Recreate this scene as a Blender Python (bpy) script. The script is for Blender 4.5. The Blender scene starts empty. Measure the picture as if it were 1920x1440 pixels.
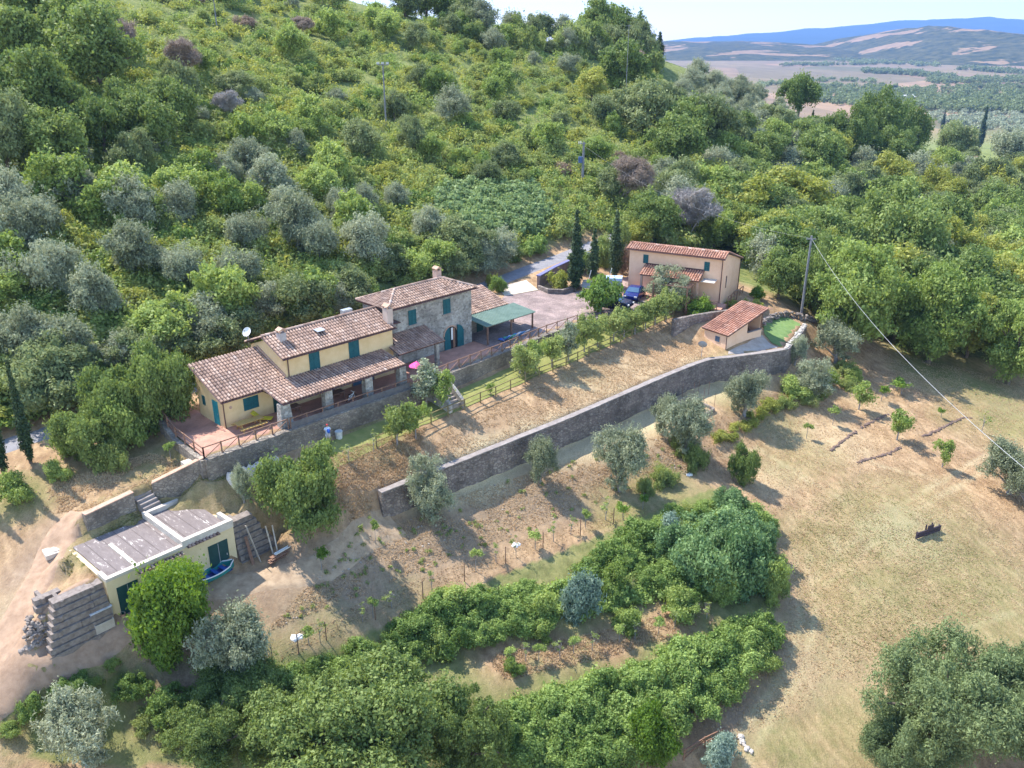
import bpy, bmesh, math, random
import numpy as np
from mathutils import Vector, Matrix, geometry, bvhtree

R_ = math.radians
scene = bpy.context.scene
COL = scene.collection

# ------------------------------------------------------------------ camera
CAM_H = 29.0
PITCH = math.atan(650.0 / 1600.0)
cam_data = bpy.data.cameras.new('camera')
cam_data.sensor_width = 36.0
cam_data.lens = 30.0
cam_data.clip_start = 0.5
cam_data.clip_end = 60000.0
camera = bpy.data.objects.new('camera', cam_data)
COL.objects.link(camera)
camera.location = (0, 0, CAM_H)
camera.rotation_euler = (math.pi / 2 - PITCH, 0, 0)
scene.camera = camera

# ------------------------------------------------------------------ sky, sun, exposure
SUN_EL = R_(53.0)
SUN_DIR = Vector((-0.815 * math.cos(SUN_EL), 0.579 * math.cos(SUN_EL), math.sin(SUN_EL)))
world = bpy.data.worlds.new('World')
scene.world = world
world.use_nodes = True
wn = world.node_tree.nodes
wl = world.node_tree.links
bg = wn['Background']
sky = wn.new('ShaderNodeTexSky')
sky.sky_type = 'NISHITA'
sky.sun_disc = False
sky.sun_elevation = SUN_EL
sky.sun_rotation = math.atan2(SUN_DIR.x, SUN_DIR.y)
sky.altitude = 100.0
sky.air_density = 1.0
sky.dust_density = .25
sky.ozone_density = 1.5
wl.new(sky.outputs[0], bg.inputs[0])
bg.inputs[1].default_value = 0.13
sun_data = bpy.data.lights.new('sun', 'SUN')
sun_data.energy = 2.75
sun_data.angle = R_(0.55)
sun_data.color = (1.0, 0.945, 0.86)
sun = bpy.data.objects.new('sun', sun_data)
COL.objects.link(sun)
sun.rotation_euler = SUN_DIR.to_track_quat('Z', 'Y').to_euler()
sun.location = (0, 0, 200)
scene.view_settings.view_transform = 'Standard'
scene.view_settings.look = 'None'
scene.view_settings.gamma = 1.0
scene.view_settings.exposure = 1.8
scene.view_settings.use_curve_mapping = False
scene.cycles.max_bounces = 9
scene.cycles.diffuse_bounces = 6
scene.cycles.transparent_max_bounces = 8
scene.cycles.volume_bounces = 0

# ------------------------------------------------------------------ measuring the place
CT, SN = math.cos(PITCH), math.sin(PITCH)
def ray(u, v):
    """unit-free viewing direction of a photograph pixel (1920 x 1440)"""
    x = (u - 960) / 1600.0
    y = -(v - 720) / 1600.0
    return np.array([x, CT + SN * y, -SN + CT * y])
def P(u, v, z=0.0):
    """world point at height z seen at a pixel"""
    d = ray(u, v)
    return np.array([0, 0, CAM_H]) + (z - CAM_H) / d[2] * d
TH = R_(45.5)
E1 = np.array([math.cos(TH), math.sin(TH)])
E2 = np.array([-math.sin(TH), math.cos(TH)])
AO = P(424, 805, 0)[:2]
def ST(s, t):
    """farmhouse frame: s along the facade, t away from the viewer"""
    return AO + s * E1 + t * E2
def to_st(x, y):
    d = np.array([x, y]) - AO
    return float(d @ E1), float(d @ E2)

# ------------------------------------------------------------------ value noise
def vnoise(x, y, seed=0):
    x = np.asarray(x, float); y = np.asarray(y, float)
    xi = np.floor(x).astype(np.int64); yi = np.floor(y).astype(np.int64)
    fx = x - xi; fy = y - yi
    fx = fx * fx * (3 - 2 * fx); fy = fy * fy * (3 - 2 * fy)
    def h(a, b):
        n = (a * 374761393 + b * 668265263 + seed * 982451653) & 0x7fffffff
        n = ((n ^ (n >> 13)) * 1274126177) & 0x7fffffff
        return ((n ^ (n >> 16)) & 0xffff) / 65535.0
    a = h(xi, yi); b = h(xi + 1, yi); c = h(xi, yi + 1); d = h(xi + 1, yi + 1)
    return (a * (1 - fx) + b * fx) * (1 - fy) + (c * (1 - fx) + d * fx) * fy - 0.5
def fbm(x, y, seed=0, o=4):
    s = 0; a = 1.0
    for k in range(o):
        s = s + a * vnoise(x * 2 ** k, y * 2 ** k, seed + k * 17); a *= 0.5
    return s

# ------------------------------------------------------------------ terrain survey
SURV = []          # x, y, z
def add_line(pts, step=1.2):
    for (a, b) in zip(pts[:-1], pts[1:]):
        a = np.array(a, float); b = np.array(b, float)
        n = max(1, int(np.linalg.norm((b - a)[:2]) / step))
        for k in range(n):
            SURV.append(tuple(a + (b - a) * k / n))
    SURV.append(tuple(np.array(pts[-1], float)))
def uvl(lst): return [tuple(P(u, v, z)) for (u, v, z) in lst]
def stl(lst): return [tuple(ST(s, t)) + (z,) for (s, t, z) in lst]
def offset_line(pts, d):
    """shift a plan polyline to its right by d"""
    out = []
    n = len(pts)
    for i in range(n):
        a = np.array(pts[max(0, i - 1)][:2]); b = np.array(pts[min(n - 1, i + 1)][:2])
        t = (b - a) / (np.linalg.norm(b - a) + 1e-9)
        out.append((pts[i][0] + t[1] * d, pts[i][1] - t[0] * d))
    return out

ROAD_S = [-60, -40, -20, -10, 0, 15, 30, 42, 54, 63, 73, 85, 95, 115, 150, 200, 260]
ROAD_T = [22, 16, 14, 13.2, 12.2, 12.2, 13, 16, 17.6, 18.4, 17.6, 20.5, 24, 30, 35, 38, 44]
ROAD_Z = [-4, -2.5, -1.6, -0.8, 0, .2, .4, .6, .9, 1.3, 2.5, 3.2, 3.6, 4, 3, 0, -8]
def road_t(s): return np.interp(s, ROAD_S, ROAD_T)
def road_z(s): return np.interp(s, ROAD_S, ROAD_Z)
road_far = [(s, t, z) for s, t, z in zip(ROAD_S, ROAD_T, ROAD_Z)]
road_near = [(s, t - 4.0, z) for s, t, z in zip(ROAD_S, ROAD_T, ROAD_Z)]
add_line(stl(road_far[:13]), 2); add_line(stl(road_near[:13]), 2)

# platform of the farmhouse: terrace and courtyard
W1 = [(-3.8, -3.9), (4, -3.9), (15, -4.0), (22, -3.5), (28, -3.2), (35, -2.8), (40, -2.9), (45, -3.3), (49, -5.0)]
W1Z = [0, 0, 0, 0, 0, .15, .2, .2, .1]
W1B = [-1.65, -1.6, -1.6, -1.5, -1.3, -1.1, -.9, -.7, -.6]
w1xy = [tuple(ST(s, t)) for s, t in W1]
add_line([(p[0], p[1], z) for p, z in zip(offset_line(w1xy, -.42), W1Z)], .5)
w1out = offset_line(w1xy, 0.1)
add_line([(p[0], p[1], z) for p, z in zip(w1out, W1B)], .5)
add_line([(p[0], p[1], z) for p, z in zip(offset_line(w1xy, .9), [z - .05 for z in W1B])], .7)
add_line(stl([(-3.8, -3.6, 0), (-3.4, 2, 0), (-2.8, 5.6, 0), (-1.6, 7.4, 0)]), .7)
add_line(stl([(-4.4, -3.9, -1.3), (-4.1, 1.8, -1.0), (-3.5, 5.6, -.8), (-2.2, 7.8, -.4)]), .7)
for s in range(0, 50, 4):
    for t in (-2, 1, 4, 7):
        SURV.append(tuple(ST(s, t)) + (0.0 if s < 30 else .2 if s < 36 else .3,))
add_line(stl([(50, 7, .5), (56, 7, .5), (62, 5.5, .5), (66, 2, .5), (66, -4, .3), (62, -6, .2), (56, -5.5, .2), (50.5, -4.9, .2)]), 1.5)
for p in [(52, 0, .35), (56, 0, .4), (60, 0, .5), (63, 0, .5), (54, 4, .45), (60, 3, .5), (52, -3, .3), (57, -3, .3)]:
    SURV.append(tuple(ST(p[0], p[1])) + (p[2],))
# lawn and lawn fence line
FENCE = [(2, -7.8, -2.1), (9, -7.6, -2.0), (17, -7.4, -1.9), (25, -7.25, -1.8), (33, -7.2, -1.6), (42, -7.1, -1.3), (50.3, -6.9, -1.0), (53.5, -7.2, -1.0)]
add_line(stl(FENCE), 1.2)
add_line(stl([(-2, -6.5, -2.3), (2, -7.8, -2.1)]), 1.2)
# garden left of the terrace, low garden wall
GW = [(157, 968, -1.8), (248, 925, -1.6), (268, 918, -1.6), (285, 908, -1.6), (383, 862, -.1)]
gwall = uvl(GW)
add_line([(a[0], a[1], p[2] if k < 4 else -.9) for k, (a, p) in enumerate(zip(offset_line([p[:2] for p in gwall], -.35), gwall))], .5)
gout = offset_line([p[:2] for p in gwall], 0.12)
add_line([(p[0], p[1], z) for p, z in zip(gout, [-2.9, -2.9, -2.85, -2.85, -1.75])], .5)
for q in [(58, 868, -1), (8, 890, -1.2), (250, 860, -1.2), (330, 825, -1.05), (200, 895, -1.4), (120, 905, -1.5), (0, 930, -1.8), (60, 950, -2.3), (120, 975, -2.8),
          (0, 1000, -3.2), (130, 1005, -3.2), (240, 975, -3.0), (330, 950, -2.95), (420, 912, -2.0), (100, 1060, -4.0), (50, 1130, -5.2), (10, 1210, -6.5), (-60, 1100, -5.0), (-60, 1000, -3.8),
          (150, 1005, -3.3),  (380, 945, -2.85), (450, 930, -2.6), (500, 930, -2.9), (560, 900, -2.7), (620, 870, -2.2), (680, 880, -2.9),
          (580, 960, -3.9), (640, 960, -4.4), (690, 980, -5.4), (660, 930, -3.6), (530, 985, -4.6), (560, 1010, -5.6), (640, 1010, -6.0),
          (110, 1120, -5.4), (90, 1080, -4.6), (60, 1190, -6.6)]:
    SURV.append(tuple(P(*q)))
for q in [(283, 960, -3.5), (347, 942, -3.5), (180, 1012, -3.5), (230, 990, -3.5), (250, 1020, -3.9), (330, 985, -3.9), (200, 1035, -3.9)]:
    SURV.append(tuple(P(*q)))
def sd_(x, y, z):
    o = P(197, 1087, -3.2)[:2]; h = R_(48.1)
    return (o[0] + x * math.cos(h) - y * math.sin(h), o[1] + x * math.sin(h) + y * math.cos(h), z)
add_line([sd_(-.1, .75, -3.38), sd_(-.1, 5.6, -3.36)], .4)
add_line([sd_(-.1, .75, -3.4), sd_(-1.2, .8, -3.5), sd_(-2.4, .85, -3.7), sd_(-3.4, .95, -4.3), sd_(-4.3, 1.2, -5.2)], .4)
add_line([sd_(-.1, -.05, -6.4), sd_(-1.2, -.05, -6.4), sd_(-3, -.05, -6.45), sd_(-4.6, .0, -6.5)], .4)
add_line([sd_(5.0, 5.85, -3.2), sd_(9.0, 5.75, -3.2)], .5)
add_line([sd_(9.25, .8, -3.5), sd_(10.6, .9, -3.55), sd_(11.8, 1.1, -3.9), sd_(13, 1.5, -4.6)], .4)
add_line([sd_(9.25, .1, -6.4), sd_(11, .1, -6.4), sd_(13, .2, -6.2)], .4)
for q in [(-1.8, 2.5, -3.55), (-3.4, 2.6, -4.1), (-2, 4, -3.6), (-.4, -.7, -6.4), (-2, -.8, -6.45), (-4, -.9, -6.5), (-5.4, -.6, -6.5), (-5.6, 1, -6.3), (.3, -.5, -6.4), (9.4, 2, -3.5), (10.5, 2.6, -3.5), (12, 3, -3.9), (9.4, -.3, -6.4), (10.5, -.4, -6.4), (12, -.5, -6.4), (13.2, 0, -6.1), (.5, 5, -3.5), (3, 5.8, -3.45), (6, 6.3, -3.4), (9, 5.5, -3.4), (1, 3.5, -4), (5, 3.5, -4), (8, 3.5, -4), (-1.5, 5, -3.5)]:
    SURV.append(sd_(*q))
# in front of the shed, drive
for q in [(215, 1150, -6.4), (290, 1110, -6.4), (360, 1085, -6.4), (440, 1062, -6.4), (520, 1045, -6.4), (600, 1062, -6.7), (100, 1230, -7.2), (180, 1195, -6.9), (0, 1285, -7.6), (-80, 1330, -8.0), (220, 1180, -6.8),
          (420, 1110, -6.8), (520, 1110, -7.0), (690, 1010, -6.5), (700, 1040, -6.9), (350, 1150, -7.0)]:
    SURV.append(tuple(P(*q)))
add_line(uvl([(-60, 1370, -8.4), (40, 1305, -8.0), (120, 1265, -7.7), (220, 1215, -7.4), (300, 1190, -7.3), (400, 1180, -7.4)]), 1.5)
add_line(uvl([(-60, 1430, -10.6), (60, 1370, -10.2), (180, 1310, -9.6), (300, 1260, -9.2), (420, 1235, -8.9), (500, 1215, -8.6)]), 1.5)
# long retaining wall
W2 = uvl([(712, 924, -4.0), (790, 893, -3.85), (860, 866, -3.7), (960, 826, -3.5), (1060, 786, -3.25), (1160, 743, -3.0), (1240, 708, -2.8), (1300, 684, -2.6), (1330, 674, -2.5), (1370, 670, -2.45), (1430, 662, -2.35), (1474, 655, -2.3), (1492, 634, -2.25), (1509, 611, -2.2)])
add_line([(p[0], p[1], p[2] - .1) for p in offset_line([q[:2] for q in W2], -0.45) and [(a[0], a[1], q[2]) for a, q in zip(offset_line([q[:2] for q in W2], -0.45), W2)]], .7)
w2out = offset_line([q[:2] for q in W2], 0.12)
W2H = [2.3, 2.4, 2.5, 2.6, 2.65, 2.7, 2.7, 2.65, 2.6, 2.6, 2.6, 2.6, 2.3, 2.0]
w2base = [(a[0], a[1], q[2] - h) for a, q, h in zip(w2out, W2, W2H)]
add_line(w2base, .7)
add_line(uvl([(745, 985, -6.7), (853, 940, -6.5), (907, 912, -6.35), (973, 890, -6.2), (1080, 862, -6.1), (1180, 830, -5.9), (1270, 800, -5.8), (1340, 775, -5.7), (1400, 745, -5.5), (1460, 715, -5.3), (1520, 690, -5.2), (1550, 660, -5.2), (1560, 630, -5.2)]), 1.2)
# foot of the long slope, vine path
add_line(uvl([(510, 1182, -8.3), (655, 1128, -8.4), (760, 1085, -8.4), (880, 1042, -8.4), (980, 1002, -8.4), (1080, 965, -8.3), (1160, 937, -8.2), (1250, 905, -8.1), (1320, 880, -8.0)]), 1.5)
add_line(uvl([(512, 1250, -8.9), (612, 1203, -8.9), (704, 1166, -8.9), (793, 1125, -8.9), (871, 1093, -8.9), (948, 1060, -8.9), (1018, 1032, -8.8), (1088, 1006, -8.7), (1150, 985, -8.6), (1250, 950, -8.4), (1340, 905, -8.2)]), 1.5)
# bank below, second row
add_line(uvl([(560, 1290, -10.6), (700, 1240, -10.9), (930, 1212, -11.2), (1150, 1170, -11.2), (1290, 1130, -11.0), (1400, 1060, -10.6)]), 2)
add_line(uvl([(600, 1330, -11.4), (760, 1290, -11.5), (950, 1272, -11.7), (1150, 1235, -11.7), (1330, 1180, -11.5), (1440, 1100, -11.0)]), 2)
add_line(uvl([(900, 1500, -14.8), (1060, 1470, -14.6), (1240, 1390, -14.3), (1380, 1290, -13.6), (1460, 1200, -12.4), (1500, 1100, -11.6)]), 2)
for q in [(500, 1400, -12.2), (300, 1400, -11.4), (150, 1420, -11.2), (700, 1480, -13.5), (400, 1330, -10.6),
          (1340, 870, -8.0), (1420, 812, -7.6), (1480, 768, -7.3), (1540, 724, -7.1), (1600, 684, -6.9), (1650, 655, -6.8), (1600, 640, -5.9),
          (1450, 950, -9.3), (1600, 900, -9.0), (1740, 995, -10.3), (1900, 700, -9.0), (1760, 700, -8.0), (1900, 950, -10.5), (1500, 1050, -10.9), (1600, 1250, -13.0), (1400, 1400, -14.6), (1780, 1330, -14), (1920, 1200, -12.8),
          (1700, 800, -8.6), (1850, 820, -9.6), (1560, 800, -8.0), (1650, 1050, -10.9), (1800, 1100, -11.6), (1500, 1200, -12.3), (1560, 1420, -15), (1920, 1440, -15.5), (1740, 1440, -15.5),
          (1560, 600, -5.2), (1700, 655, -7.4), (1800, 690, -8.4), (2050, 800, -10), (2050, 1100, -13), (2100, 700, -10.5), (1000, 1600, -16.5), (1400, 1600, -17), (1800, 1600, -17.5), (600, 1600, -15), (200, 1600, -13), (-150, 1500, -11.5), (-200, 1250, -7.5), (-200, 1000, -4),
          # around the garden annexe and the cottage
          (1280, 640, -2.3), (1250, 660, -2.4), (1310, 650, -2.45), (1420, 648, -2.35), (1380, 660, -2.4), (1465, 620, -2.3), (1430, 640, -2.35), (1290, 622, -1.9), (1260, 625, -1.6), (1220, 650, -2.0),
          (1400, 545, -.4), (1420, 565, -.7), (1440, 585, -1.2), (1480, 585, -1.9), (1510, 590, -2.4), (1460, 600, -2.2), (1430, 603, -2.3), (1520, 605, -2.6), (1540, 560, -3.0), (1470, 555, -1.5), (1600, 560, -5.0)]:
    SURV.append(tuple(P(*q)))
add_line(uvl([(1272, 598, .1), (1300, 590, .1), (1345, 585, .0), (1400, 577, -.3), (1425, 575, -.6)]), .8)
add_line(uvl([(1268, 616, -1.5), (1300, 618, -1.9), (1345, 615, -2.2), (1400, 605, -2.25), (1432, 604, -2.25)]), .8)
# right-hand wood
for s, t, z in [(75, -2, -1.2), (75, 8, .8), (78, 14, 1.8), (90, 5, -1.8), (90, -12, -6.2), (105, 0, -4), (105, 18, .8), (110, -30, -9.5), (140, 0, -6.5), (140, 28, -.5), (140, -40, -11), (180, 20, -5), (180, 34, -1), (180, -40, -11), (170, -90, -13), (120, -80, -12), (230, 20, -8), (230, 50, -2), (230, -40, -10), (230, -110, -11), (100, -60, -11), (80, -60, -12.5), (60, -70, -14), (50, -90, -17)]:
    SURV.append(tuple(ST(s, t)) + (z,))
# ------------------------------------------------------------------ hill behind the road, valley, plain
CAP_S = [-200, 0, 60, 100, 121, 136, 154, 170, 183, 192, 203, 215, 240, 300, 380, 500]
CAP_Z = [95, 75, 60, 42, 33.2, 29.6, 27.6, 26.6, 26.2, 25, 20, 15, 4, -18, -42, -60]
VAL_Y = [-200, 60, 100, 200, 330, 400, 500, 700, 1000, 3000]
VAL_Z = [-25, -12, -9.5, -11.5, -9, -12, -25, -42, -50, -50]
def smin(a, b, k):
    h = np.clip(0.5 + 0.5 * (b - a) / k, 0, 1)
    return b * (1 - h) + a * h - k * h * (1 - h)
def hill(x, y):
    d = np.stack([x - AO[0], y - AO[1]], -1)
    s = d @ E1; t = d @ E2
    dd = t - road_t(s)
    z = road_z(s) + 1.6 * (1 - np.exp(-np.maximum(dd, 0) / 2.5)) + np.interp(s, [90, 165, 205], [.335, .46, .44]) * dd + 1.8 * fbm(x / 38.0, y / 38.0, 5, 3) * np.clip(dd / 15, 0, 1)
    z = smin(z, np.interp(s, CAP_S, CAP_Z), 5.0)
    val = np.interp(y + 0.25 * x, VAL_Y, VAL_Z)
    return np.maximum(z, val), dd, s, t
rg = np.random.default_rng(3)
gx, gy = np.meshgrid(np.arange(-180, 300, 9.0), np.arange(40, 420, 9.0))
gx = gx.ravel() + rg.uniform(-2, 2, gx.size); gy = gy.ravel() + rg.uniform(-2, 2, gy.size)
gz, gd, gs, gt = hill(gx, gy)
keep = ((gd > 2.5) & (gs > -90)) | ((gs > 250)) | (gy > 330)
for a, b, c in zip(gx[keep], gy[keep], gz[keep]): SURV.append((a, b, c))
gx, gy = np.meshgrid(np.concatenate([-np.geomspace(300, 9000, 9)[::-1], np.arange(-200, 401, 100), np.geomspace(500, 9000, 12)]), np.concatenate([np.arange(440, 1100, 60), np.geomspace(1200, 16000, 14)]))
gx = gx.ravel(); gy = gy.ravel()
gz, gd, gs, gt = hill(gx, gy)
for a, b, c in zip(gx, gy, gz): SURV.append((a, b, c))
for a, b, c in [(-9000, 0, 60), (-400, 100, 90), (-300, 0, 30), (-9000, -200, 0), (9000, -200, -40), (0, -200, -30), (9000, 200, -50), (600, 0, -40), (400, 200, -20), (300, 60, -18), (-120, 20, -10), (-100, 60, 0), (0, 0, -19), (60, 0, -21), (-60, 0, -15), (120, 60, -16)]:
    SURV.append((a, b, c))

def build_height():
    pts = np.array(SURV)
    rj = np.random.default_rng(1)
    p2 = pts[:, :2] + rj.uniform(-.004, .004, (len(pts), 2))
    v, e, f, ov, oe, of = geometry.delaunay_2d_cdt([Vector(p) for p in p2], [], [], 0, 1e-4)
    zs = [pts[o[0], 2] if o else 0 for o in ov]
    tree = bvhtree.BVHTree.FromPolygons([(q.x, q.y, z) for q, z in zip(v, zs)], [tuple(q) for q in f])
    def axis(lo, hi, step, left, right, g):
        mid = list(np.arange(lo, hi + 1e-6, step))
        a = []; x = lo; st = step
        while x > left: st *= g; x -= st; a.append(max(x, left))
        b = []; x = hi; st = step
        while x < right: st *= g; x += st; b.append(min(x, right))
        return np.array(a[::-1] + mid + b)
    xs = axis(-48, 62, .42, -8800, 8800, 1.07)
    ys = axis(36, 122, .42, -190, 15500, 1.05)
    Z = np.zeros((len(ys), len(xs)))
    dn = Vector((0, 0, -1))
    for j, y in enumerate(ys):
        for i, x in enumerate(xs):
            h = tree.ray_cast(Vector((x, y, 900)), dn)
            Z[j, i] = h[0].z if h[0] is not None else -50
    return xs, ys, Z
GX, GY, GZ = build_height()
XX, YY = np.meshgrid(GX, GY)
def seg_dist(X, Y, line):
    D = np.full(X.shape, 1e9)
    for a, b in zip(line[:-1], line[1:]):
        ax, ay = a[0], a[1]; bx, by = b[0], b[1]
        dx, dy = bx - ax, by - ay
        L = dx * dx + dy * dy + 1e-9
        t = np.clip(((X - ax) * dx + (Y - ay) * dy) / L, 0, 1)
        D = np.minimum(D, np.hypot(X - ax - t * dx, Y - ay - t * dy))
    return D
near = (XX > -60) & (XX < 75) & (YY > 30) & (YY < 135)
wd = np.full(XX.shape, 1e9)
for ln in (w1xy, [p[:2] for p in gwall], [p[:2] for p in W2], [tuple(ST(-3.8, -3.6)), tuple(ST(-2.8, 5.6)), tuple(ST(-1.6, 7.4))]):
    wd[near] = np.minimum(wd[near], seg_dist(XX[near], YY[near], ln))
wd[near] = np.minimum(wd[near], seg_dist(XX[near], YY[near], [sd_(-4.6, .45, 0)[:2], sd_(-.1, .4, 0)[:2], sd_(-.1, 5.6, 0)[:2], sd_(9.2, 5, 0)[:2], sd_(9.2, .5, 0)[:2], sd_(13, .7, 0)[:2]]))
keepz = np.clip((wd - 0.9) / 1.6, 0, 1)
for it in range(14):
    lap = np.zeros_like(GZ)
    lap[1:-1, 1:-1] = (GZ[:-2, 1:-1] + GZ[2:, 1:-1] + GZ[1:-1, :-2] + GZ[1:-1, 2:]) / 4 - GZ[1:-1, 1:-1]
    GZ = GZ + 0.7 * keepz * lap
S_ = (XX - AO[0]) * E1[0] + (YY - AO[1]) * E1[1]
T_ = (XX - AO[0]) * E2[0] + (YY - AO[1]) * E2[1]
gyy, gxx = np.gradient(GZ, GY, GX)
SLOPE = np.hypot(gxx, gyy)
flatm = (T_ > -4) & (T_ < road_t(S_)) & (S_ > -3.8) & (S_ < 66)
rough = np.where(flatm, 0, 1) * np.clip((wd - .6) / 1.0, 0, 1)
GZ = GZ + rough * (0.10 * fbm(XX / 1.3, YY / 1.3, 9, 3) + 0.22 * fbm(XX / 6, YY / 6, 21, 2) + np.clip(SLOPE - .25, 0, .5) * .7 * fbm(XX / .9, YY / .9, 33, 3))
def hz(x, y):
    x = np.asarray(x, float); y = np.asarray(y, float)
    i = np.clip(np.searchsorted(GX, x) - 1, 0, len(GX) - 2)
    j = np.clip(np.searchsorted(GY, y) - 1, 0, len(GY) - 2)
    fx = np.clip((x - GX[i]) / (GX[i + 1] - GX[i]), 0, 1); fy = np.clip((y - GY[j]) / (GY[j + 1] - GY[j]), 0, 1)
    return (GZ[j, i] * (1 - fx) + GZ[j, i + 1] * fx) * (1 - fy) + (GZ[j + 1, i] * (1 - fx) + GZ[j + 1, i + 1] * fx) * fy
KK = np.concatenate([np.arange(25, 160, .12), np.arange(160, 600, .8), np.geomspace(600, 15000, 600)])
def G(u, v):
    """ground point under a photograph pixel"""
    d = ray(u, v)
    p = KK[:, None] * d[None, :]
    below = (CAM_H + p[:, 2]) < hz(p[:, 0], p[:, 1])
    n = int(np.argmax(below)) if below.any() else len(KK) - 1
    k0, k1 = KK[max(n - 1, 0)], KK[n]
    for _ in range(10):
        m = (k0 + k1) / 2
        if CAM_H + m * d[2] < hz(m * d[0], m * d[1]): k1 = m
        else: k0 = m
    q = k1 * d
    return np.array([q[0], q[1], float(hz(q[0], q[1]))])
def depth(p): return p[1] * CT - (p[2] - CAM_H) * SN
def proj(p):
    dep = p[1] * CT - (p[2] - CAM_H) * SN
    up = p[1] * SN + (p[2] - CAM_H) * CT
    return 960 + 1600 * p[0] / dep, 720 - 1600 * up / dep
def in_poly(x, y, poly):
    x = np.asarray(x, float); y = np.asarray(y, float)
    r = np.zeros(x.shape, bool)
    n = len(poly)
    for i in range(n):
        x0, y0 = poly[i][0], poly[i][1]; x1, y1 = poly[(i + 1) % n][0], poly[(i + 1) % n][1]
        c = ((y0 > y) != (y1 > y)) & (x < (x1 - x0) * (y - y0) / ((y1 - y0) if y1 != y0 else 1e-9) + x0)
        r ^= c
    return r
# ------------------------------------------------------------------ materials
def nodes_of(m):
    m.use_nodes = True
    return m.node_tree.nodes, m.node_tree.links, m.node_tree.nodes['Principled BSDF']
def lin(r, g, b):
    f = lambda c: ((c / 255 + .055) / 1.055) ** 2.4 if c / 255 > .04045 else c / 255 / 12.92
    return (f(r), f(g), f(b), 1)
def mk(name, c1, c2=None, scale=3.0, rough=.8, bump=.0, bscale=None, metal=0.0, c3=None, spec=.3):
    m = bpy.data.materials.new(name)
    n, l, b = nodes_of(m)
    b.inputs['Roughness'].default_value = rough
    b.inputs['Metallic'].default_value = metal
    b.inputs['Specular IOR Level'].default_value = spec
    tc = n.new('ShaderNodeTexCoord')
    if c2 is None:
        c2 = tuple(min(1, c * 1.18) for c in c1[:3]) + (1,)
    nz = n.new('ShaderNodeTexNoise'); nz.inputs['Scale'].default_value = scale; nz.inputs['Detail'].default_value = 6; nz.inputs['Roughness'].default_value = .65
    l.new(tc.outputs['Object'], nz.inputs['Vector'])
    rp = n.new('ShaderNodeValToRGB')
    rp.color_ramp.elements[0].position = .34; rp.color_ramp.elements[0].color = c1
    rp.color_ramp.elements[1].position = .66; rp.color_ramp.elements[1].color = c2
    if c3:
        e = rp.color_ramp.elements.new(.8); e.color = c3
    l.new(nz.outputs['Fac'], rp.inputs['Fac'])
    l.new(rp.outputs['Color'], b.inputs['Base Color'])
    if bump:
        n2 = n.new('ShaderNodeTexNoise'); n2.inputs['Scale'].default_value = bscale or scale * 4; n2.inputs['Detail'].default_value = 4
        l.new(tc.outputs['Object'], n2.inputs['Vector'])
        bp = n.new('ShaderNodeBump'); bp.inputs['Strength'].default_value = bump; bp.inputs['Distance'].default_value = .05
        l.new(n2.outputs['Fac'], bp.inputs['Height']); l.new(bp.outputs['Normal'], b.inputs['Normal'])
    return m
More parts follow.
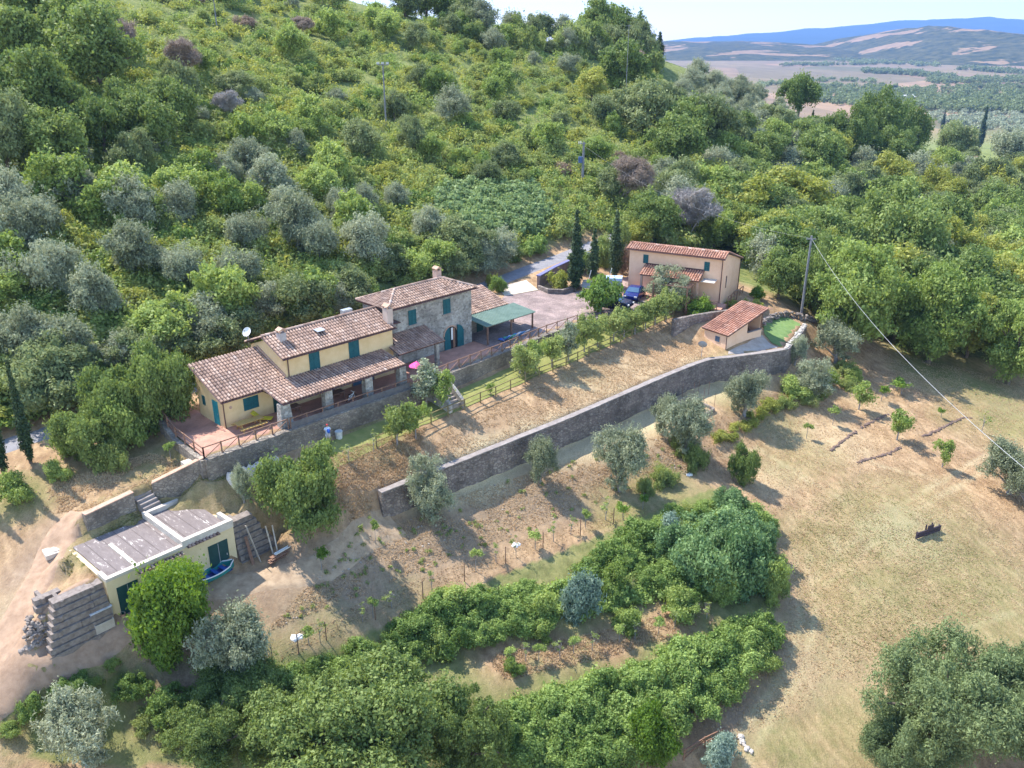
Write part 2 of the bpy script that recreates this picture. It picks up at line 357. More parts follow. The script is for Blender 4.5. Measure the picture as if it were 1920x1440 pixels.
def stone_mat(name, cols, mortar, scale=3.2, stretch=(1, 1, 1.7), bump=.6):
    """rubble masonry: irregular stones with mortar joints"""
    m = bpy.data.materials.new(name)
    n, l, b = nodes_of(m)
    b.inputs['Roughness'].default_value = .92
    tc = n.new('ShaderNodeTexCoord')
    mp = n.new('ShaderNodeMapping'); mp.inputs['Scale'].default_value = stretch
    l.new(tc.outputs['Object'], mp.inputs['Vector'])
    nz = n.new('ShaderNodeTexNoise'); nz.inputs['Scale'].default_value = 2.5
    l.new(mp.outputs['Vector'], nz.inputs['Vector'])
    mxv = n.new('ShaderNodeMixRGB'); mxv.inputs['Fac'].default_value = .12
    l.new(mp.outputs['Vector'], mxv.inputs[1]); l.new(nz.outputs['Color'], mxv.inputs[2])
    vo = n.new('ShaderNodeTexVoronoi'); vo.inputs['Scale'].default_value = scale
    l.new(mxv.outputs[0], vo.inputs['Vector'])
    ve = n.new('ShaderNodeTexVoronoi'); ve.feature = 'DISTANCE_TO_EDGE'; ve.inputs['Scale'].default_value = scale
    l.new(mxv.outputs[0], ve.inputs['Vector'])
    sp = n.new('ShaderNodeSeparateColor'); l.new(vo.outputs['Color'], sp.inputs[0])
    rp = n.new('ShaderNodeValToRGB')
    rp.color_ramp.interpolation = 'LINEAR'
    rp.color_ramp.elements[0].color = cols[0]; rp.color_ramp.elements[1].color = cols[-1]
    for k, c in enumerate(cols[1:-1]):
        e = rp.color_ramp.elements.new((k + 1) / (len(cols) - 1)); e.color = c
    l.new(sp.outputs[0], rp.inputs['Fac'])
    er = n.new('ShaderNodeValToRGB'); er.color_ramp.elements[0].position = .02; er.color_ramp.elements[1].position = .11
    l.new(ve.outputs['Distance'], er.inputs['Fac'])
    mx = n.new('ShaderNodeMixRGB'); mx.inputs[1].default_value = mortar
    l.new(er.outputs['Color'], mx.inputs['Fac']); l.new(rp.outputs['Color'], mx.inputs[2])
    # broad weathering
    nw = n.new('ShaderNodeTexNoise'); nw.inputs['Scale'].default_value = .55; nw.inputs['Detail'].default_value = 5
    l.new(tc.outputs['Object'], nw.inputs['Vector'])
    rw = n.new('ShaderNodeValToRGB'); rw.color_ramp.elements[0].position = .35; rw.color_ramp.elements[0].color = (.62, .62, .62, 1); rw.color_ramp.elements[1].position = .65; rw.color_ramp.elements[1].color = (1.1, 1.1, 1.1, 1)
    l.new(nw.outputs['Fac'], rw.inputs['Fac'])
    mw = n.new('ShaderNodeMixRGB'); mw.blend_type = 'MULTIPLY'; mw.inputs['Fac'].default_value = 1
    l.new(mx.outputs[0], mw.inputs[1]); l.new(rw.outputs['Color'], mw.inputs[2])
    l.new(mw.outputs[0], b.inputs['Base Color'])
    bp = n.new('ShaderNodeBump'); bp.inputs['Strength'].default_value = bump; bp.inputs['Distance'].default_value = .08
    l.new(er.outputs['Color'], bp.inputs['Height']); l.new(bp.outputs['Normal'], b.inputs['Normal'])
    return m
def leaf_mat(name, dark, light, transl=.3, odd=None, seed=0):
    m = bpy.data.materials.new(name)
    n, l, b = nodes_of(m)
    b.inputs['Roughness'].default_value = .62
    b.inputs['Specular IOR Level'].default_value = .22
    ge = n.new('ShaderNodeNewGeometry'); oi = n.new('ShaderNodeObjectInfo')
    tc = n.new('ShaderNodeTexCoord')
    nz = n.new('ShaderNodeTexNoise'); nz.inputs['Scale'].default_value = .55; nz.inputs['Detail'].default_value = 3
    l.new(tc.outputs['Object'], nz.inputs['Vector'])
    a = n.new('ShaderNodeMath'); a.operation = 'MULTIPLY_ADD'; a.inputs[1].default_value = .42; l.new(ge.outputs['Random Per Island'], a.inputs[0])
    c = n.new('ShaderNodeMath'); c.operation = 'MULTIPLY_ADD'; c.inputs[1].default_value = .42; c.inputs[2].default_value = -.16
    l.new(oi.outputs['Random'], c.inputs[0]); l.new(c.outputs[0], a.inputs[2])
    d = n.new('ShaderNodeMath'); d.operation = 'MULTIPLY_ADD'; d.inputs[1].default_value = .55; l.new(nz.outputs['Fac'], d.inputs[0]); l.new(a.outputs[0], d.inputs[2])
    rp = n.new('ShaderNodeValToRGB')
    rp.color_ramp.elements[0].position = .1; rp.color_ramp.elements[0].color = dark
    rp.color_ramp.elements[1].position = .9; rp.color_ramp.elements[1].color = light
    if odd:
        e = rp.color_ramp.elements.new(.98); e.color = odd
    l.new(d.outputs[0], rp.inputs['Fac'])
    l.new(rp.outputs['Color'], b.inputs['Base Color'])
    tr = n.new('ShaderNodeBsdfTranslucent')
    hs = n.new('ShaderNodeHueSaturation'); hs.inputs['Saturation'].default_value = 1.15; hs.inputs['Value'].default_value = 1.25; hs.inputs['Hue'].default_value = .49
    l.new(rp.outputs['Color'], hs.inputs['Color']); l.new(hs.outputs['Color'], tr.inputs['Color'])
    mx = n.new('ShaderNodeMixShader'); mx.inputs['Fac'].default_value = transl
    out = n['Material Output']
    l.new(b.outputs[0], mx.inputs[1]); l.new(tr.outputs[0], mx.inputs[2]); l.new(mx.outputs[0], out.inputs['Surface'])
    return m
def tile_mat(name, cols):
    m = bpy.data.materials.new(name)
    n, l, b = nodes_of(m)
    b.inputs['Roughness'].default_value = .85
    at = n.new('ShaderNodeAttribute'); at.attribute_name = 'tile'
    rp = n.new('ShaderNodeValToRGB')
    rp.color_ramp.elements[0].color = cols[0]; rp.color_ramp.elements[1].color = cols[-1]
    for k, c in enumerate(cols[1:-1]):
        e = rp.color_ramp.elements.new((k + 1) / (len(cols) - 1)); e.color = c
    l.new(at.outputs['Fac'], rp.inputs['Fac'])
    tc = n.new('ShaderNodeTexCoord')
    nz = n.new('ShaderNodeTexNoise'); nz.inputs['Scale'].default_value = .8; nz.inputs['Detail'].default_value = 6
    l.new(tc.outputs['Object'], nz.inputs['Vector'])
    r2 = n.new('ShaderNodeValToRGB'); r2.color_ramp.elements[0].position = .35; r2.color_ramp.elements[0].color = (.72, .72, .74, 1); r2.color_ramp.elements[1].position = .62; r2.color_ramp.elements[1].color = (1.05, 1.03, 1, 1)
    l.new(nz.outputs['Fac'], r2.inputs['Fac'])
    mx = n.new('ShaderNodeMixRGB'); mx.blend_type = 'MULTIPLY'; mx.inputs['Fac'].default_value = 1
    l.new(rp.outputs['Color'], mx.inputs[1]); l.new(r2.outputs['Color'], mx.inputs[2])
    l.new(mx.outputs[0], b.inputs['Base Color'])
    return m

# ------------------------------------------------------------------ objects
def tag(o, label=None, cat=None, group=None, kind=None):
    if label: o['label'] = label
    if cat: o['category'] = cat
    if group: o['group'] = group
    if kind: o['kind'] = kind
    return o
def empty(name, loc, rz=0.0, label=None, cat=None, group=None):
    o = bpy.data.objects.new(name, None); COL.objects.link(o)
    o.location = tuple(float(c) for c in loc); o.rotation_euler = (0, 0, rz); o.empty_display_size = .3
    return tag(o, label, cat, group)
def link(name, me, mats, parent=None, loc=None, rz=0.0, smooth=False):
    o = bpy.data.objects.new(name, me); COL.objects.link(o)
    if mats:
        for m in (mats if isinstance(mats, (list, tuple)) else [mats]):
            if len(me.materials) < 12: me.materials.append(m)
    if parent is not None: o.parent = parent
    if loc is not None: o.location = tuple(float(c) for c in loc)
    if rz: o.rotation_euler = (0, 0, rz)
    if smooth:
        me.polygons.foreach_set('use_smooth', [True] * len(me.polygons))
    return o
class MB:
    """collects solids into one mesh"""
    def __init__(s): s.v = []; s.f = []; s.m = []; s.t = []
    def add(s, vs, fs, mi=0, tv=0.0):
        b = len(s.v); s.v += [tuple(float(c) for c in q) for q in vs]
        for f in fs: s.f.append(tuple(b + i for i in f)); s.m.append(mi); s.t.append(tv)
    def box(s, x0, x1, y0, y1, z0, z1, mi=0, M=None):
        vs = [(x0, y0, z0), (x1, y0, z0), (x1, y1, z0), (x0, y1, z0), (x0, y0, z1), (x1, y0, z1), (x1, y1, z1), (x0, y1, z1)]
        if M is not None: vs = [M @ Vector(q) for q in vs]
        s.add(vs, [(0, 3, 2, 1), (4, 5, 6, 7), (0, 1, 5, 4), (1, 2, 6, 5), (2, 3, 7, 6), (3, 0, 4, 7)], mi)
        return s
    def bar(s, p, q, w, h=None, mi=0):
        h = h or w
        p = Vector([float(c) for c in p]); q = Vector([float(c) for c in q]); d = (q - p).normalized()
        up = Vector((0, 0, 1)) if abs(d.z) < .95 else Vector((1, 0, 0))
        a = d.cross(up).normalized() * (w / 2); b = a.cross(d).normalized() * (h / 2)
        vs = [p - a - b, p + a - b, p + a + b, p - a + b, q - a - b, q + a - b, q + a + b, q - a + b]
        s.add(vs, [(0, 3, 2, 1), (4, 5, 6, 7), (0, 1, 5, 4), (1, 2, 6, 5), (2, 3, 7, 6), (3, 0, 4, 7)], mi)
        return s
    def tube(s, pts, rads, n=7, mi=0, cap=True):
        pts = [Vector([float(c) for c in p]) for p in pts]
        rings = []
        for i, p in enumerate(pts):
            d = (pts[min(i + 1, len(pts) - 1)] - pts[max(i - 1, 0)])
            d = d.normalized() if d.length > 1e-9 else Vector((0, 0, 1))
            up = Vector((0, 0, 1)) if abs(d.z) < .9 else Vector((1, 0, 0))
            a = d.cross(up).normalized(); b = a.cross(d)
            r = rads[i] if isinstance(rads, (list, tuple)) else rads
            rings.append([p + (a * math.cos(k * 2 * math.pi / n) + b * math.sin(k * 2 * math.pi / n)) * r for k in range(n)])
        vs = [q for r in rings for q in r]; fs = []
        for i in range(len(rings) - 1):
            for k in range(n):
                fs.append((i * n + k, i * n + (k + 1) % n, (i + 1) * n + (k + 1) % n, (i + 1) * n + k))
        if cap:
            fs.append(tuple(range(n))[::-1]); fs.append(tuple((len(rings) - 1) * n + k for k in range(n)))
        s.add(vs, fs, mi); return s
    def prism(s, poly, axis, a0, a1, mi=0):
        """extrude a polygon: axis 'x' poly=(y,z); 'y' poly=(x,z); 'z' poly=(x,y)"""
        f = {'x': lambda a, q: (a, q[0], q[1]), 'y': lambda a, q: (q[0], a, q[1]), 'z': lambda a, q: (q[0], q[1], a)}[axis]
        n = len(poly)
        vs = [f(a0, q) for q in poly] + [f(a1, q) for q in poly]
        fs = [tuple(range(n))[::-1], tuple(range(n, 2 * n))] + [(i, (i + 1) % n, n + (i + 1) % n, n + i) for i in range(n)]
        s.add(vs, fs, mi); return s
    def rock(s, c, r, rng, mi=0, flat=.7):
        bm = bmesh.new(); bmesh.ops.create_icosphere(bm, subdivisions=1, radius=1)
        k = [rng.uniform(.7, 1.2) for _ in range(3)]; a = rng.uniform(0, 6.28); ca, sa = math.cos(a), math.sin(a)
        vs = []
        for q in bm.verts:
            j = rng.uniform(.8, 1.15)
            x, y, z = q.co.x * k[0] * j * r, q.co.y * k[1] * j * r, q.co.z * k[2] * j * r * flat
            vs.append((c[0] + x * ca - y * sa, c[1] + x * sa + y * ca, c[2] + z))
        s.add(vs, [tuple(q.index for q in f.verts) for f in bm.faces], mi, rng.random()); bm.free(); return s
    def build(s, name, mats, parent=None, loc=None, rz=0.0, smooth=False, tile=False):
        me = bpy.data.meshes.new(name); me.from_pydata(s.v, [], s.f)
        if isinstance(mats, (list, tuple)) and len(mats) > 1: me.polygons.foreach_set('material_index', s.m)
        if tile:
            at = me.attributes.new('tile', 'FLOAT', 'FACE'); at.data.foreach_set('value', s.t)
        bm = bmesh.new(); bm.from_mesh(me); bmesh.ops.recalc_face_normals(bm, faces=bm.faces); bm.to_mesh(me); bm.free()
        return link(name, me, mats, parent, loc, rz, smooth)
def tile_roof(mb, f3, a0, a1, b0, b1, rng, pitch=.28, rowlen=.40, r=None):
    """barrel tiles: columns along a, courses along b; f3(a,b) -> point and normal lift; b0,b1 may be functions of a"""
    r = r or pitch * .37
    n = max(1, round((a1 - a0) / pitch)); w = (a1 - a0) / n
    fb0 = b0 if callable(b0) else (lambda a: b0); fb1 = b1 if callable(b1) else (lambda a: b1)
    for i in range(n):
        a = a0 + (i + .5) * w
        s0, s1 = fb0(a), fb1(a)
        if s1 - s0 < .08: continue
        m = max(1, round((s1 - s0) / rowlen)); L = (s1 - s0) / m
        ja = rng.uniform(-.012, .012); cj = rng.gauss(0, .05)
        for k in range(m):
            c0 = s0 + k * L - (.06 if k else .02); c1 = s0 + (k + 1) * L
            j = rng.uniform(-.012, .012) + ja
            vs = []
            for (c, rr, lift) in ((c0, r * 1.06, .045), (c1, r * .86, .012)):
                for q in range(6):
                    an = math.pi * q / 5
                    vs.append(f3(a + j - rr * math.cos(an), c, rr * .95 * math.sin(an) + lift))
            tv = min(1, max(0, rng.gauss(.52, .11) + cj))
            fs = [(q, q + 1, 6 + q + 1, 6 + q) for q in range(5)] + [(0, 5, 4, 3, 2, 1)]
            mb.add(vs, fs, 0, tv)
        # channel tile between columns
        vs = [f3(a - w * .5 - w * .3, s0 + .02, .02), f3(a - w * .5 + w * .3, s0 + .02, .02), f3(a - w * .5 + w * .3, s1, .02), f3(a - w * .5 - w * .3, s1, .02)]
        mb.add(vs, [(0, 1, 2, 3)], 0, .0)
def ridge_tiles(mb, p, q, rng, r=.14, step=.4):
    p = Vector(p); q = Vector(q); n = max(1, int((q - p).length / step))
    for k in range(n):
        a = p.lerp(q, k / n); b = p.lerp(q, (k + 1) / n)
        d = (b - a).normalized(); sd = d.cross(Vector((0, 0, 1))).normalized(); up = sd.cross(d)
        vs = []
        for (c, rr) in ((a, r * 1.08), (b, r * .92)):
            for i in range(6):
                an = math.pi * i / 5
                vs.append(c + sd * rr * math.cos(an) + up * (rr * math.sin(an)))
        mb.add(vs, [(i, i + 1, 7 + i, 6 + i) for i in range(5)] + [(0, 1, 2, 3, 4, 5)], 0, min(1, max(0, rng.gauss(.6, .22))))
def flat_patch(name, poly, dz, mat, grid=1.0, jag=0.0):
    """surface sheet draped over the ground inside a plan polygon"""
    poly = [np.array(p[:2], float) for p in poly]
    pts = []; n = len(poly)
    for i in range(n):
        a, b = poly[i], poly[(i + 1) % n]; m = max(1, int(np.linalg.norm(b - a) / (grid * .7)))
        for k in range(m):
            q = a + (b - a) * k / m
            if jag: q = q + np.array([vnoise(q[0] * .9, q[1] * .9, 3), vnoise(q[0] * .9 + 40, q[1] * .9, 4)]) * jag * 2
            pts.append(q)
    nb = len(pts)
    lo = np.min(pts, 0); hi = np.max(pts, 0)
    gx, gy = np.meshgrid(np.arange(lo[0] + grid / 2, hi[0], grid), np.arange(lo[1] + grid / 2, hi[1], grid))
    ins = in_poly(gx.ravel(), gy.ravel(), pts)
    allp = [Vector(p) for p in pts] + [Vector((a, b)) for a, b in zip(gx.ravel()[ins], gy.ravel()[ins])]
    v, e, f, *_ = geometry.delaunay_2d_cdt(allp, [(i, (i + 1) % nb) for i in range(nb)], [], 1, 1e-4)
    z = hz(np.array([q.x for q in v]), np.array([q.y for q in v])) + dz
    me = bpy.data.meshes.new(name); me.from_pydata([(q.x, q.y, float(zz)) for q, zz in zip(v, z)], [], [tuple(q) for q in f])
    o = link(name, me, mat, smooth=True)
    return o
def ribbon(name, line, width, dz, mat, step=1.0, nc=5, wob=0.0):
    """road or track sheet along a plan polyline"""
    pts = [np.array(p[:2], float) for p in line]
    out = []
    for a, b in zip(pts[:-1], pts[1:]):
        n = max(1, int(np.linalg.norm(b - a) / step))
        out += [a + (b - a) * k / n for k in range(n)]
    out.append(pts[-1])
    for _ in range(6):
        out = [out[0]] + [(out[i - 1] + 2 * out[i] + out[i + 1]) / 4 for i in range(1, len(out) - 1)] + [out[-1]]
    vs = []; fs = []
    for i, p in enumerate(out):
        t = out[min(i + 1, len(out) - 1)] - out[max(i - 1, 0)]; t = t / (np.linalg.norm(t) + 1e-9)
        nn = np.array([t[1], -t[0]])
        for k in range(nc):
            w = width * (k / (nc - 1) - .5)
            if k in (0, nc - 1): w *= 1 + wob * 2 * float(vnoise(p[0] * .7, p[1] * .7, k + 1))
            q = p + nn * w
            vs.append((q[0], q[1], float(hz(q[0], q[1])) + (dz if 0 < k < nc - 1 else -.12)))
    for i in range(len(out) - 1):
        for k in range(nc - 1):
            fs.append((i * nc + k, i * nc + k + 1, (i + 1) * nc + k + 1, (i + 1) * nc + k))
    me = bpy.data.meshes.new(name); me.from_pydata(vs, [], fs)
    return link(name, me, mat, smooth=True)
def wall_run(mb, line, ztop, zbot, thick, rng=None, step=.7, rag=.03, mi=0):
    """masonry wall along a plan polyline (its outer face on the line's right side)"""
    pts = []; zt = []; zb = []
    for i, (a, b) in enumerate(zip(line[:-1], line[1:])):
        a = np.array(a[:2]); b = np.array(b[:2]); n = max(1, int(np.linalg.norm(b - a) / step))
        for k in range(n):
            f = k / n; pts.append(a + (b - a) * f); zt.append(ztop[i] * (1 - f) + ztop[i + 1] * f); zb.append(zbot[i] * (1 - f) + zbot[i + 1] * f)
    pts.append(np.array(line[-1][:2])); zt.append(ztop[-1]); zb.append(zbot[-1])
    o = offset_line(pts, thick / 2); q = offset_line(pts, -thick / 2)
    vs = []; n = len(pts)
    for i in range(n):
        j = rng.uniform(-rag, rag) if rng else 0; j2 = rng.uniform(-rag, rag) if rng else 0
        vs += [(o[i][0], o[i][1], zb[i]), (o[i][0], o[i][1], zt[i] + j), (q[i][0], q[i][1], zt[i] + j2), (q[i][0], q[i][1], zb[i])]
    fs = []
    for i in range(n - 1):
        for k in range(3):
            fs.append((i * 4 + k, (i + 1) * 4 + k, (i + 1) * 4 + k + 1, i * 4 + k + 1))
    fs += [(0, 1, 2, 3), tuple((n - 1) * 4 + k for k in (3, 2, 1, 0))]
    mb.add(vs, fs, mi)
RNG = random.Random(11)
# ------------------------------------------------------------------ ground sheet
def zone(lst):
    """soft patches: (u, v, radius, weight) measured on the photograph, laid out on the real ground"""
    w = np.zeros_like(GZ)
    for u, v, r, k in lst:
        g = G(u, v)
        d = np.hypot(XX - g[0], YY - g[1]) / r + .5 * fbm(XX / 3.5, YY / 3.5, int(u) % 97, 3)
        w = np.maximum(w, k * np.clip(1.35 - d, 0, 1))
    return w
green = zone([(1830, 720, 7, .75), (1900, 800, 7, .6), (1740, 690, 5, .8), (1650, 980, 6, .45), (1560, 1020, 5, .4), (1720, 930, 5, .35), (1800, 1060, 8, .5), (1650, 1120, 7, .5), (1850, 1130, 7, .5), (1500, 860, 5, .35), (1460, 800, 3, .4),
              (1560, 1360, 5, .45), (1480, 1400, 3, .6), (1560, 1200, 6, .3), (1780, 1000, 6, .4), (700, 820, 3, .7), (560, 900, 2.5, .5), (300, 860, 3.5, .5), (250, 1000, 3.2, .55), (180, 1040, 2.6, .6), (330, 960, 3.5, .45), (420, 920, 3, .35), (150, 880, 3.5, .25), (40, 930, 2.5, .7),
              (1090, 690, 4, .2), (520, 1240, 2.5, .5), (620, 1190, 3, .4), (760, 1130, 3, .3), (150, 1290, 3, .8), (60, 1330, 3, .8), (1180, 970, 4, .7), (1250, 930, 4, .6), (1340, 690, 2.0, .2), (1260, 1000, 4, .8), (1380, 700, 3, .25), (1400, 745, 3, .5)])
pale = zone([(840, 935, 1.5, 1), (880, 915, 1.9, 1), (920, 897, 1.9, 1), (960, 880, 2.0, 1), (1005, 862, 2.1, 1), (1050, 850, 2.4, 1), (1090, 838, 2.4, 1), (1130, 824, 2.6, 1), (1175, 808, 2.7, 1), (1215, 792, 2.8, 1), (1270, 768, 3, 1), (1330, 735, 2.8, 1), (1375, 722, 2.4, .8), (1420, 712, 2.2, .7), (1640, 760, 4, .35), (1560, 820, 5, .4), (1700, 1000, 3.5, .6), (780, 945, 1.3, .7), (40, 1150, 3, .4), (1440, 890, 3, .4), (1600, 1290, 4, .3), (1180, 690, 4, .35), (1100, 720, 4, .35)])
dryz = zone([(820, 1010, 4, .9), (900, 960, 4, .8), (1010, 930, 4, .9), (1080, 900, 4, .7), (760, 1050, 3, .8), (640, 1120, 3.5, .9), (560, 1150, 3, .9), (720, 1100, 3, .8), (1240, 880, 3.5, .8), (1290, 830, 2.6, .7), (690, 920, 2.6, .35), (640, 900, 2, .35), (1000, 790, 2.5, .25), (900, 820, 3, .25), (330, 1290, 3, .9), (440, 1230, 2.5, .6), (1620, 620, 4, .9), (1500, 720, 2, .6), (1420, 790, 2.2, .7), (1350, 1330, 3, .6), (380, 1330, 3, .8)])
dirt = zone([(300, 1125, 1.6, .8), (360, 1105, 1.8, .8), (430, 1100, 1.8, .8), (500, 1085, 1.9, .8), (560, 1072, 1.9, .8), (620, 1055, 1.8, .8), (680, 1020, 1.6, .7), (330, 1150, 1.8, .7), (60, 1080, 2.6, .8), (30, 1160, 2.8, .8), (100, 1010, 2.2, .7), (1700, 990, 2.8, .5), (1380, 1290, 3.5, .5), (1480, 1150, 4, .4), (1880, 760, 4, .5), (1450, 1240, 3.5, .5), (1900, 860, 3, .4)])
for ln in ([(1360, 1420), (1420, 1330), (1480, 1250), (1500, 1150), (1490, 1040)], [(1400, 1430), (1455, 1335), (1510, 1250), (1530, 1150), (1515, 1040)], [(1520, 1090), (1640, 985), (1760, 905), (1860, 850)], [(1545, 1100), (1665, 998), (1785, 918), (1885, 862)], [(1340, 860), (1420, 840), (1520, 905), (1620, 960)], [(1560, 1010), (1620, 1100), (1760, 1190), (1900, 1150)], [(1580, 800), (1640, 870), (1760, 900)]):
    gl_ = [tuple(G(u, v)[:2]) for u, v in ln]; dl = np.full(XX.shape, 99.0); dl[near] = seg_dist(XX[near], YY[near], gl_)
    pale = np.maximum(pale, .62 * np.exp(-(dl / .34) ** 2) * (.75 + fbm(XX / 1.5, YY / 1.5, 51, 2)))
dd_ = T_ - road_t(S_)
wild = np.clip((dd_ - .5) / 2.0, 0, 1) * (S_ > -120) * np.clip((XX * -1 + 9000) / 100, 0, 1)
wild = np.maximum(wild, np.clip((XX - 44) / 6, 0, 1) * np.clip((YY - 97) / 5, 0, 1))
wild = np.maximum(wild, np.clip((S_ - 68) / 4, 0, 1) * np.clip((T_ + 16) / 5, 0, 1))
low = np.clip((-SURV[0][2] - 999) / 1, 0, 0) + np.where(in_poly(XX, YY, [tuple(G(u, v)[:2]) for u, v in ((480, 1250), (620, 1215), (800, 1140), (960, 1070), (1150, 995), (1340, 915), (1440, 960), (1470, 1080), (1440, 1200), (1350, 1290), (1240, 1380), (1000, 1460), (300, 1435), (60, 1420), (60, 1350), (230, 1250), (420, 1210))]), .8, 0)
low = low * (1 - zone([(940, 1235, 2.2, 1), (1040, 1215, 2.2, 1), (1150, 1195, 2.2, 1), (1260, 1165, 2.2, 1), (330, 1300, 2.5, 1)]))
wild = np.maximum(wild, low)
plain = np.clip((YY - 600) / 250, 0, 1)
groundm = bpy.data.materials.new('dry_grass_ground')
def build_ground_mat(m):
    n, l, b = nodes_of(m)
    b.inputs['Roughness'].default_value = .95; b.inputs['Specular IOR Level'].default_value = .1
    tc = n.new('ShaderNodeTexCoord')
    def noise(sc, det=5, ro=.6, stretch=None, rot=0):
        t = n.new('ShaderNodeTexNoise'); t.inputs['Scale'].default_value = sc; t.inputs['Detail'].default_value = det; t.inputs['Roughness'].default_value = ro
        if stretch:
            mp = n.new('ShaderNodeMapping'); mp.inputs['Scale'].default_value = stretch; mp.inputs['Rotation'].default_value = (0, 0, rot)
            l.new(tc.outputs['Object'], mp.inputs['Vector']); l.new(mp.outputs['Vector'], t.inputs['Vector'])
        else: l.new(tc.outputs['Object'], t.inputs['Vector'])
        return t.outputs['Fac']
    def ramp(fac, stops):
        r = n.new('ShaderNodeValToRGB'); e = r.color_ramp.elements
        e[0].position = stops[0][0]; e[0].color = stops[0][1]; e[1].position = stops[-1][0]; e[1].color = stops[-1][1]
        for p, c in stops[1:-1]:
            q = e.new(p); q.color = c
        l.new(fac, r.inputs['Fac']); return r.outputs['Color']
    def attr(a):
        t = n.new('ShaderNodeAttribute'); t.attribute_name = a; return t.outputs['Fac']
    def mix(fac, c1, c2, mode='MIX'):
        q = n.new('ShaderNodeMixRGB'); q.blend_type = mode
        if isinstance(fac, float): q.inputs[0].default_value = fac
        else: l.new(fac, q.inputs[0])
        l.new(c1, q.inputs[1]); l.new(c2, q.inputs[2]); return q.outputs[0]
    def soft(a, k=.6):
        """patchy edge: attribute plus fine noise"""
        q = n.new('ShaderNodeMath'); q.operation = 'MULTIPLY_ADD'; q.inputs[1].default_value = k; q.inputs[2].default_value = -k / 2
        l.new(noise(1.7, 6, .7), q.inputs[0])
        s = n.new('ShaderNodeMath'); s.operation = 'ADD'; s.use_clamp = True; l.new(attr(a), s.inputs[0]); l.new(q.outputs[0], s.inputs[1])
        t = n.new('ShaderNodeMath'); t.operation = 'MULTIPLY'; t.use_clamp = True; l.new(s.outputs[0], t.inputs[0])
        k2 = n.new('ShaderNodeMath'); k2.operation = 'MULTIPLY'; k2.use_clamp = True; k2.inputs[1].default_value = 5; l.new(attr(a), k2.inputs[0]); l.new(k2.outputs[0], t.inputs[1])
        return t.outputs[0]
    fine = noise(9, 7, .75); mid = noise(.55, 6, .65); streak = noise(2.2, 6, .7, (1, .22, 1), .75)
    straw = ramp(mid, [(.3, (.29, .185, .11, 1)), (.5, (.39, .262, .158, 1)), (.68, (.49, .34, .21, 1))])
    straw = mix(.75, straw, ramp(fine, [(.3, (.66, .65, .63, 1)), (.5, (1.0, 1.0, .98, 1)), (.7, (1.3, 1.29, 1.24, 1))]), 'MULTIPLY')
    straw = mix(.55, straw, ramp(streak, [(.34, (.62, .6, .56, 1)), (.6, (1.15, 1.14, 1.1, 1))]), 'MULTIPLY')
    wv = n.new('ShaderNodeTexWave'); wv.inputs['Scale'].default_value = .42; wv.inputs['Distortion'].default_value = 3.5; wv.inputs['Detail'].default_value = 3; wv.inputs['Detail Scale'].default_value = 1.2
    mpw = n.new('ShaderNodeMapping'); mpw.inputs['Rotation'].default_value = (0, 0, -.55); l.new(tc.outputs['Object'], mpw.inputs['Vector']); l.new(mpw.outputs['Vector'], wv.inputs['Vector'])
    straw = mix(.5, straw, ramp(wv.outputs['Fac'], [(.1, (.84, .83, .8, 1)), (.9, (1.12, 1.12, 1.1, 1))]), 'MULTIPLY')
    weeds = noise(1.3, 6, .7)
    straw = mix(ramp(weeds, [(.58, (0, 0, 0, 1)), (.72, (.45, .45, .45, 1))]), straw, ramp(fine, [(.35, (.16, .14, .055, 1)), (.65, (.31, .26, .11, 1))]))
    grn = ramp(fine, [(.3, (.065, .095, .02, 1)), (.5, (.15, .19, .055, 1)), (.7, (.25, .26, .10, 1))])
    dryw = ramp(noise(3.2, 7, .75), [(.3, (.165, .118, .08, 1)), (.5, (.285, .208, .138, 1)), (.7, (.385, .29, .195, 1))])
    palec = ramp(fine, [(.3, (.33, .25, .13, 1)), (.5, (.52, .42, .25, 1)), (.7, (.66, .55, .36, 1))])
    dirtc = ramp(noise(2.5, 7, .7), [(.3, (.25, .17, .115, 1)), (.5, (.36, .255, .175, 1)), (.7, (.46, .34, .24, 1))])
    scrub = ramp(noise(.9, 7, .7), [(.3, (.08, .11, .03, 1)), (.5, (.17, .20, .065, 1)), (.62, (.24, .25, .09, 1)), (.75, (.32, .27, .13, 1))])
    vf = n.new('ShaderNodeTexVoronoi'); vf.inputs['Scale'].default_value = .0042; mpf = n.new('ShaderNodeMapping'); mpf.inputs['Scale'].default_value = (.8, .42, 1); mpf.inputs['Rotation'].default_value = (0, 0, .25)
    l.new(tc.outputs['Object'], mpf.inputs['Vector']); l.new(mpf.outputs['Vector'], vf.inputs['Vector'])
    sf = n.new('ShaderNodeSeparateColor'); l.new(vf.outputs['Color'], sf.inputs[0])
    plainc = ramp(sf.outputs[0], [(.05, (.125, .12, .065, 1)), (.3, (.20, .155, .10, 1)), (.5, (.27, .18, .115, 1)), (.7, (.19, .155, .09, 1)), (.95, (.31, .21, .135, 1))])
    plainc = mix(.8, plainc, ramp(noise(.02, 5, .6, (1, .3, 1), -.15), [(.35, (.78, .78, .78, 1)), (.65, (1.15, 1.13, 1.1, 1))]), 'MULTIPLY')
    col = mix(soft('dirt'), straw, dirtc)
    col = mix(soft('dryweed'), col, dryw)
    col = mix(soft('pale', .35), col, palec)
    gf = n.new('ShaderNodeMath'); gf.operation = 'MULTIPLY'; gf.inputs[1].default_value = .88; l.new(soft('green', .8), gf.inputs[0])
    col = mix(gf.outputs[0], col, grn)
    col = mix(soft('wild', .3), col, scrub)
    col = mix(attr('plain'), col, plainc)
    l.new(col, b.inputs['Base Color'])
    bp = n.new('ShaderNodeBump'); bp.inputs['Strength'].default_value = .8; bp.inputs['Distance'].default_value = .12
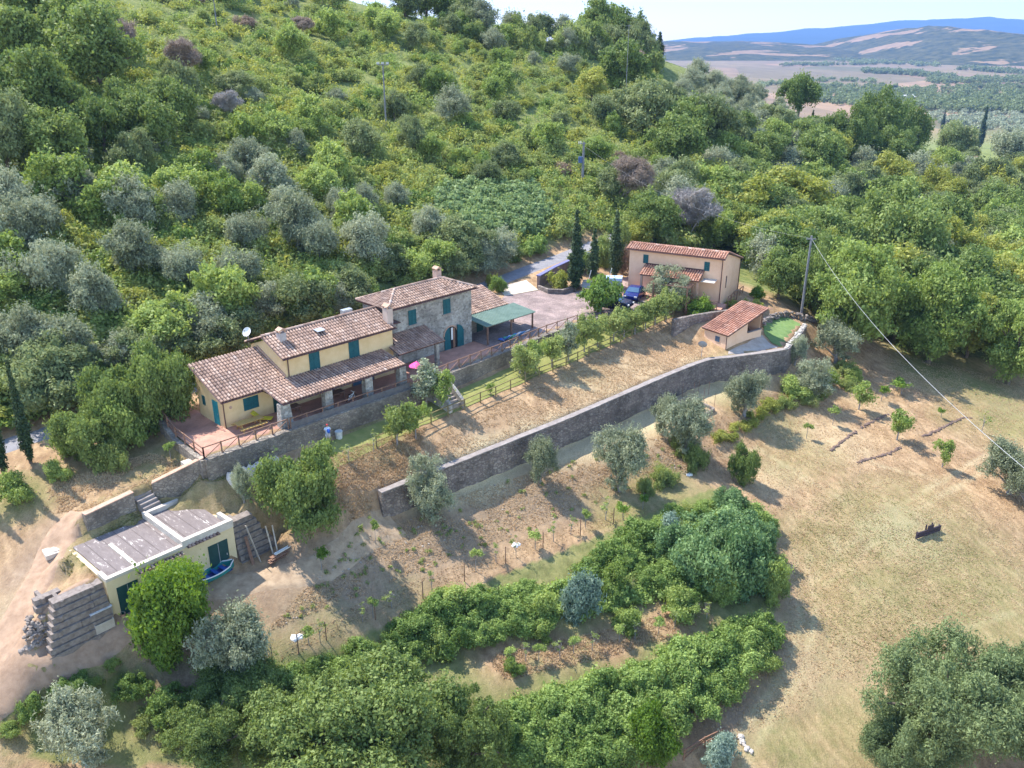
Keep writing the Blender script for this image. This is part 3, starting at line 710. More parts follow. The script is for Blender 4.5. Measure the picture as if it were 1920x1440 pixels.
    ad = n.new('ShaderNodeMath'); ad.operation = 'ADD'; l.new(fine, ad.inputs[0]); l.new(streak, ad.inputs[1])
    l.new(ad.outputs[0], bp.inputs['Height']); l.new(bp.outputs['Normal'], b.inputs['Normal'])
build_ground_mat(groundm)
def build_ground():
    ny, nx = GZ.shape
    vs = np.stack([XX.ravel(), YY.ravel(), GZ.ravel()], -1)
    i = np.arange(nx - 1)[None, :] + np.arange(ny - 1)[:, None] * nx
    f = np.stack([i, i + 1, i + nx + 1, i + nx], -1).reshape(-1, 4)
    me = bpy.data.meshes.new('ground')
    me.vertices.add(len(vs)); me.vertices.foreach_set('co', vs.ravel())
    me.loops.add(f.size); me.loops.foreach_set('vertex_index', f.ravel().astype(np.int32))
    me.polygons.add(len(f)); me.polygons.foreach_set('loop_start', (np.arange(len(f)) * 4).astype(np.int32)); me.polygons.foreach_set('loop_total', np.full(len(f), 4, np.int32))
    me.update()
    for nm, a in (('green', green), ('pale', pale), ('dryweed', dryz), ('dirt', dirt), ('wild', wild), ('plain', plain)):
        at = me.attributes.new(nm, 'FLOAT', 'POINT'); at.data.foreach_set('value', a.ravel().astype(np.float32))
    o = link('ground', me, groundm, smooth=True)
    return tag(o, kind='structure')
build_ground()

asphalt = mk('asphalt', (.20, .19, .20, 1), (.27, .26, .27, 1), 1.2, .9, .3, 60)
gravel = mk('gravel_track', (.30, .195, .125, 1), (.43, .29, .195, 1), 1.6, .95, .6, 25)
rl = [tuple(ST(s, t - 2.0)) for s, t in zip(ROAD_S[:14], ROAD_T[:14])]
tag(ribbon('road', rl, 3.8, .05, asphalt, 1.0), kind='structure')
tag(ribbon('driveway', [P(-120, 1350, -8.1), P(0, 1288, -7.6), P(100, 1232, -7.2), P(180, 1196, -6.9), P(260, 1150, -6.6)], 3.6, .11, gravel, .5, 9, .1), kind='structure')
tag(ribbon('track', [G(150, 962), G(112, 1005), G(85, 1070), G(50, 1130), G(15, 1200), G(-20, 1262)], 2.7, .12, gravel, .5, 9, .16), kind='structure')
tag(ribbon('path', [P(285, 1135, -6.8), P(360, 1110, -6.8), P(440, 1098, -6.8), P(520, 1082, -6.9), P(600, 1066, -6.7), P(660, 1035, -6.8), P(705, 1005, -6.7), P(745, 985, -6.7)], 2.6, .05, mk('worn_dry_path', (.31, .215, .135, 1), (.47, .345, .225, 1), 1.8, .95, .6, 22), .5, 9, .2), kind='structure')
cobble = stone_mat('paving_blocks', [(.26, .185, .165, 1), (.33, .24, .215, 1), (.38, .285, .255, 1), (.30, .215, .20, 1)], (.24, .18, .16, 1), 5.0, (1, 1, 1), .25)
court = [ST(28.3, -2.9), ST(35, -2.5), ST(40, -2.6), ST(45, -3.0), ST(49, -4.5), ST(56, -5.0), ST(61, -4.5), ST(65, -3), ST(65, 1), ST(60, 4.5), ST(52, 4.8), ST(48.6, 5.0), ST(46.2, 8.4), ST(41, 9.6), ST(36, 7), ST(28.3, 7)]
tag(flat_patch('courtyard', court, .08, cobble, 1.0), kind='structure')
def brick_floor(name, c1, c2, mort, sc):
    m = bpy.data.materials.new(name); n, l, b = nodes_of(m); b.inputs['Roughness'].default_value = .85
    tc = n.new('ShaderNodeTexCoord'); br = n.new('ShaderNodeTexBrick'); br.inputs['Scale'].default_value = sc
    br.inputs['Color1'].default_value = c1; br.inputs['Color2'].default_value = c2; br.inputs['Mortar'].default_value = mort; br.inputs['Mortar Size'].default_value = .015
    mp = n.new('ShaderNodeMapping'); mp.inputs['Rotation'].default_value = (0, 0, -TH)
    l.new(tc.outputs['Object'], mp.inputs['Vector']); l.new(mp.outputs['Vector'], br.inputs['Vector'])
    nz = n.new('ShaderNodeTexNoise'); nz.inputs['Scale'].default_value = .9; nz.inputs['Detail'].default_value = 6; l.new(tc.outputs['Object'], nz.inputs['Vector'])
    rp = n.new('ShaderNodeValToRGB'); rp.color_ramp.elements[0].position = .3; rp.color_ramp.elements[0].color = (.75, .75, .75, 1); rp.color_ramp.elements[1].position = .65; rp.color_ramp.elements[1].color = (1.1, 1.1, 1.1, 1)
    l.new(nz.outputs['Fac'], rp.inputs['Fac'])
    mx = n.new('ShaderNodeMixRGB'); mx.blend_type = 'MULTIPLY'; mx.inputs[0].default_value = 1; l.new(br.outputs['Color'], mx.inputs[1]); l.new(rp.outputs['Color'], mx.inputs[2])
    l.new(mx.outputs[0], b.inputs['Base Color']); return m
terracotta = brick_floor('terracotta_paving', (.46, .22, .15, 1), (.53, .28, .195, 1), (.40, .24, .18, 1), 3.2)
terr = [ST(-3.6, -3.8), ST(4, -3.75), ST(15, -3.85), ST(22, -3.35), ST(28.2, -3.0), ST(28.2, 1.2), ST(17, 1.2), ST(17, 0.2), ST(0.1, 0.1), ST(.1, 4.4), ST(-.2, 7.0), ST(-1.7, 7.0), ST(-2.9, 5.2), ST(-3.3, 2)]
tag(flat_patch('terrace', terr, .10, terracotta, 1.0), kind='structure')
lawnm = mk('lawn_grass', (.17, .19, .05, 1), (.27, .26, .085, 1), 1.1, .95, .5, 30, c3=(.36, .30, .14, 1))
lawn = [ST(3.0, -8.0), ST(9, -7.6), ST(17, -7.2), ST(25, -7.05), ST(33, -7.0), ST(42, -6.9), ST(50, -6.7), ST(52.5, -6.9), ST(50.5, -5.6), ST(46, -4.2), ST(40, -3.7), ST(35, -3.6), ST(28, -4.0), ST(22, -4.3), ST(15, -4.75), ST(8, -4.7), ST(4, -4.9), ST(2.6, -6)]
tag(flat_patch('lawn', lawn, .045, lawnm, .8, .15), kind='structure')
lawn2m = mk('clipped_green_lawn', (.12, .20, .06, 1), (.18, .26, .09, 1), 1.5, .95, .3, 40)
gl = [P(u, v, -2.25) for u, v in ((1428, 610), (1446, 601), (1476, 597), (1500, 604), (1500, 615), (1483, 638), (1471, 650), (1447, 643), (1432, 630))]
tag(flat_patch('garden_lawn', gl, .06, lawn2m, .8, .08), kind='structure')
patio = mk('patio_paving', (.36, .30, .25, 1), (.48, .41, .35, 1), 1.4, .9, .3, 30)
pp = [P(u, v, -2.3) for u, v in ((1364, 668), (1366, 658), (1400, 648), (1428, 634), (1446, 646), (1469, 653), (1430, 660))]
tag(flat_patch('patio', pp, .05, patio, .8), kind='structure')
ramp_poly = [ST(41.2, 9.7), ST(46.0, 8.7), ST(47.6, 12.3), ST(42.8, 12.6)]
tag(flat_patch('gateway_paving', ramp_poly, .055, mk('pale_paving', (.50, .42, .32, 1), (.58, .50, .40, 1), 2, .9, .2), .8), kind='structure')
# ------------------------------------------------------------------ far hills
def hillmesh(name, x0, x1, y0, y1, prof, nx, ny, seed, mat, rough=.12, base=-60):
    xs = np.linspace(x0, x1, nx); ys = np.linspace(y0, y1, ny)
    X, Y = np.meshgrid(xs, ys)
    cross = np.sin(np.clip((Y - y0) / (y1 - y0), 0, 1) * math.pi) ** .8
    H = np.interp(X, [p[0] for p in prof], [p[1] for p in prof])
    w = (x1 - x0)
    Z = base + (H - base) * cross * (1 + rough * fbm(X / (w * .05), Y / (w * .05), seed, 5))
    vs = np.stack([X.ravel(), Y.ravel(), Z.ravel()], -1)
    i = np.arange(nx - 1)[None, :] + np.arange(ny - 1)[:, None] * nx
    f = np.stack([i, i + 1, i + nx + 1, i + nx], -1).reshape(-1, 4)
    me = bpy.data.meshes.new(name); me.from_pydata(vs.tolist(), [], f.tolist())
    tag(link(name, me, mat, smooth=True), kind='structure')
    return xs, ys, Z
def far_mat(name, sc, forest, field, thr, sc2):
    m = bpy.data.materials.new(name); n, l, b = nodes_of(m); b.inputs['Roughness'].default_value = 1; b.inputs['Specular IOR Level'].default_value = 0
    tc = n.new('ShaderNodeTexCoord')
    a = n.new('ShaderNodeTexNoise'); a.inputs['Scale'].default_value = sc; a.inputs['Detail'].default_value = 5; a.inputs['Roughness'].default_value = .55
    c = n.new('ShaderNodeTexNoise'); c.inputs['Scale'].default_value = sc2; c.inputs['Detail'].default_value = 6; c.inputs['Roughness'].default_value = .7
    l.new(tc.outputs['Object'], a.inputs['Vector']); l.new(tc.outputs['Object'], c.inputs['Vector'])
    r1 = n.new('ShaderNodeValToRGB'); r1.color_ramp.elements[0].position = thr; r1.color_ramp.elements[1].position = thr + .015
    l.new(a.outputs['Fac'], r1.inputs['Fac'])
    r2 = n.new('ShaderNodeValToRGB'); r2.color_ramp.elements[0].position = .35; r2.color_ramp.elements[0].color = forest[0]; r2.color_ramp.elements[1].position = .65; r2.color_ramp.elements[1].color = forest[1]
    l.new(c.outputs['Fac'], r2.inputs['Fac'])
    r3 = n.new('ShaderNodeValToRGB'); r3.color_ramp.elements[0].position = .35; r3.color_ramp.elements[0].color = field[0]; r3.color_ramp.elements[1].position = .65; r3.color_ramp.elements[1].color = field[1]
    l.new(c.outputs['Fac'], r3.inputs['Fac'])
    mx = n.new('ShaderNodeMixRGB'); l.new(r1.outputs['Color'], mx.inputs[0]); l.new(r2.outputs['Color'], mx.inputs[1]); l.new(r3.outputs['Color'], mx.inputs[2])
    l.new(mx.outputs[0], b.inputs['Base Color']); return m
hm = far_mat('wooded_hill', .0035, ((.025, .038, .016, 1), (.115, .11, .05, 1)), ((.20, .14, .08, 1), (.31, .215, .13, 1)), .565, .028)
hb = far_mat('distant_forest', .0008, ((.03, .055, .035, 1), (.05, .08, .045, 1)), ((.06, .08, .05, 1), (.08, .09, .05, 1)), .62, .004)
def prof_at(Y, lst):
    """skyline profile measured in the photograph turned into heights at distance Y"""
    out = []
    for u, v in lst:
        d = ray(u, v); k = Y / d[1]; out.append((k * d[0], CAM_H + k * d[2]))
    return out
HILL_A = hillmesh('hill', 950, 3600, 2700, 5200, prof_at(3950, [(1240, 118), (1450, 116), (1540, 104), (1600, 84), (1660, 66), (1720, 55), (1745, 50), (1780, 56), (1850, 66), (1900, 72), (2000, 66), (2200, 60)]), 160, 90, 3, hm, .10, -52)
HILL_B = hillmesh('hill', 300, 3000, 3300, 6800, prof_at(5050, [(1100, 100), (1240, 77), (1300, 79), (1400, 77), (1450, 80), (1500, 84), (1560, 90), (1620, 100), (1800, 110)]), 130, 80, 8, hm, .10, -52)
HILL_C = hillmesh('hill', 2200, 16000, 9500, 15500, prof_at(12500, [(1220, 85), (1300, 74), (1340, 69), (1380, 68), (1420, 63), (1450, 62), (1490, 60), (1520, 54), (1560, 53), (1600, 48), (1640, 47), (1680, 41), (1720, 41), (1760, 37), (1800, 37), (1830, 34), (1880, 38), (1920, 43), (1960, 42), (2200, 50), (2600, 60)]), 260, 60, 12, hb, .16, -55)
# ------------------------------------------------------------------ building materials
PLASTER = mk('yellow_plaster', (.66, .47, .24, 1), (.74, .55, .31, 1), 1.1, .9, .15, 30)
PLASTER2 = mk('ochre_plaster', (.71, .455, .30, 1), (.79, .535, .37, 1), .9, .9, .12, 30)
SHEDP = mk('shed_plaster', (.66, .53, .31, 1), (.73, .60, .38, 1), 1.1, .9, .15, 30)
TRIMW = mk('pale_concrete', (.50, .43, .36, 1), (.64, .57, .48, 1), 2.0, .9, .2, 25)
STONE = stone_mat('rubble_stone', [(.26, .24, .21, 1), (.42, .39, .34, 1), (.50, .47, .42, 1), (.25, .225, .20, 1), (.46, .42, .37, 1)], (.40, .375, .34, 1), 4.2, (1, 1, 1.35), .6)
WALLST = stone_mat('terrace_wall_stone', [(.19, .155, .125, 1), (.28, .235, .185, 1), (.35, .30, .24, 1), (.22, .18, .15, 1)], (.215, .18, .145, 1), 4.4, (1, 1, 1.5), .7)
WALL2ST = stone_mat('old_retaining_stone', [(.17, .135, .12, 1), (.27, .22, .19, 1), (.34, .29, .25, 1), (.20, .165, .15, 1)], (.20, .165, .145, 1), 3.6, (1, 1, 1.4), .8)
CAPST = mk('wall_coping', (.21, .18, .165, 1), (.33, .29, .265, 1), 1.6, .95, .4, 20)
BRICKCAP = mk('brick_coping', (.40, .24, .17, 1), (.52, .36, .27, 1), 3, .9, .3)
TEAL = mk('teal_shutter_paint', (.012, .085, .10, 1), (.018, .12, .14, 1), 3, .5)
TEALD = mk('dark_green_door', (.012, .05, .05, 1), (.02, .07, .065, 1), 3, .55)
TEALL = mk('turquoise_door_paint', (.03, .23, .25, 1), (.045, .28, .30, 1), 3, .5)
BROWN = mk('brown_gutter_metal', (.075, .035, .035, 1), (.10, .05, .045, 1), 3, .5)
WOOD = mk('weathered_wood', (.17, .09, .06, 1), (.28, .165, .11, 1), 7, .8, .3)
WOODY = mk('honey_wood', (.40, .24, .07, 1), (.52, .33, .11, 1), 6, .6)
WOODP = mk('pale_plank', (.42, .35, .28, 1), (.58, .50, .41, 1), 5, .85)
TIMBER = mk('old_sleeper_timber', (.165, .135, .115, 1), (.29, .245, .215, 1), 3.5, .92, .5, 18)
DARKIN = mk('dark_interior', (.02, .017, .016, 1), (.035, .03, .028, 1), 2, .9)
GLASS = mk('window_glass', (.05, .10, .17, 1), (.07, .14, .22, 1), 1, .08, spec=.8)
METAL = mk('galvanised_metal', (.34, .36, .38, 1), (.46, .48, .50, 1), 3, .45, metal=.4)
WHITE = mk('white_paint', (.72, .71, .69, 1), (.80, .79, .77, 1), 2, .6)
TILE = tile_mat('roof_tiles', [(.10, .055, .05, 1), (.25, .155, .11, 1), (.37, .245, .185, 1), (.49, .35, .275, 1), (.62, .50, .43, 1)])
TILE2 = tile_mat('red_roof_tiles', [(.17, .08, .05, 1), (.36, .17, .11, 1), (.47, .235, .155, 1), (.56, .33, .24, 1), (.64, .47, .38, 1)])
BR = random.Random(21)
def plane(p0, ea, eb):
    """point builder for a roof plane: a along ea, b along eb, lifted along the normal"""
    p0 = Vector(p0); ea = Vector(ea).normalized(); eb = Vector(eb).normalized(); nn = ea.cross(eb).normalized()
    if nn.z < 0: nn = -nn
    return lambda a, b, h: p0 + ea * a + eb * b + nn * h
def slab(mb, f, a0, a1, b0, b1, th=.12, mi=0):
    vs = [f(a0, b0, 0), f(a1, b0, 0), f(a1, b1, 0), f(a0, b1, 0), f(a0, b0, -th), f(a1, b0, -th), f(a1, b1, -th), f(a0, b1, -th)]
    mb.add(vs, [(0, 1, 2, 3), (7, 6, 5, 4), (0, 4, 5, 1), (1, 5, 6, 2), (2, 6, 7, 3), (3, 7, 4, 0)], mi)
def louvre(name, parent, axis, at, c0, c1, z0, z1, mat, sgn, leaves_=2, th=.06):
    """shutter leaves with frame and slats on a wall face: axis 't' (face normal -t) or 's'"""
    mb = MB()
    def bx(a0, a1, d0, d1, zz0, zz1):
        d0, d1 = sorted((at + sgn * d0, at + sgn * d1))
        if axis == 't': mb.box(a0, a1, d0, d1, zz0, zz1)
        else: mb.box(d0, d1, a0, a1, zz0, zz1)
    w = (c1 - c0) / leaves_
    for i in range(leaves_):
        a, b = c0 + i * w + .01, c0 + (i + 1) * w - .01
        bx(a, a + .07, .01, th, z0, z1); bx(b - .07, b, .01, th, z0, z1)
        for zz in (z0, (z0 + z1) / 2 - .04, z1 - .08): bx(a + .07, b - .07, .01, th, zz, zz + .08)
        z = z0 + .1
        while z < z1 - .12:
            bx(a + .07, b - .07, .012, th - .02, z, z + .045); z += .085
        bx(a + .07, b - .07, .005, .014, z0 + .08, z1 - .08)
    return mb.build(name, mat, parent)

# ------------------------------------------------------------------ farmhouse
farm = empty('farmhouse', (AO[0], AO[1], 0), TH, 'long tiled farmhouse with yellow wings and a square stone tower house', 'house')
w = MB(); w.prism([(0, -.4), (4.25, -.4), (4.25, 4.15), (0, 2.58)], 'x', 0, 5.82)
w.build('annexe_wall', PLASTER, farm)
w = MB(); w.prism([(0.02, -.4), (5.4, -.4), (5.4, 4.42), (2.7, 5.46), (0.02, 4.42)], 'x', 5.8, 17.0)
w.build('upper_wall', PLASTER, farm)
w = MB(); w.box(17.75, 28.05, 1.3, 5.4, -.5, 5.72)
tower = w.build('tower_wall', STONE, farm)
# annexe roof and porch roof
sl = .37; pl = .17
up = Vector((0, 1, sl)); upn = 1 / math.sqrt(1 + sl * sl)
fa = plane((0, -.5, 2.565), (1, 0, 0), up); La = 5.0 / upn
fp = plane((0, -3.35, 2.75 - 3.35 * pl), (1, 0, 0), (0, 1, pl)); Lp = 3.35 * math.sqrt(1 + pl * pl)
m = MB()
tile_roof(m, fa, -.38, 3.32, 0, La, BR); tile_roof(m, fa, 3.32, 5.76, .5 / upn, La, BR)
tile_roof(m, fp, 3.32, 15.75, 0, Lp, BR)
roof1 = m.build('annexe_roof', TILE, farm, tile=True)
m = MB(); slab(m, fa, -.36, 3.3, .03, La, .11); slab(m, fa, 3.3, 5.78, .5 / upn + .02, La, .11); slab(m, fp, 3.34, 15.7, .04, Lp, .11)
m.build('roof_deck', BROWN, roof1)
# upper yellow roof
sy = .385
fy = plane((0, -.38, 4.60), (1, 0, 0), (0, 1, sy)); Ly = 3.08 * math.sqrt(1 + sy * sy)
fyb = plane((0, 5.78, 4.60), (1, 0, 0), (0, -1, sy))
m = MB(); tile_roof(m, fy, 5.42, 17.2, 0, Ly, BR); tile_roof(m, fyb, 5.42, 17.2, 0, Ly, BR)
ridge_tiles(m, (5.4, 2.7, 5.86), (17.2, 2.7, 5.86), BR)
roof2 = m.build('upper_roof', TILE, farm, tile=True)
m = MB(); slab(m, fy, 5.45, 17.15, .03, Ly, .11); slab(m, fyb, 5.45, 17.15, .03, Ly, .11); m.build('roof_deck', BROWN, roof2)
# tower hip roof
ex0, ex1, ey0, ey1, ez, rz_ = 17.3, 28.5, .88, 5.85, 5.86, 6.82
ry = (ey0 + ey1) / 2; hh = (rz_ - ez); half = (ey1 - ey0) / 2; hx = 2.75
st_ = hh / half; Lh = math.hypot(half, hh); sh = hh / hx; Lx = math.hypot(hx, hh)
ff = plane((0, ey0, ez), (1, 0, 0), (0, 1, st_)); fb = plane((0, ey1, ez), (1, 0, 0), (0, -1, st_))
fl = plane((ex0, 0, ez), (0, 1, 0), (1, 0, sh)); fr_ = plane((ex1, 0, ez), (0, 1, 0), (-1, 0, sh))
lim = lambda a: Lh * min(1, max(0, (a - ex0) / hx), max(0, (ex1 - a) / hx))
lim2 = lambda a: Lx * min(1, max(0, (a - ey0) / half), max(0, (ey1 - a) / half))
m = MB(); tile_roof(m, ff, ex0, ex1, 0, lim, BR); tile_roof(m, fb, ex0, ex1, 0, lim, BR); tile_roof(m, fl, ey0, ey1, 0, lim2, BR); tile_roof(m, fr_, ey0, ey1, 0, lim2, BR)
ridge_tiles(m, (ex0 + hx, ry, rz_ + .05), (ex1 - hx, ry, rz_ + .05), BR)
for a, b in (((ex0, ey0), ex0 + hx), ((ex0, ey1), ex0 + hx), ((ex1, ey0), ex1 - hx), ((ex1, ey1), ex1 - hx)):
    ridge_tiles(m, (a[0], a[1], ez + .07), (b, ry, rz_ + .07), BR, .12)
roof3 = m.build('tower_roof', TILE, farm, tile=True)
m = MB(); e = [(ex0 + .03, ey0 + .03), (ex1 - .03, ey0 + .03), (ex1 - .03, ey1 - .03), (ex0 + .03, ey1 - .03)]
m.add([(x, y, ez - .12) for x, y in e] + [(x, y, ez) for x, y in e] + [(ex0 + hx, ry, rz_), (ex1 - hx, ry, rz_)], [(3, 2, 1, 0), (0, 1, 5, 4), (1, 2, 6, 5), (2, 3, 7, 6), (3, 0, 4, 7), (4, 5, 9, 8), (5, 6, 9), (6, 7, 8, 9), (7, 4, 8)])
m.build('roof_deck', BROWN, roof3)
# lean-to roof on the tower front
sl2 = .31
f5 = plane((0, -1.65, 2.42), (1, 0, 0), (0, 1, sl2)); L5 = 2.95 * math.sqrt(1 + sl2 ** 2)
m = MB(); tile_roof(m, f5, 16.35, 21.9, 0, 1.35 * 1.047, BR); tile_roof(m, f5, 17.1, 21.9, 1.35 * 1.047, L5, BR)
roof4 = m.build('lean_to_roof', TILE, farm, tile=True)
m = MB(); slab(m, f5, 16.4, 21.86, .03, 1.35 * 1.047, .1); slab(m, f5, 17.12, 21.86, 1.35 * 1.047 + .01, L5, .1); m.build('roof_deck', BROWN, roof4)
m = MB(); m.box(20.9, 21.25, -1.5, -1.15, -.1, 2.42); m.build('pillar', STONE, farm)
m = MB(); m.box(16.4, 16.75, -1.5, -1.15, -.1, 2.42); m.build('pillar', STONE, farm)
# porch pillars, beam
for i, (s, wd_) in enumerate([(3.62, .42), (7.7, .36), (11.8, .36), (15.5, .36)]):
    m = MB(); b = wd_ * (1.35 if i == 0 else 1.1)
    m.add([(s - b, -3.25 - (.12 if i == 0 else 0), -.2), (s + b, -3.25 - (.12 if i == 0 else 0), -.2), (s + b, -2.6, -.2), (s - b, -2.6, -.2), (s - wd_, -3.2, 2.02), (s + wd_, -3.2, 2.02), (s + wd_, -2.65, 2.02), (s - wd_, -2.65, 2.02)], [(0, 3, 2, 1), (4, 5, 6, 7), (0, 1, 5, 4), (1, 2, 6, 5), (2, 3, 7, 6), (3, 0, 4, 7)])
    m.build('pillar', STONE, farm)
m = MB(); m.box(3.4, 15.7, -3.08, -2.82, 2.03, 2.16)
for k in range(24): m.box(3.6 + k * .52, 3.68 + k * .52, -3.2, 0.0, 2.165 - .0, 2.19)
m.build('porch_beam', WOOD, farm)
# gutters and downpipes
m = MB()
m.tube([(-.4, -.56, 2.50), (3.3, -.56, 2.50)], .055, 6); m.tube([(3.3, -3.42, 2.12), (15.8, -3.42, 2.12)], .055, 6); m.tube([(5.4, -.45, 4.53), (17.2, -.45, 4.53)], .055, 6); m.tube([(17.2, .8, 5.78), (28.6, .8, 5.78)], .055, 6)
m.build('gutter', BROWN, farm)
m = MB(); m.tube([(.05, -.5, 2.5), (-.02, -.08, 2.3), (-.02, -.08, 0)], .045, 6); m.build('downpipe', BROWN, farm)
m = MB(); m.tube([(6.05, -.4, 4.53), (6.05, -.07, 4.3), (6.05, -.07, 2.8)], .045, 6); m.build('downpipe', BROWN, farm)
# openings
louvre('shutter', farm, 't', 0, 1.72, 3.06, 1.05, 2.10, TEAL, -1)
louvre('shutter', farm, 't', .02, 8.1, 9.15, 2.78, 4.50, TEAL, -1)
louvre('shutter', farm, 't', .02, 12.15, 13.25, 2.78, 4.50, TEAL, -1)
louvre('shutter', farm, 't', 1.3, 19.93, 20.88, 3.74, 5.17, TEAL, -1)
s2 = louvre('shutter', farm, 't', 1.3, 24.27, 25.22, 3.86, 5.32, TEAL, -1)
m = MB(); m.box(19.8, 21.0, 1.18, 1.3, 3.62, 3.735); m.build('window_sill', CAPST, farm)
m = MB(); m.box(24.15, 25.35, 1.18, 1.3, 3.74, 3.855); m.build('window_sill', CAPST, farm)
d = louvre('door', farm, 's', 0, .85, 1.72, .05, 2.1, TEALL, -1, 1)
m = MB(); m.box(-.09, -.065, .93, .97, .98, 1.1); m.build('handle', METAL, d)
louvre('shutter', farm, 's', 0, 3.0, 3.46, 1.16, 1.98, TEAL, -1, 1)
d = louvre('door', farm, 't', 0, 4.35, 5.6, .05, 2.25, TEALD, -1, 2)
for a, b, z0, z1 in ((6.5, 8.4, .9, 1.9), (9.2, 10.3, .05, 2.1), (12.3, 14.6, .05, 2.05)):
    f = MB(); f.box(a - .08, b + .08, -.03, .02, z0, z1 + .08); fr2 = f.build('window', WOOD, farm)
    f = MB(); n = 2
    for k in range(n):
        f.box(a + (b - a) * k / n + .03, a + (b - a) * (k + 1) / n - .03, -.045, -.031, z0 + .08, z1)
    f.build('pane', GLASS, fr2)
# arched doorway of the tower
m = MB(); arc = [(24.3 + 1.75 / 2 + .98 * math.cos(a), 1.55 + .98 * math.sin(a)) for a in np.linspace(0, math.pi, 13)]
arcI = [(24.3 + 1.75 / 2 + .86 * math.cos(a), 1.55 + .86 * math.sin(a)) for a in np.linspace(0, math.pi, 13)]
pi_ = [(25.175 + .86, 0.03)] + arcI + [(25.175 - .86, .03)]
m.prism(pi_, 'y', 1.262, 1.30); dd = m.build('doorway', DARKIN, farm)
m = MB()
for (a0, a1) in zip(arc[:-1], arc[1:]):
    i0 = arcI[arc.index(a0)]; i1 = arcI[arc.index(a1)]
    m.prism([i0, a0, a1, i1], 'y', 1.23, 1.3)
m.build('stone_arch', BRICKCAP, farm)
m = MB(); pts = [(25.1, .05)] + [q for q in arcI if q[0] < 25.12] + [(25.175 - .86, .05)]
m.prism(pts, 'y', 1.19, 1.255); l1 = m.build('door', TEAL, farm)
m = MB(); m.prism([(25.95, .05), (26.78, .05), (26.78, 1.75), (26.55, 2.2), (26.2, 2.42), (25.95, 2.46)], 'y', 1.13, 1.20); m.build('door', TEAL, farm)
m = MB(); m.box(25.42, 25.7, 1.235, 1.258, .05, 2.2); m.build('inner_door', WOOD, farm)
m = MB(); m.box(25.2, 25.42, 1.24, 1.258, 1.0, 2.25); m.build('curtain', WHITE, farm)
# chimneys, skylights
def chimney(par, s, t, z0, z1, w, d, mat=CAPST, cap=True, name='chimney'):
    m = MB(); m.box(s - w / 2, s + w / 2, t - d / 2, t + d / 2, z0, z1)
    o = m.build(name, mat, par)
    m = MB()
    for sx in (-1, 1):
        for sy_ in (-1, 1): m.box(s + sx * (w / 2 - .07) - .06, s + sx * (w / 2 - .07) + .06, t + sy_ * (d / 2 - .07) - .06, t + sy_ * (d / 2 - .07) + .06, z1, z1 + .24)
    m.prism([(s - w / 2 - .06, z1 + .24), (s + w / 2 + .06, z1 + .24), (s, z1 + .46)], 'y', t - d / 2 - .06, t + d / 2 + .06)
    m.build('chimney_cap', BRICKCAP, o); return o
chimney(roof2, 6.75, 1.75, 5.1, 6.1, .62, .55, mk('grey_render', (.36, .32, .31, 1), (.46, .42, .40, 1), 2, .9))
chimney(farm, 17.0, .55, 4.4, 6.25, .62, .72, mk('pink_render', (.50, .38, .31, 1), (.60, .47, .40, 1), 1.5, .9))
m = MB(); m.prism([(16.7, 4.75), (18.1, 4.68), (18.1, 4.78), (16.7, 4.86)], 'y', .1, 1.25); m.build('chimney_flashing', BROWN, farm)
chimney(roof3, 26.25, 4.35, 6.2, 7.35, .62, .62, mk('brick_chimney', (.48, .32, .25, 1), (.58, .42, .34, 1), 4, .9))
def skylight(s, b, tilt=.5):
    fr = MB(); q = [fy(s - .42, b - .55, .07), fy(s + .42, b - .55, .07), fy(s + .42, b + .55, .07), fy(s - .42, b + .55, .07)]
    lo = [fy(s - .42, b - .55, -.02), fy(s + .42, b - .55, -.02), fy(s + .42, b + .55, -.02), fy(s - .42, b + .55, -.02)]
    fr.add(q + lo, [(0, 1, 2, 3), (0, 4, 5, 1), (1, 5, 6, 2), (2, 6, 7, 3), (3, 7, 4, 0)]); o = fr.build('skylight', DARKIN, roof2)
    g = MB(); n0 = fy(0, 0, 1) - fy(0, 0, 0)
    a, b_, c, d_ = fy(s - .4, b - .1, .34), fy(s + .4, b - .1, .34), fy(s + .4, b + .58, .16), fy(s - .4, b + .58, .16)
    g.add([a, b_, c, d_] + [p - n0 * .04 for p in (a, b_, c, d_)], [(0, 1, 2, 3), (7, 6, 5, 4), (0, 4, 5, 1), (1, 5, 6, 2), (2, 6, 7, 3), (3, 7, 4, 0)]); g.build('sash', METAL, o)
skylight(10.3, 1.85)
m = MB(); m.box(13.9, 14.9, 3.0, 3.5, 5.6, 6.15); m.build('roof_vent', METAL, roof2)
# brick flashing strip beside the upper block
m = MB(); m.prism([(0.0, 2.80), (4.2, 4.36), (4.2, 4.62), (0.0, 3.06)], 'x', 5.70, 5.80); m.build('flashing', BRICKCAP, farm)
# little wall ornament
m = MB(); m.tube([(.62, -.03, 1.72), (.62, .0, 1.72)], [.13, .13], 10); m.build('wall_plaque', BRICKCAP, farm)
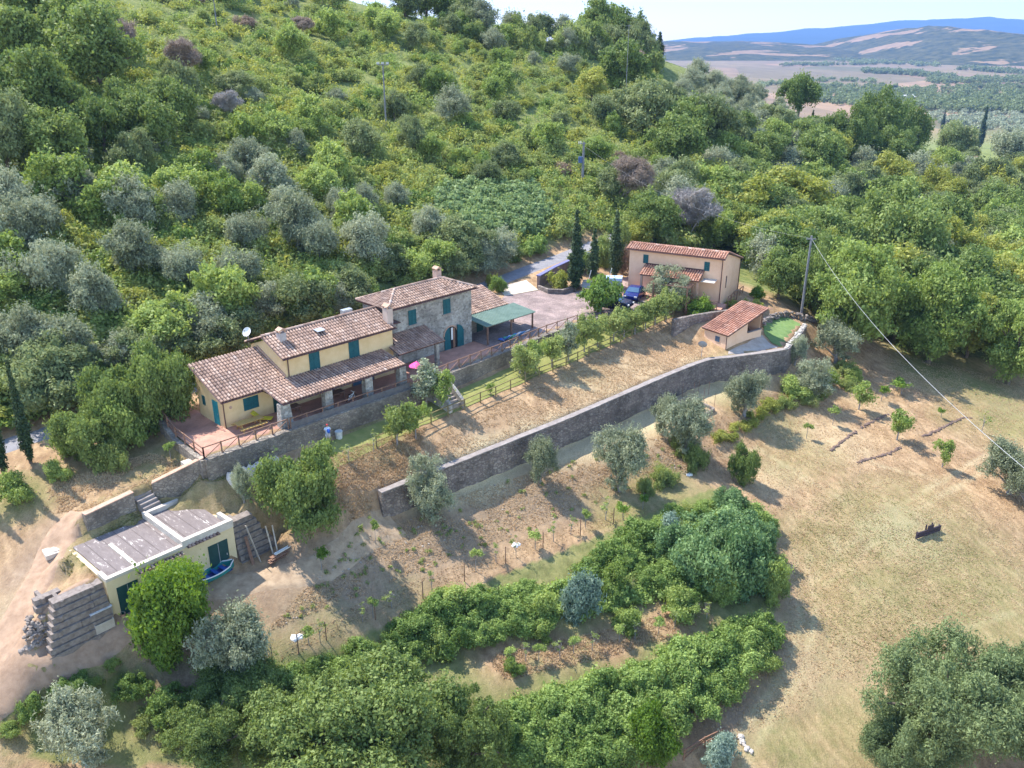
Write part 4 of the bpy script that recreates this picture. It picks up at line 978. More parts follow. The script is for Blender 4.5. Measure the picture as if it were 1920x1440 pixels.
# ------------------------------------------------------------------ tiled outbuilding and carport
ob = empty('outbuilding', (AO[0], AO[1], 0), TH, 'small stone outbuilding with a tiled roof against the right side of the tower', 'outbuilding')
m = MB(); m.prism([(3.0, -.3), (6.6, -.3), (6.6, 3.55), (3.0, 2.42)], 'x', 28.1, 34.3); m.build('wall', WALLST, ob)
fo = plane((0, 2.6, 2.42), (1, 0, 0), (0, 1, .31)); m = MB(); tile_roof(m, fo, 28.15, 34.7, 0, 4.4, BR); r_ = m.build('roof', TILE, ob, tile=True)
m = MB(); slab(m, fo, 28.15, 34.6, .03, 4.35, .1); m.build('roof_deck', BROWN, r_)
m = MB(); m.box(30.3, 31.2, 2.93, 3.0, .05, 2.0); m.build('door', TEALD, ob)
cp = empty('carport', (AO[0], AO[1], 0), TH, 'open carport with a flat green sheet roof beside the stone tower', 'carport')
CANOPY = mk('green_roof_sheet', (.12, .185, .15, 1), (.175, .25, .205, 1), 1.2, .7)
m = MB(); f6 = plane((0, -.75, 2.12), (1, 0, 0), (0, 1, .09))
slab(m, f6, 28.2, 35.4, 0, 3.3, .05)
for k in range(29): slab(m, lambda a, b, h: f6(a, b, h + .045), 28.25 + k * .25, 28.34 + k * .25, .02, 3.28, .04)
m.build('roof', CANOPY, cp)
for s, t in ((28.5, -.55), (31.9, -.55), (35.1, -.55), (35.1, 2.3)):
    m = MB(); m.box(s - .07, s + .07, t - .07, t + .07, 0, 2.1 + (t + .75) * .09); m.build('post', WOOD, cp)
m = MB(); m.box(28.3, 35.3, -.62, -.5, 1.98, 2.1); m.build('beam', WOOD, cp)
# ------------------------------------------------------------------ ochre cottage
cz = .5
c0 = P(1350, 563, cz)[:2]; cdir = R_(-27.5)
lx = 11.4
corg = c0 - lx * np.array([math.cos(cdir), math.sin(cdir)])
cot = empty('cottage', (corg[0], corg[1], cz), cdir, 'ochre two-storey cottage with a tiled porch roof behind the courtyard', 'house')
CD = 8.6
m = MB(); m.prism([(0, -2.2), (CD, -2.2), (CD, 3.15), (.95, 5.35), (0, 5.05)], 'x', 0, lx); m.build('wall', PLASTER2, cot)
fc = plane((0, -.42, 4.98), (1, 0, 0), (0, 1, .31)); fcb = plane((0, CD + .4, 3.10), (1, 0, 0), (0, -1, .305))
m = MB(); tile_roof(m, fc, -.3, lx + .3, 0, 1.44, BR, .3); tile_roof(m, fcb, -.3, lx + .3, 0, 8.35, BR, .3); ridge_tiles(m, (-.3, .97, 5.47), (lx + .3, .97, 5.47), BR, .13)
r_ = m.build('roof', TILE2, cot, tile=True)
m = MB(); slab(m, fc, -.26, lx + .26, .03, 1.42, .1); slab(m, fcb, -.26, lx + .26, .03, 8.3, .1); m.build('roof_deck', BROWN, r_)
fcp = plane((0, -2.1, 2.45), (1, 0, 0), (0, 1, .36)); m = MB(); tile_roof(m, fcp, 2.1, 9.3, 0, 2.2, BR, .3); r_ = m.build('porch_roof', TILE2, cot, tile=True)
m = MB(); slab(m, fcp, 2.12, 9.27, .03, 2.18, .1); m.build('roof_deck', BROWN, r_)
m = MB(); m.box(2.1, 9.3, -.06, .0, 3.17, 3.42); m.build('flashing', BROWN, cot)
for s in (2.3, 5.6, 9.1):
    m = MB(); m.box(s - .12, s + .12, -2.0, -1.76, -.3, 2.42); m.build('post', BRICKCAP, cot)
louvre('shutter', cot, 't', 0, 1.75, 2.4, 3.35, 4.4, TEAL, -1); louvre('shutter', cot, 't', 0, 9.2, 9.85, 3.3, 4.35, TEAL, -1)
m = MB(); m.box(lx, lx + .05, 1.9, 2.25, 1.0, 2.45); wv = m.build('window', WOOD, cot)
m = MB(); m.box(lx + .05, lx + .065, 1.97, 2.18, 1.07, 2.38); m.build('pane', GLASS, wv)
m = MB(); m.tube([(lx - .08, -.07, 4.9), (lx - .08, -.07, -.4)], .05, 6); m.build('downpipe', BROWN, cot)
m = MB(); m.tube([(lx + .25, CD + .3, 3.0), (lx + .06, CD - .05, 2.5), (lx + .06, CD - .05, -1.8)], .05, 6); m.build('downpipe', BROWN, cot)
m = MB(); m.tube([(-.3, -.5, 4.92), (lx + .3, -.5, 4.92)], .055, 6); m.build('gutter', BROWN, cot)
for a, b in ((3.2, 4.2), (6.2, 7.3)):
    m = MB(); m.box(a, b, -.05, 0, .05, 2.15); m.build('door', TEALD, cot)
m = MB(); fq = plane((9.3, -1.5, 2.35), (1, 0, 0), (0, 1, .05)); slab(m, fq, 0, 1.6, 0, 1.48, .05); m.build('canopy', TRIMW, cot)
# pergola with vine beside the porch
pg = empty('pergola', (corg[0], corg[1], cz), cdir, 'vine covered pergola in front of the ochre cottage', 'pergola')
for s, t in ((4.6, -4.2), (8.6, -4.2), (8.6, -2.2), (4.6, -2.2)):
    m = MB(); m.box(s - .08, s + .08, t - .08, t + .08, -.4, 2.15); m.build('post', WOOD, pg)
m = MB()
for k in range(7): m.box(4.4, 8.9, -4.3 + k * .35, -4.22 + k * .35, 2.15, 2.23)
m.build('beam', WOOD, pg)
# terrace edge and paving of the cottage
m = MB(); m.box(.2, 5.2, -4.4, -.0, -.45, -.04); tp = m.build('cottage_terrace', terracotta, None, (corg[0], corg[1], cz), cdir); tag(tp, kind='structure')
m = MB(); m.box(0.0, 5.2, -4.75, -4.4, -.6, .0); tag(m.build('terrace_edging', WALL2ST, None, (corg[0], corg[1], cz), cdir), 'low dark stone edging of the cottage terrace above the cars', 'wall')
# ------------------------------------------------------------------ garden annexe
ao = P(1317, 615, -.62)[:2]; adir = R_(36.5)
ga = empty('garden_annexe', (ao[0], ao[1], -2.4), adir, 'small ochre garden building with a red tiled roof above the long wall', 'outbuilding')
# local: x runs up the roof slope, y runs away to the left; the long eave lies along x=0 from y=0 to y=-3.4
AW = 3.36
m = MB(); m.prism([(-AW + .1, -1.0), (-.15, -1.0), (-.15, 1.72), (-AW + .1, 1.72)], 'x', .22, .40)          # eave wall
m.prism([(.4, -1.0), (6.1, -1.0), (6.1, 3.42), (.4, 1.76)], 'y', -.33, -.15)                                   # far side wall
m.prism([(.4, -1.0), (3.6, -1.0), (3.6, 2.70), (.4, 1.76)], 'y', -AW + .1, -AW + .28)                          # near side wall
m.prism([(3.6, -1.0), (6.1, -1.0), (6.1, 1.35), (3.6, 1.35)], 'y', -AW + .1, -AW + .28)                          # low wall under the opening
m.prism([(-AW + .28, -1.0), (-.33, -1.0), (-.33, 3.40), (-AW + .28, 3.40)], 'x', 5.95, 6.1)
m.prism([(-AW + .28, -1.0), (-.33, -1.0), (-.33, 2.6), (-AW + .28, 2.6)], 'x', 3.45, 3.58)
m.build('wall', PLASTER2, ga)
fg = plane((0, 0, 1.78), (0, -1, 0), (1, 0, .30)); Lg = 6.35 * math.sqrt(1 + .09)
m = MB(); tile_roof(m, fg, -.15, AW + .3, 0, Lg, BR, .3); r_ = m.build('roof', TILE2, ga, tile=True)
m = MB(); slab(m, fg, -.12, AW + .26, .03, Lg - .03, .1); m.build('roof_deck', BROWN, r_)
m = MB(); fg2 = plane((6.35, 0, 3.68), (0, -1, 0), (1, 0, -.25)); tile_roof(m, fg2, -.15, AW + .3, 0, .9, BR, .3); m.build('roof_overhang', TILE2, ga, tile=True)
louvre('window', ga, 's', .22, -2.35, -1.75, .75, 1.35, GLASS, -1, 2)
m = MB(); m.box(6.0, 6.1, -AW + .12, -AW + .22, .95, 3.3); m.build('post', WOOD, ga)
m = MB(); m.box(3.65, 5.95, -AW - .02, -AW + .32, 1.355, 1.42); m.build('counter', CAPST, ga)
m = MB(); m.tube([(.2, -AW + .06, 1.7), (.2, -AW + .06, -.4)], .045, 6); m.build('downpipe', BROWN, ga)
# ------------------------------------------------------------------ shed in the slope
so = P(197, 1087, -3.2)[:2]; sdir = R_(48.1)
sh_ = empty('shed', (so[0], so[1], -6.4), sdir, 'half buried yellow shed with a flat patched grey roof and dark doors', 'shed')
SW, SDp, SZ = 9.15, 5.6, 3.2
m = MB(); m.box(0, SW, 0, SDp, -.4, SZ - .22); m.build('wall', SHEDP, sh_)
def deck_mat():
    m = bpy.data.materials.new('patched_bitumen'); n, l, b = nodes_of(m); b.inputs['Roughness'].default_value = .95
    tc = n.new('ShaderNodeTexCoord')
    a = n.new('ShaderNodeTexNoise'); a.inputs['Scale'].default_value = 1.9; a.inputs['Detail'].default_value = 9; a.inputs['Roughness'].default_value = .78; a.inputs['Distortion'].default_value = .6
    mp = n.new('ShaderNodeMapping'); mp.inputs['Scale'].default_value = (1.5, .45, 1)
    l.new(tc.outputs['Object'], mp.inputs['Vector']); l.new(mp.outputs['Vector'], a.inputs['Vector'])
    r = n.new('ShaderNodeValToRGB'); r.color_ramp.elements[0].position = .3; r.color_ramp.elements[0].color = (.135, .108, .10, 1); r.color_ramp.elements[1].position = .58; r.color_ramp.elements[1].color = (.215, .178, .165, 1)
    e = r.color_ramp.elements.new(.615); e.color = (.60, .54, .49, 1)
    # overlapping bitumen sheets: darker lap lines every metre
    sx = n.new('ShaderNodeSeparateXYZ'); l.new(tc.outputs['Object'], sx.inputs[0])
    mo = n.new('ShaderNodeMath'); mo.operation = 'PINGPONG'; mo.inputs[1].default_value = .5; l.new(sx.outputs[0], mo.inputs[0])
    lt = n.new('ShaderNodeValToRGB'); lt.color_ramp.elements[0].position = .015; lt.color_ramp.elements[0].color = (.62, .6, .6, 1); lt.color_ramp.elements[1].position = .05; lt.color_ramp.elements[1].color = (1, 1, 1, 1); l.new(mo.outputs[0], lt.inputs['Fac'])
    mu = n.new('ShaderNodeMixRGB'); mu.blend_type = 'MULTIPLY'; mu.inputs[0].default_value = 1
    l.new(a.outputs['Fac'], r.inputs['Fac']); l.new(r.outputs['Color'], mu.inputs[1]); l.new(lt.outputs['Color'], mu.inputs[2]); l.new(mu.outputs[0], b.inputs['Base Color']); return m
DECK = deck_mat()
m = MB(); m.box(.28, SW - .28, .28, SDp - .05, SZ - .22, SZ - .08); deckr = m.build('roof', DECK, sh_)
m = MB()
m.box(0, 5.28, -.06, .28, SZ - .22, SZ); m.box(0, .28, .285, 1.2, SZ - .22, SZ); m.box(1.95, 2.23, .285, 3.9, SZ - .215, SZ + .03)
m.box(5.28, SW, -.08, .26, SZ - .22, SZ + .36); m.box(5.28, 5.6, .262, 5.72, SZ - .22, SZ + .36); m.box(5.602, 8.0, 5.4, 5.72, SZ - .22, SZ + .361); m.box(SW - .3, SW, .262, 1.6, SZ - .22, SZ + .36)
m.build('parapet', TRIMW, sh_)
m = MB(); m.box(5.62, SW - .32, .3, 5.38, SZ - .07, SZ + .02); m.build('upper_roof', DECK, sh_)
def eave_tiles(a0, a1, z):
    m = MB(); fe = plane((0, -.34, z), (1, 0, 0), (0, 1, .3)); tile_roof(m, fe, a0, a1, 0, .34, BR, .27, .34); return m.build('tile_eave', TILE, sh_, tile=True)
eave_tiles(2.1, 5.3, SZ - .52); eave_tiles(5.6, 8.0, SZ - .22)
for a, b in ((.55, 1.95), (7.05, 8.55)):
    m = MB(); m.box(a, b, -.04, -.0, .02, 2.25); o = m.build('door', TEALD, sh_)
    m2 = MB(); m2.box((a + b) / 2 - .02, (a + b) / 2 + .02, -.06, -.042, .05, 2.2); m2.box(b - .2, b - .14, -.075, -.042, 1.0, 1.15); m2.build('handle', METAL, o)
m = MB(); m.box(3.6, 5.0, -.03, 0, .02, 2.1); m.build('door', WOOD, sh_)
# ------------------------------------------------------------------ garden walls
QR = random.Random(31)
m = MB(); wall_run(m, offset_line(w1xy, -.07), [.12, .12, .12, .12, .12, .27, .32, .32, .24], [z - .7 for z in W1B], .62, QR)
tw = m.build('terrace_wall', WALLST); tag(tw, 'rubble stone retaining wall under the farmhouse terrace and railing', 'stone wall')
m = MB(); wall_run(m, [tuple(ST(-3.9, -3.9)), tuple(ST(-3.75, 1.0)), tuple(ST(-3.1, 5.4)), tuple(ST(-1.9, 7.3))], [.04, .1, .5, .55], [-2, -1.8, -1.5, -1.2], .4, QR)
tag(m.build('terrace_side_wall', WALLST), 'short stone wall closing the left end of the terrace', 'stone wall')
gz_ = [p[2] + .12 for p in gwall]; gz_[-1] = .12
for a, b, lab in ((0, 2, 'low left piece of garden wall ending at the steps'), (3, 5, 'long piece of garden wall running from the steps up to the terrace corner')):
    m = MB(); wall_run(m, [p[:2] for p in gwall[a:b]], gz_[a:b], [-3.6] * (b - a), .42, QR); o = m.build('garden_wall', WALLST); tag(o, lab, 'stone wall')
    m = MB(); wall_run(m, [p[:2] for p in gwall[a:b]], [z + .07 for z in gz_[a:b]], [z + .0 for z in gz_[a:b]], .5, QR, .7, .01); m.build('coping', BRICKCAP, o)
m = MB(); a, b = np.array(gwall[1][:2]), np.array(gwall[3][:2]); ex = (b - a) / np.linalg.norm(b - a); ey = np.array([-ex[1], ex[0]]); L = np.linalg.norm(b - a)
for k in range(6):
    M = Matrix(((ex[0], ey[0], 0, a[0]), (ex[1], ey[1], 0, a[1]), (0, 0, 1, 0), (0, 0, 0, 1)))
    m.box(.12, L - .12, -1.2 + k * .3, -.9 + k * .3 + .02, -3.3, -2.85 + k * .2, 0, M)
tag(m.build('garden_steps', CAPST), 'six stone steps in the gap of the low garden wall', 'steps')
m = MB(); wall_run(m, [q[:2] for q in W2], [q[2] + .05 for q in W2], [q[2] - 3.4 for q in W2], .5, QR, .8, .03)
lw = m.build('long_wall', WALL2ST); tag(lw, 'long dark stone retaining wall crossing the dry slope', 'stone wall')
m = MB(); wall_run(m, [q[:2] for q in W2], [q[2] + .13 for q in W2], [q[2] + .052 for q in W2], .6, QR, .8, .02); m.build('coping', CAPST, lw)
m = MB()
for k in range(46):
    f = k / 45; i = 11 + min(1, int(f * 2)); g = f * 2 - (i - 11); p = np.array(W2[i]) * (1 - g) + np.array(W2[min(i + 1, 13)]) * g
    m.rock((p[0] + QR.uniform(-.18, .18), p[1] + QR.uniform(-.18, .18), p[2] + .2), QR.uniform(.12, .22), QR)
m.build('top_stones', mk('pale_field_stone', (.40, .36, .31, 1), (.58, .53, .46, 1), 4, .95, .3), lw)
gw2 = uvl([(1262, 600, .15), (1300, 592, .15), (1345, 585, .1), (1400, 577, -.2), (1425, 577, -.5)])
m = MB(); wall_run(m, [p[:2] for p in gw2], [p[2] + .1 for p in gw2], [-2.7] * 5, .4, QR); tag(m.build('flowerbed_wall', WALL2ST), 'curved stone wall between the cottage and the garden annexe', 'stone wall')
rw = [G(1428, 612), G(1446, 600), G(1476, 594), G(1505, 600), G(1530, 610)]
m = MB()
for a, b in zip(rw[:-1], rw[1:]):
    n = int(np.linalg.norm(b - a) / .4)
    for k in range(n):
        p = a + (b - a) * k / n
        for q in range(3): m.rock((p[0] + QR.uniform(-.2, .2), p[1] + QR.uniform(-.2, .2), float(hz(p[0], p[1])) + .1 + q * .25), QR.uniform(.2, .36), QR)
tag(m.build('rock_wall', WALL2ST), 'rough dry stone wall along the back of the little green lawn', 'stone wall')
gt = [P(1009, 541, .45), P(1040, 523, .5), P(1072, 506, .7), P(1105, 492, .9)]
m = MB(); wall_run(m, gt, [2.0, 2.05, 2.1, 2.2], [-.5] * 4, .35, QR, 1, 0); o = m.build('gateway_wall', mk('dark_rendered_wall', (.17, .12, .11, 1), (.25, .18, .16, 1), 2, .9))
tag(o, 'dark courtyard wall with a slate blue coping beside the gateway', 'wall')
m = MB(); wall_run(m, gt, [2.12, 2.17, 2.22, 2.32], [2.0, 2.05, 2.1, 2.2], .55, None, 1, 0); m.build('coping', mk('slate_blue_coping', (.13, .13, .26, 1), (.19, .19, .34, 1), 2, .7), o)
m = MB(); bd = [P(1010, 543, .4), P(1028, 550, .4), P(1055, 551, .4), P(1076, 545, .4), P(1090, 540, .4)]; wall_run(m, bd, [.95] * 5, [-.2] * 5, .35, QR)
tag(m.build('bed_wall', WALL2ST), 'low curved stone edge of the planting bed by the gateway', 'stone wall')

# ------------------------------------------------------------------ railings and fences
def railing(name, pts, zs, h, gap, label, cat, mat, cross=True, mids=(.5,), post=.09, parent=None):
    root = empty(name, (pts[0][0], pts[0][1], 0), 0, label, cat)
    base = np.array([pts[0][0], pts[0][1], 0])
    P_ = []
    for i, (a, b) in enumerate(zip(pts[:-1], pts[1:])):
        a = np.array([a[0], a[1], zs[i]]); b = np.array([b[0], b[1], zs[i + 1]]); n = max(1, round(np.linalg.norm(b - a) / gap))
        P_ += [a + (b - a) * k / n for k in range(n)]
    P_.append(np.array([pts[-1][0], pts[-1][1], zs[-1]]))
    for p in P_[:90]:
        m = MB(); q = p - base; m.box(q[0] - post / 2, q[0] + post / 2, q[1] - post / 2, q[1] + post / 2, q[2] - .25, q[2] + h + .04); m.build('post', mat, root)
    m = MB()
    for a, b in zip(P_[:-1], P_[1:]):
        a = a - base; b = b - base; H = np.array([0, 0, 1.0])
        m.bar(a + H * (h - .03), b + H * (h - .03), .07, .07)
        for f in mids: m.bar(a + H * h * f, b + H * h * f, .055, .055)
        if cross: m.bar(a + H * h * .08, b + H * h * .9, .05, .05)
    m.build('rail', mat, root); return root
railing('terrace_railing', [ST(-3.75, -3.75), ST(3.4, -3.75)], [.02, .02], 1.0, 1.45, 'brown wooden railing with diagonal braces at the picnic end of the terrace', 'railing', WOOD, True, ())
railing('terrace_railing', [ST(-3.75, -3.75), ST(-3.55, 1.2), ST(-3.0, 5.0)], [.05, .1, .45], .9, 1.6, 'wooden railing on the left end wall of the terrace', 'railing', WOOD, False, (.5,))
rr = railing('terrace_railing', [ST(3.6, -3.8), ST(15.6, -3.9)], [.02, .02], 1.0, 1.6, 'railing with grey netting in front of the porch', 'railing', WOOD, False, ())
NET = mk('grey_netting', (.12, .11, .11, 1), (.17, .16, .155, 1), 3, .9)
m = MB(); a = np.append(ST(3.6, -3.86) - ST(3.6, -3.8), 0); b = np.append(ST(15.6, -3.96) - ST(3.6, -3.8), 0)
n = 60
for k in range(n):
    p = a + (b - a) * k / n; q = a + (b - a) * (k + 1) / n; j = .05 * math.sin(k * 1.1)
    m.add([p + np.array([0, 0, .08 + j]), q + np.array([0, 0, .08 + .05 * math.sin((k + 1) * 1.1)]), q + np.array([0, 0, .66]), p + np.array([0, 0, .66]), p + np.array([.01, .012, .08 + j]), q + np.array([.01, .012, .08]), q + np.array([.01, .012, .66]), p + np.array([.01, .012, .66])], [(0, 1, 2, 3), (7, 6, 5, 4)])
m.build('netting', NET, rr)
railing('terrace_railing', [ST(17.5, -3.75), ST(22, -3.4), ST(28, -3.1), ST(30.5, -2.9)], [.02, .02, .02, .05], 1.0, 1.5, 'reddish wooden railing with braces beside the stone stair', 'railing', WOOD, True, ())
railing('terrace_railing', [ST(31, -2.85), ST(35, -2.7), ST(39.8, -2.8)], [.05, .18, .22], 1.0, 1.5, 'wooden railing along the edge of the paved courtyard', 'railing', WOOD, True, ())
FW = mk('greenish_fence_wood', (.15, .12, .05, 1), (.24, .195, .09, 1), 6, .9)
fp_ = [ST(s, t) for s, t, z in FENCE[1:]]
fx = []
for a, b in zip(fp_[:-1], fp_[1:]):
    n = max(1, round(np.linalg.norm(b - a) / 1.9)); fx += [a + (b - a) * k / n for k in range(n)]
fx.append(fp_[-1])
railing('lawn_fence', fx, [float(hz(p[0], p[1])) for p in fx], 1.05, 9, 'two-rail wooden fence along the outer edge of the lawn', 'fence', FW, False, (.5,), .11)
vp = [(512, 1248), (560, 1224), (612, 1200), (704, 1162), (793, 1122), (871, 1091), (948, 1057), (1018, 1029), (1088, 1004), (1150, 982)]
root = None; vg = [G(u, v) for u, v in vp]
root = empty('vine_trellis', vg[0], 0, 'row of thin stakes and wires along the mown path below the slope', 'trellis')
for g in vg:
    m = MB(); q = g - vg[0]; m.tube([(q[0], q[1], q[2] - .2), (q[0], q[1], q[2] + 1.55)], .04, 5); m.build('stake', WOOD, root)
m = MB()
for a, b in zip(vg[:-1], vg[1:]):
    for h in (.7, 1.25): m.bar(a - vg[0] + np.array([0, 0, h]), b - vg[0] + np.array([0, 0, h]), .007)
m.build('wire', DARKIN, root)
rp = [G(1282, 1425), G(1320, 1402), G(1355, 1385)]
railing('rail_fence', rp, [g[2] for g in rp], .9, 1.6, 'short dark wooden rail fence at the bottom edge of the picture', 'fence', WOOD, True, (.55,))
cr = empty('cottage_railing', (corg[0], corg[1], cz), cdir, 'dark wooden railing along the right side of the ochre cottage', 'railing')
m = MB()
for k in range(6):
    y = .2 + k * 1.5
    q = MB(); q.box(lx + .85, lx + .93, y - .04, y + .04, -1.4 - k * .12, .55 - k * .12); q.build('post', WOOD, cr)
m.bar((lx + .89, .2, .5), (lx + .89, 7.7, -.1), .06); m.bar((lx + .89, .2, .1), (lx + .89, 7.7, -.5), .05); m.build('rail', WOOD, cr)
cr = empty('cottage_railing', (corg[0], corg[1], cz), cdir, 'wooden railing around the paved corner in front of the ochre cottage', 'railing')
m = MB()
for k in range(6):
    x = 7.0 + k * .95; q = MB(); q.box(x - .04, x + .04, -2.75, -2.67, -1.4, .65); q.build('post', WOOD, cr)
m.bar((7.0, -2.71, .6), (11.75, -2.71, .6), .06); m.bar((7.0, -2.71, .2), (11.75, -2.71, .2), .05); m.build('rail', WOOD, cr)
m = MB(); m.box(7.0, 12.2, -2.6, .0, -2.2, -.35); tag(m.build('cottage_landing', terracotta, None, (corg[0], corg[1], cz), cdir), kind='structure')

# ------------------------------------------------------------------ terrace furniture
def local(root, s, t, z=0): return (ST(s, t)[0], ST(s, t)[1], z)
pt = empty('picnic_table', local(0, 1.35, -1.35, .05), TH, 'honey coloured picnic table with two benches on the terrace', 'picnic table')
m = MB()
for k in range(5): m.box(-1.15, 1.15, -.40 + k * .165, -.25 + k * .165, .70, .74)
m.build('table_top', WOODY, pt)
for y0 in (-.85, .55):
    m = MB(); m.box(-1.15, 1.15, y0, y0 + .14, .42, .46); m.box(-1.15, 1.15, y0 + .16, y0 + .30, .42, .46); m.build('bench', WOODY, pt)
for x in (-.8, .8):
    m = MB(); m.bar((x, -.62, 0), (x, -.2, .7), .09, .05); m.bar((x, .62, 0), (x, .2, .7), .09, .05); m.box(x - .025, x + .025, -.82, .82, .37, .42); m.build('leg', WOODY, pt)
lg = empty('sun_lounger', local(0, 2.75, -.75, .05), TH + 2.3, 'yellow folding lounger standing against the annexe wall', 'lounger')
YEL = mk('yellow_canvas', (.62, .50, .03, 1), (.72, .60, .06, 1), 3, .7)
m = MB(); m.prism([(-.9, .28), (.1, .28), (.75, .8), (.72, .84), (.08, .33), (-.9, .33)], 'y', -.3, .3); m.build('seat', YEL, lg)
for y in (-.27, .27):
    for x in (-.7, .3):
        m = MB(); m.tube([(x, y, 0), (x + .12, y, .29)], .02, 5); m.build('leg', METAL, lg)
pk = empty('parasol', local(0, 17.2, -3.1, .05), 0, 'pink parasol at the corner of the porch', 'parasol')
m = MB(); n = 8; r = .78
rim = [(r * math.cos(k * math.tau / n), r * math.sin(k * math.tau / n), 1.55) for k in range(n)]
m.add([(0, 0, 1.98)] + rim + [(0, 0, 1.94)] + [(x, y, z - .02) for x, y, z in rim], [(0, 1 + k, 1 + (k + 1) % n) for k in range(n)] + [(n + 1, n + 2 + (k + 1) % n, n + 2 + k) for k in range(n)] + [(1 + k, n + 2 + k, n + 2 + (k + 1) % n, 1 + (k + 1) % n) for k in range(n)])
m.build('canopy', mk('pink_cloth', (.80, .05, .26, 1), (.86, .10, .33, 1), 3, .7), pk)
m = MB(); m.tube([(0, 0, 0), (0, 0, 2.05)], .025, 6); m.build('pole', WHITE, pk)
mt = MB(); mt.box(-.6, .6, -.35, .35, 0, .03); o = mt.build('door_mat', DARKIN, None, local(0, 25.0, .6, .055), TH); tag(o, 'dark door mat in front of the arched doorway', 'mat')
wbp = G(636, 822)
bn = empty('water_butt', tuple(wbp), TH, 'pale plastic bin standing at the foot of the terrace wall', 'bin')
bz = 0.0
m = MB(); m.tube([(0, 0, bz), (0, 0, bz + .62)], [.26, .3], 12); m.build('body', mk('pale_plastic', (.55, .56, .54, 1), (.63, .64, .62, 1), 2, .5), bn)
m = MB(); m.tube([(0, 0, bz + .62), (0, 0, bz + .68)], [.33, .31], 12); m.build('lid', mk('grey_plastic', (.42, .44, .43, 1), None, 2, .5), bn)
# furniture under the porch
for i, (s, lab) in enumerate(((5.2, 'dark table in the shade behind the first porch pillar'), (9.6, 'dark table in the middle of the shaded porch'))):
    t = empty('porch_table', local(0, s, -1.4, .05), TH, lab, 'table')
    m = MB(); m.box(-.7, .7, -.42, .42, .70, .75); m.build('table_top', WOOD, t)
    for x in (-.6, .6):
        for y in (-.34, .34): m = MB(); m.box(x - .04, x + .04, y - .04, y + .04, 0, .7); m.build('leg', WOOD, t)
bc = empty('child_bicycle', local(0, 10.3, -2.6, .05), TH + .3, 'small white bicycle leaning in the porch', 'bicycle')
for x in (-.42, .42):
    m = MB(); m.tube([(x + .26 * math.cos(a), 0, .27 + .26 * math.sin(a)) for a in np.linspace(0, math.tau, 17)], .025, 5); m.build('wheel', DARKIN, bc)
m = MB(); m.tube([(-.42, 0, .27), (-.1, 0, .3), (.3, 0, .68), (.42, 0, .27)], .03, 5); m.tube([(-.42, 0, .27), (-.22, 0, .66), (-.1, 0, .3)], .03, 5); m.tube([(-.22, 0, .6), (.3, 0, .64)], .03, 5); m.tube([(.25, -.22, .85), (.3, 0, .8), (.25, .22, .85)], .025, 5); m.tube([(.3, 0, .66), (.3, 0, .8)], .025, 5); m.build('frame', WHITE, bc)
m = MB(); m.box(-.34, -.12, -.07, .07, .68, .74); m.build('saddle', DARKIN, bc)
# deck chairs under the carport
cols = [(.05, .16, .55, 1), (.10, .45, .30, 1), (.70, .72, .75, 1), (.06, .25, .6, 1), (.7, .72, .76, 1)]
for i, c in enumerate(cols):
    t = empty('deck_chair', local(0, 30.3 + i * .72, -1.2, .06), TH - 1.5, ['blue deck chair at the left end of the row by the carport', 'green deck chair second in the row by the carport', 'white deck chair in the middle of the row by the carport', 'deep blue deck chair beside the white one by the carport', 'white deck chair at the right end of the row by the carport'][i], 'deck chair', 'deck chairs by the carport')
    m = MB(); m.prism([(-.7, .25), (0, .22), (.55, .75), (.52, .78), (-.02, .27), (-.7, .3)], 'y', -.26, .26); m.build('seat', mk('chair_fabric', c, None, 3, .7), t)
    for y in (-.27, .27):
        m = MB(); m.tube([(-.7, y, 0), (.2, y, .5)], .02, 5); m.tube([(.5, y, 0), (-.2, y, .5)], .02, 5); m.build('leg', METAL, t)
# stone stair from terrace to lawn
sa = ST(17.4, -4.15); zb = float(hz(*ST(18.2, -6.3)))
ss = empty('stone_stair', (sa[0], sa[1], 0), TH, 'pale stone outdoor stair descending from the terrace to the lawn', 'stairs')
m = MB()
for k in range(8): m.box(.35, 1.55, -.34 * (k + 1), -.34 * k, -2.3, -.2 * (k + 1) + .2)
m.build('steps', CAPST, ss)
PALEST = stone_mat('pale_stair_stone', [(.40, .36, .31, 1), (.52, .47, .41, 1), (.60, .55, .48, 1)], (.45, .41, .36, 1), 2.2)
for x0 in (.0, 1.56):
    m = MB(); m.prism([(0, -2.3), (0, .75), (-.35, .75), (-3.0, -1.2), (-3.0, -2.3)], 'x', x0, x0 + .34); m.build('parapet', PALEST, ss)
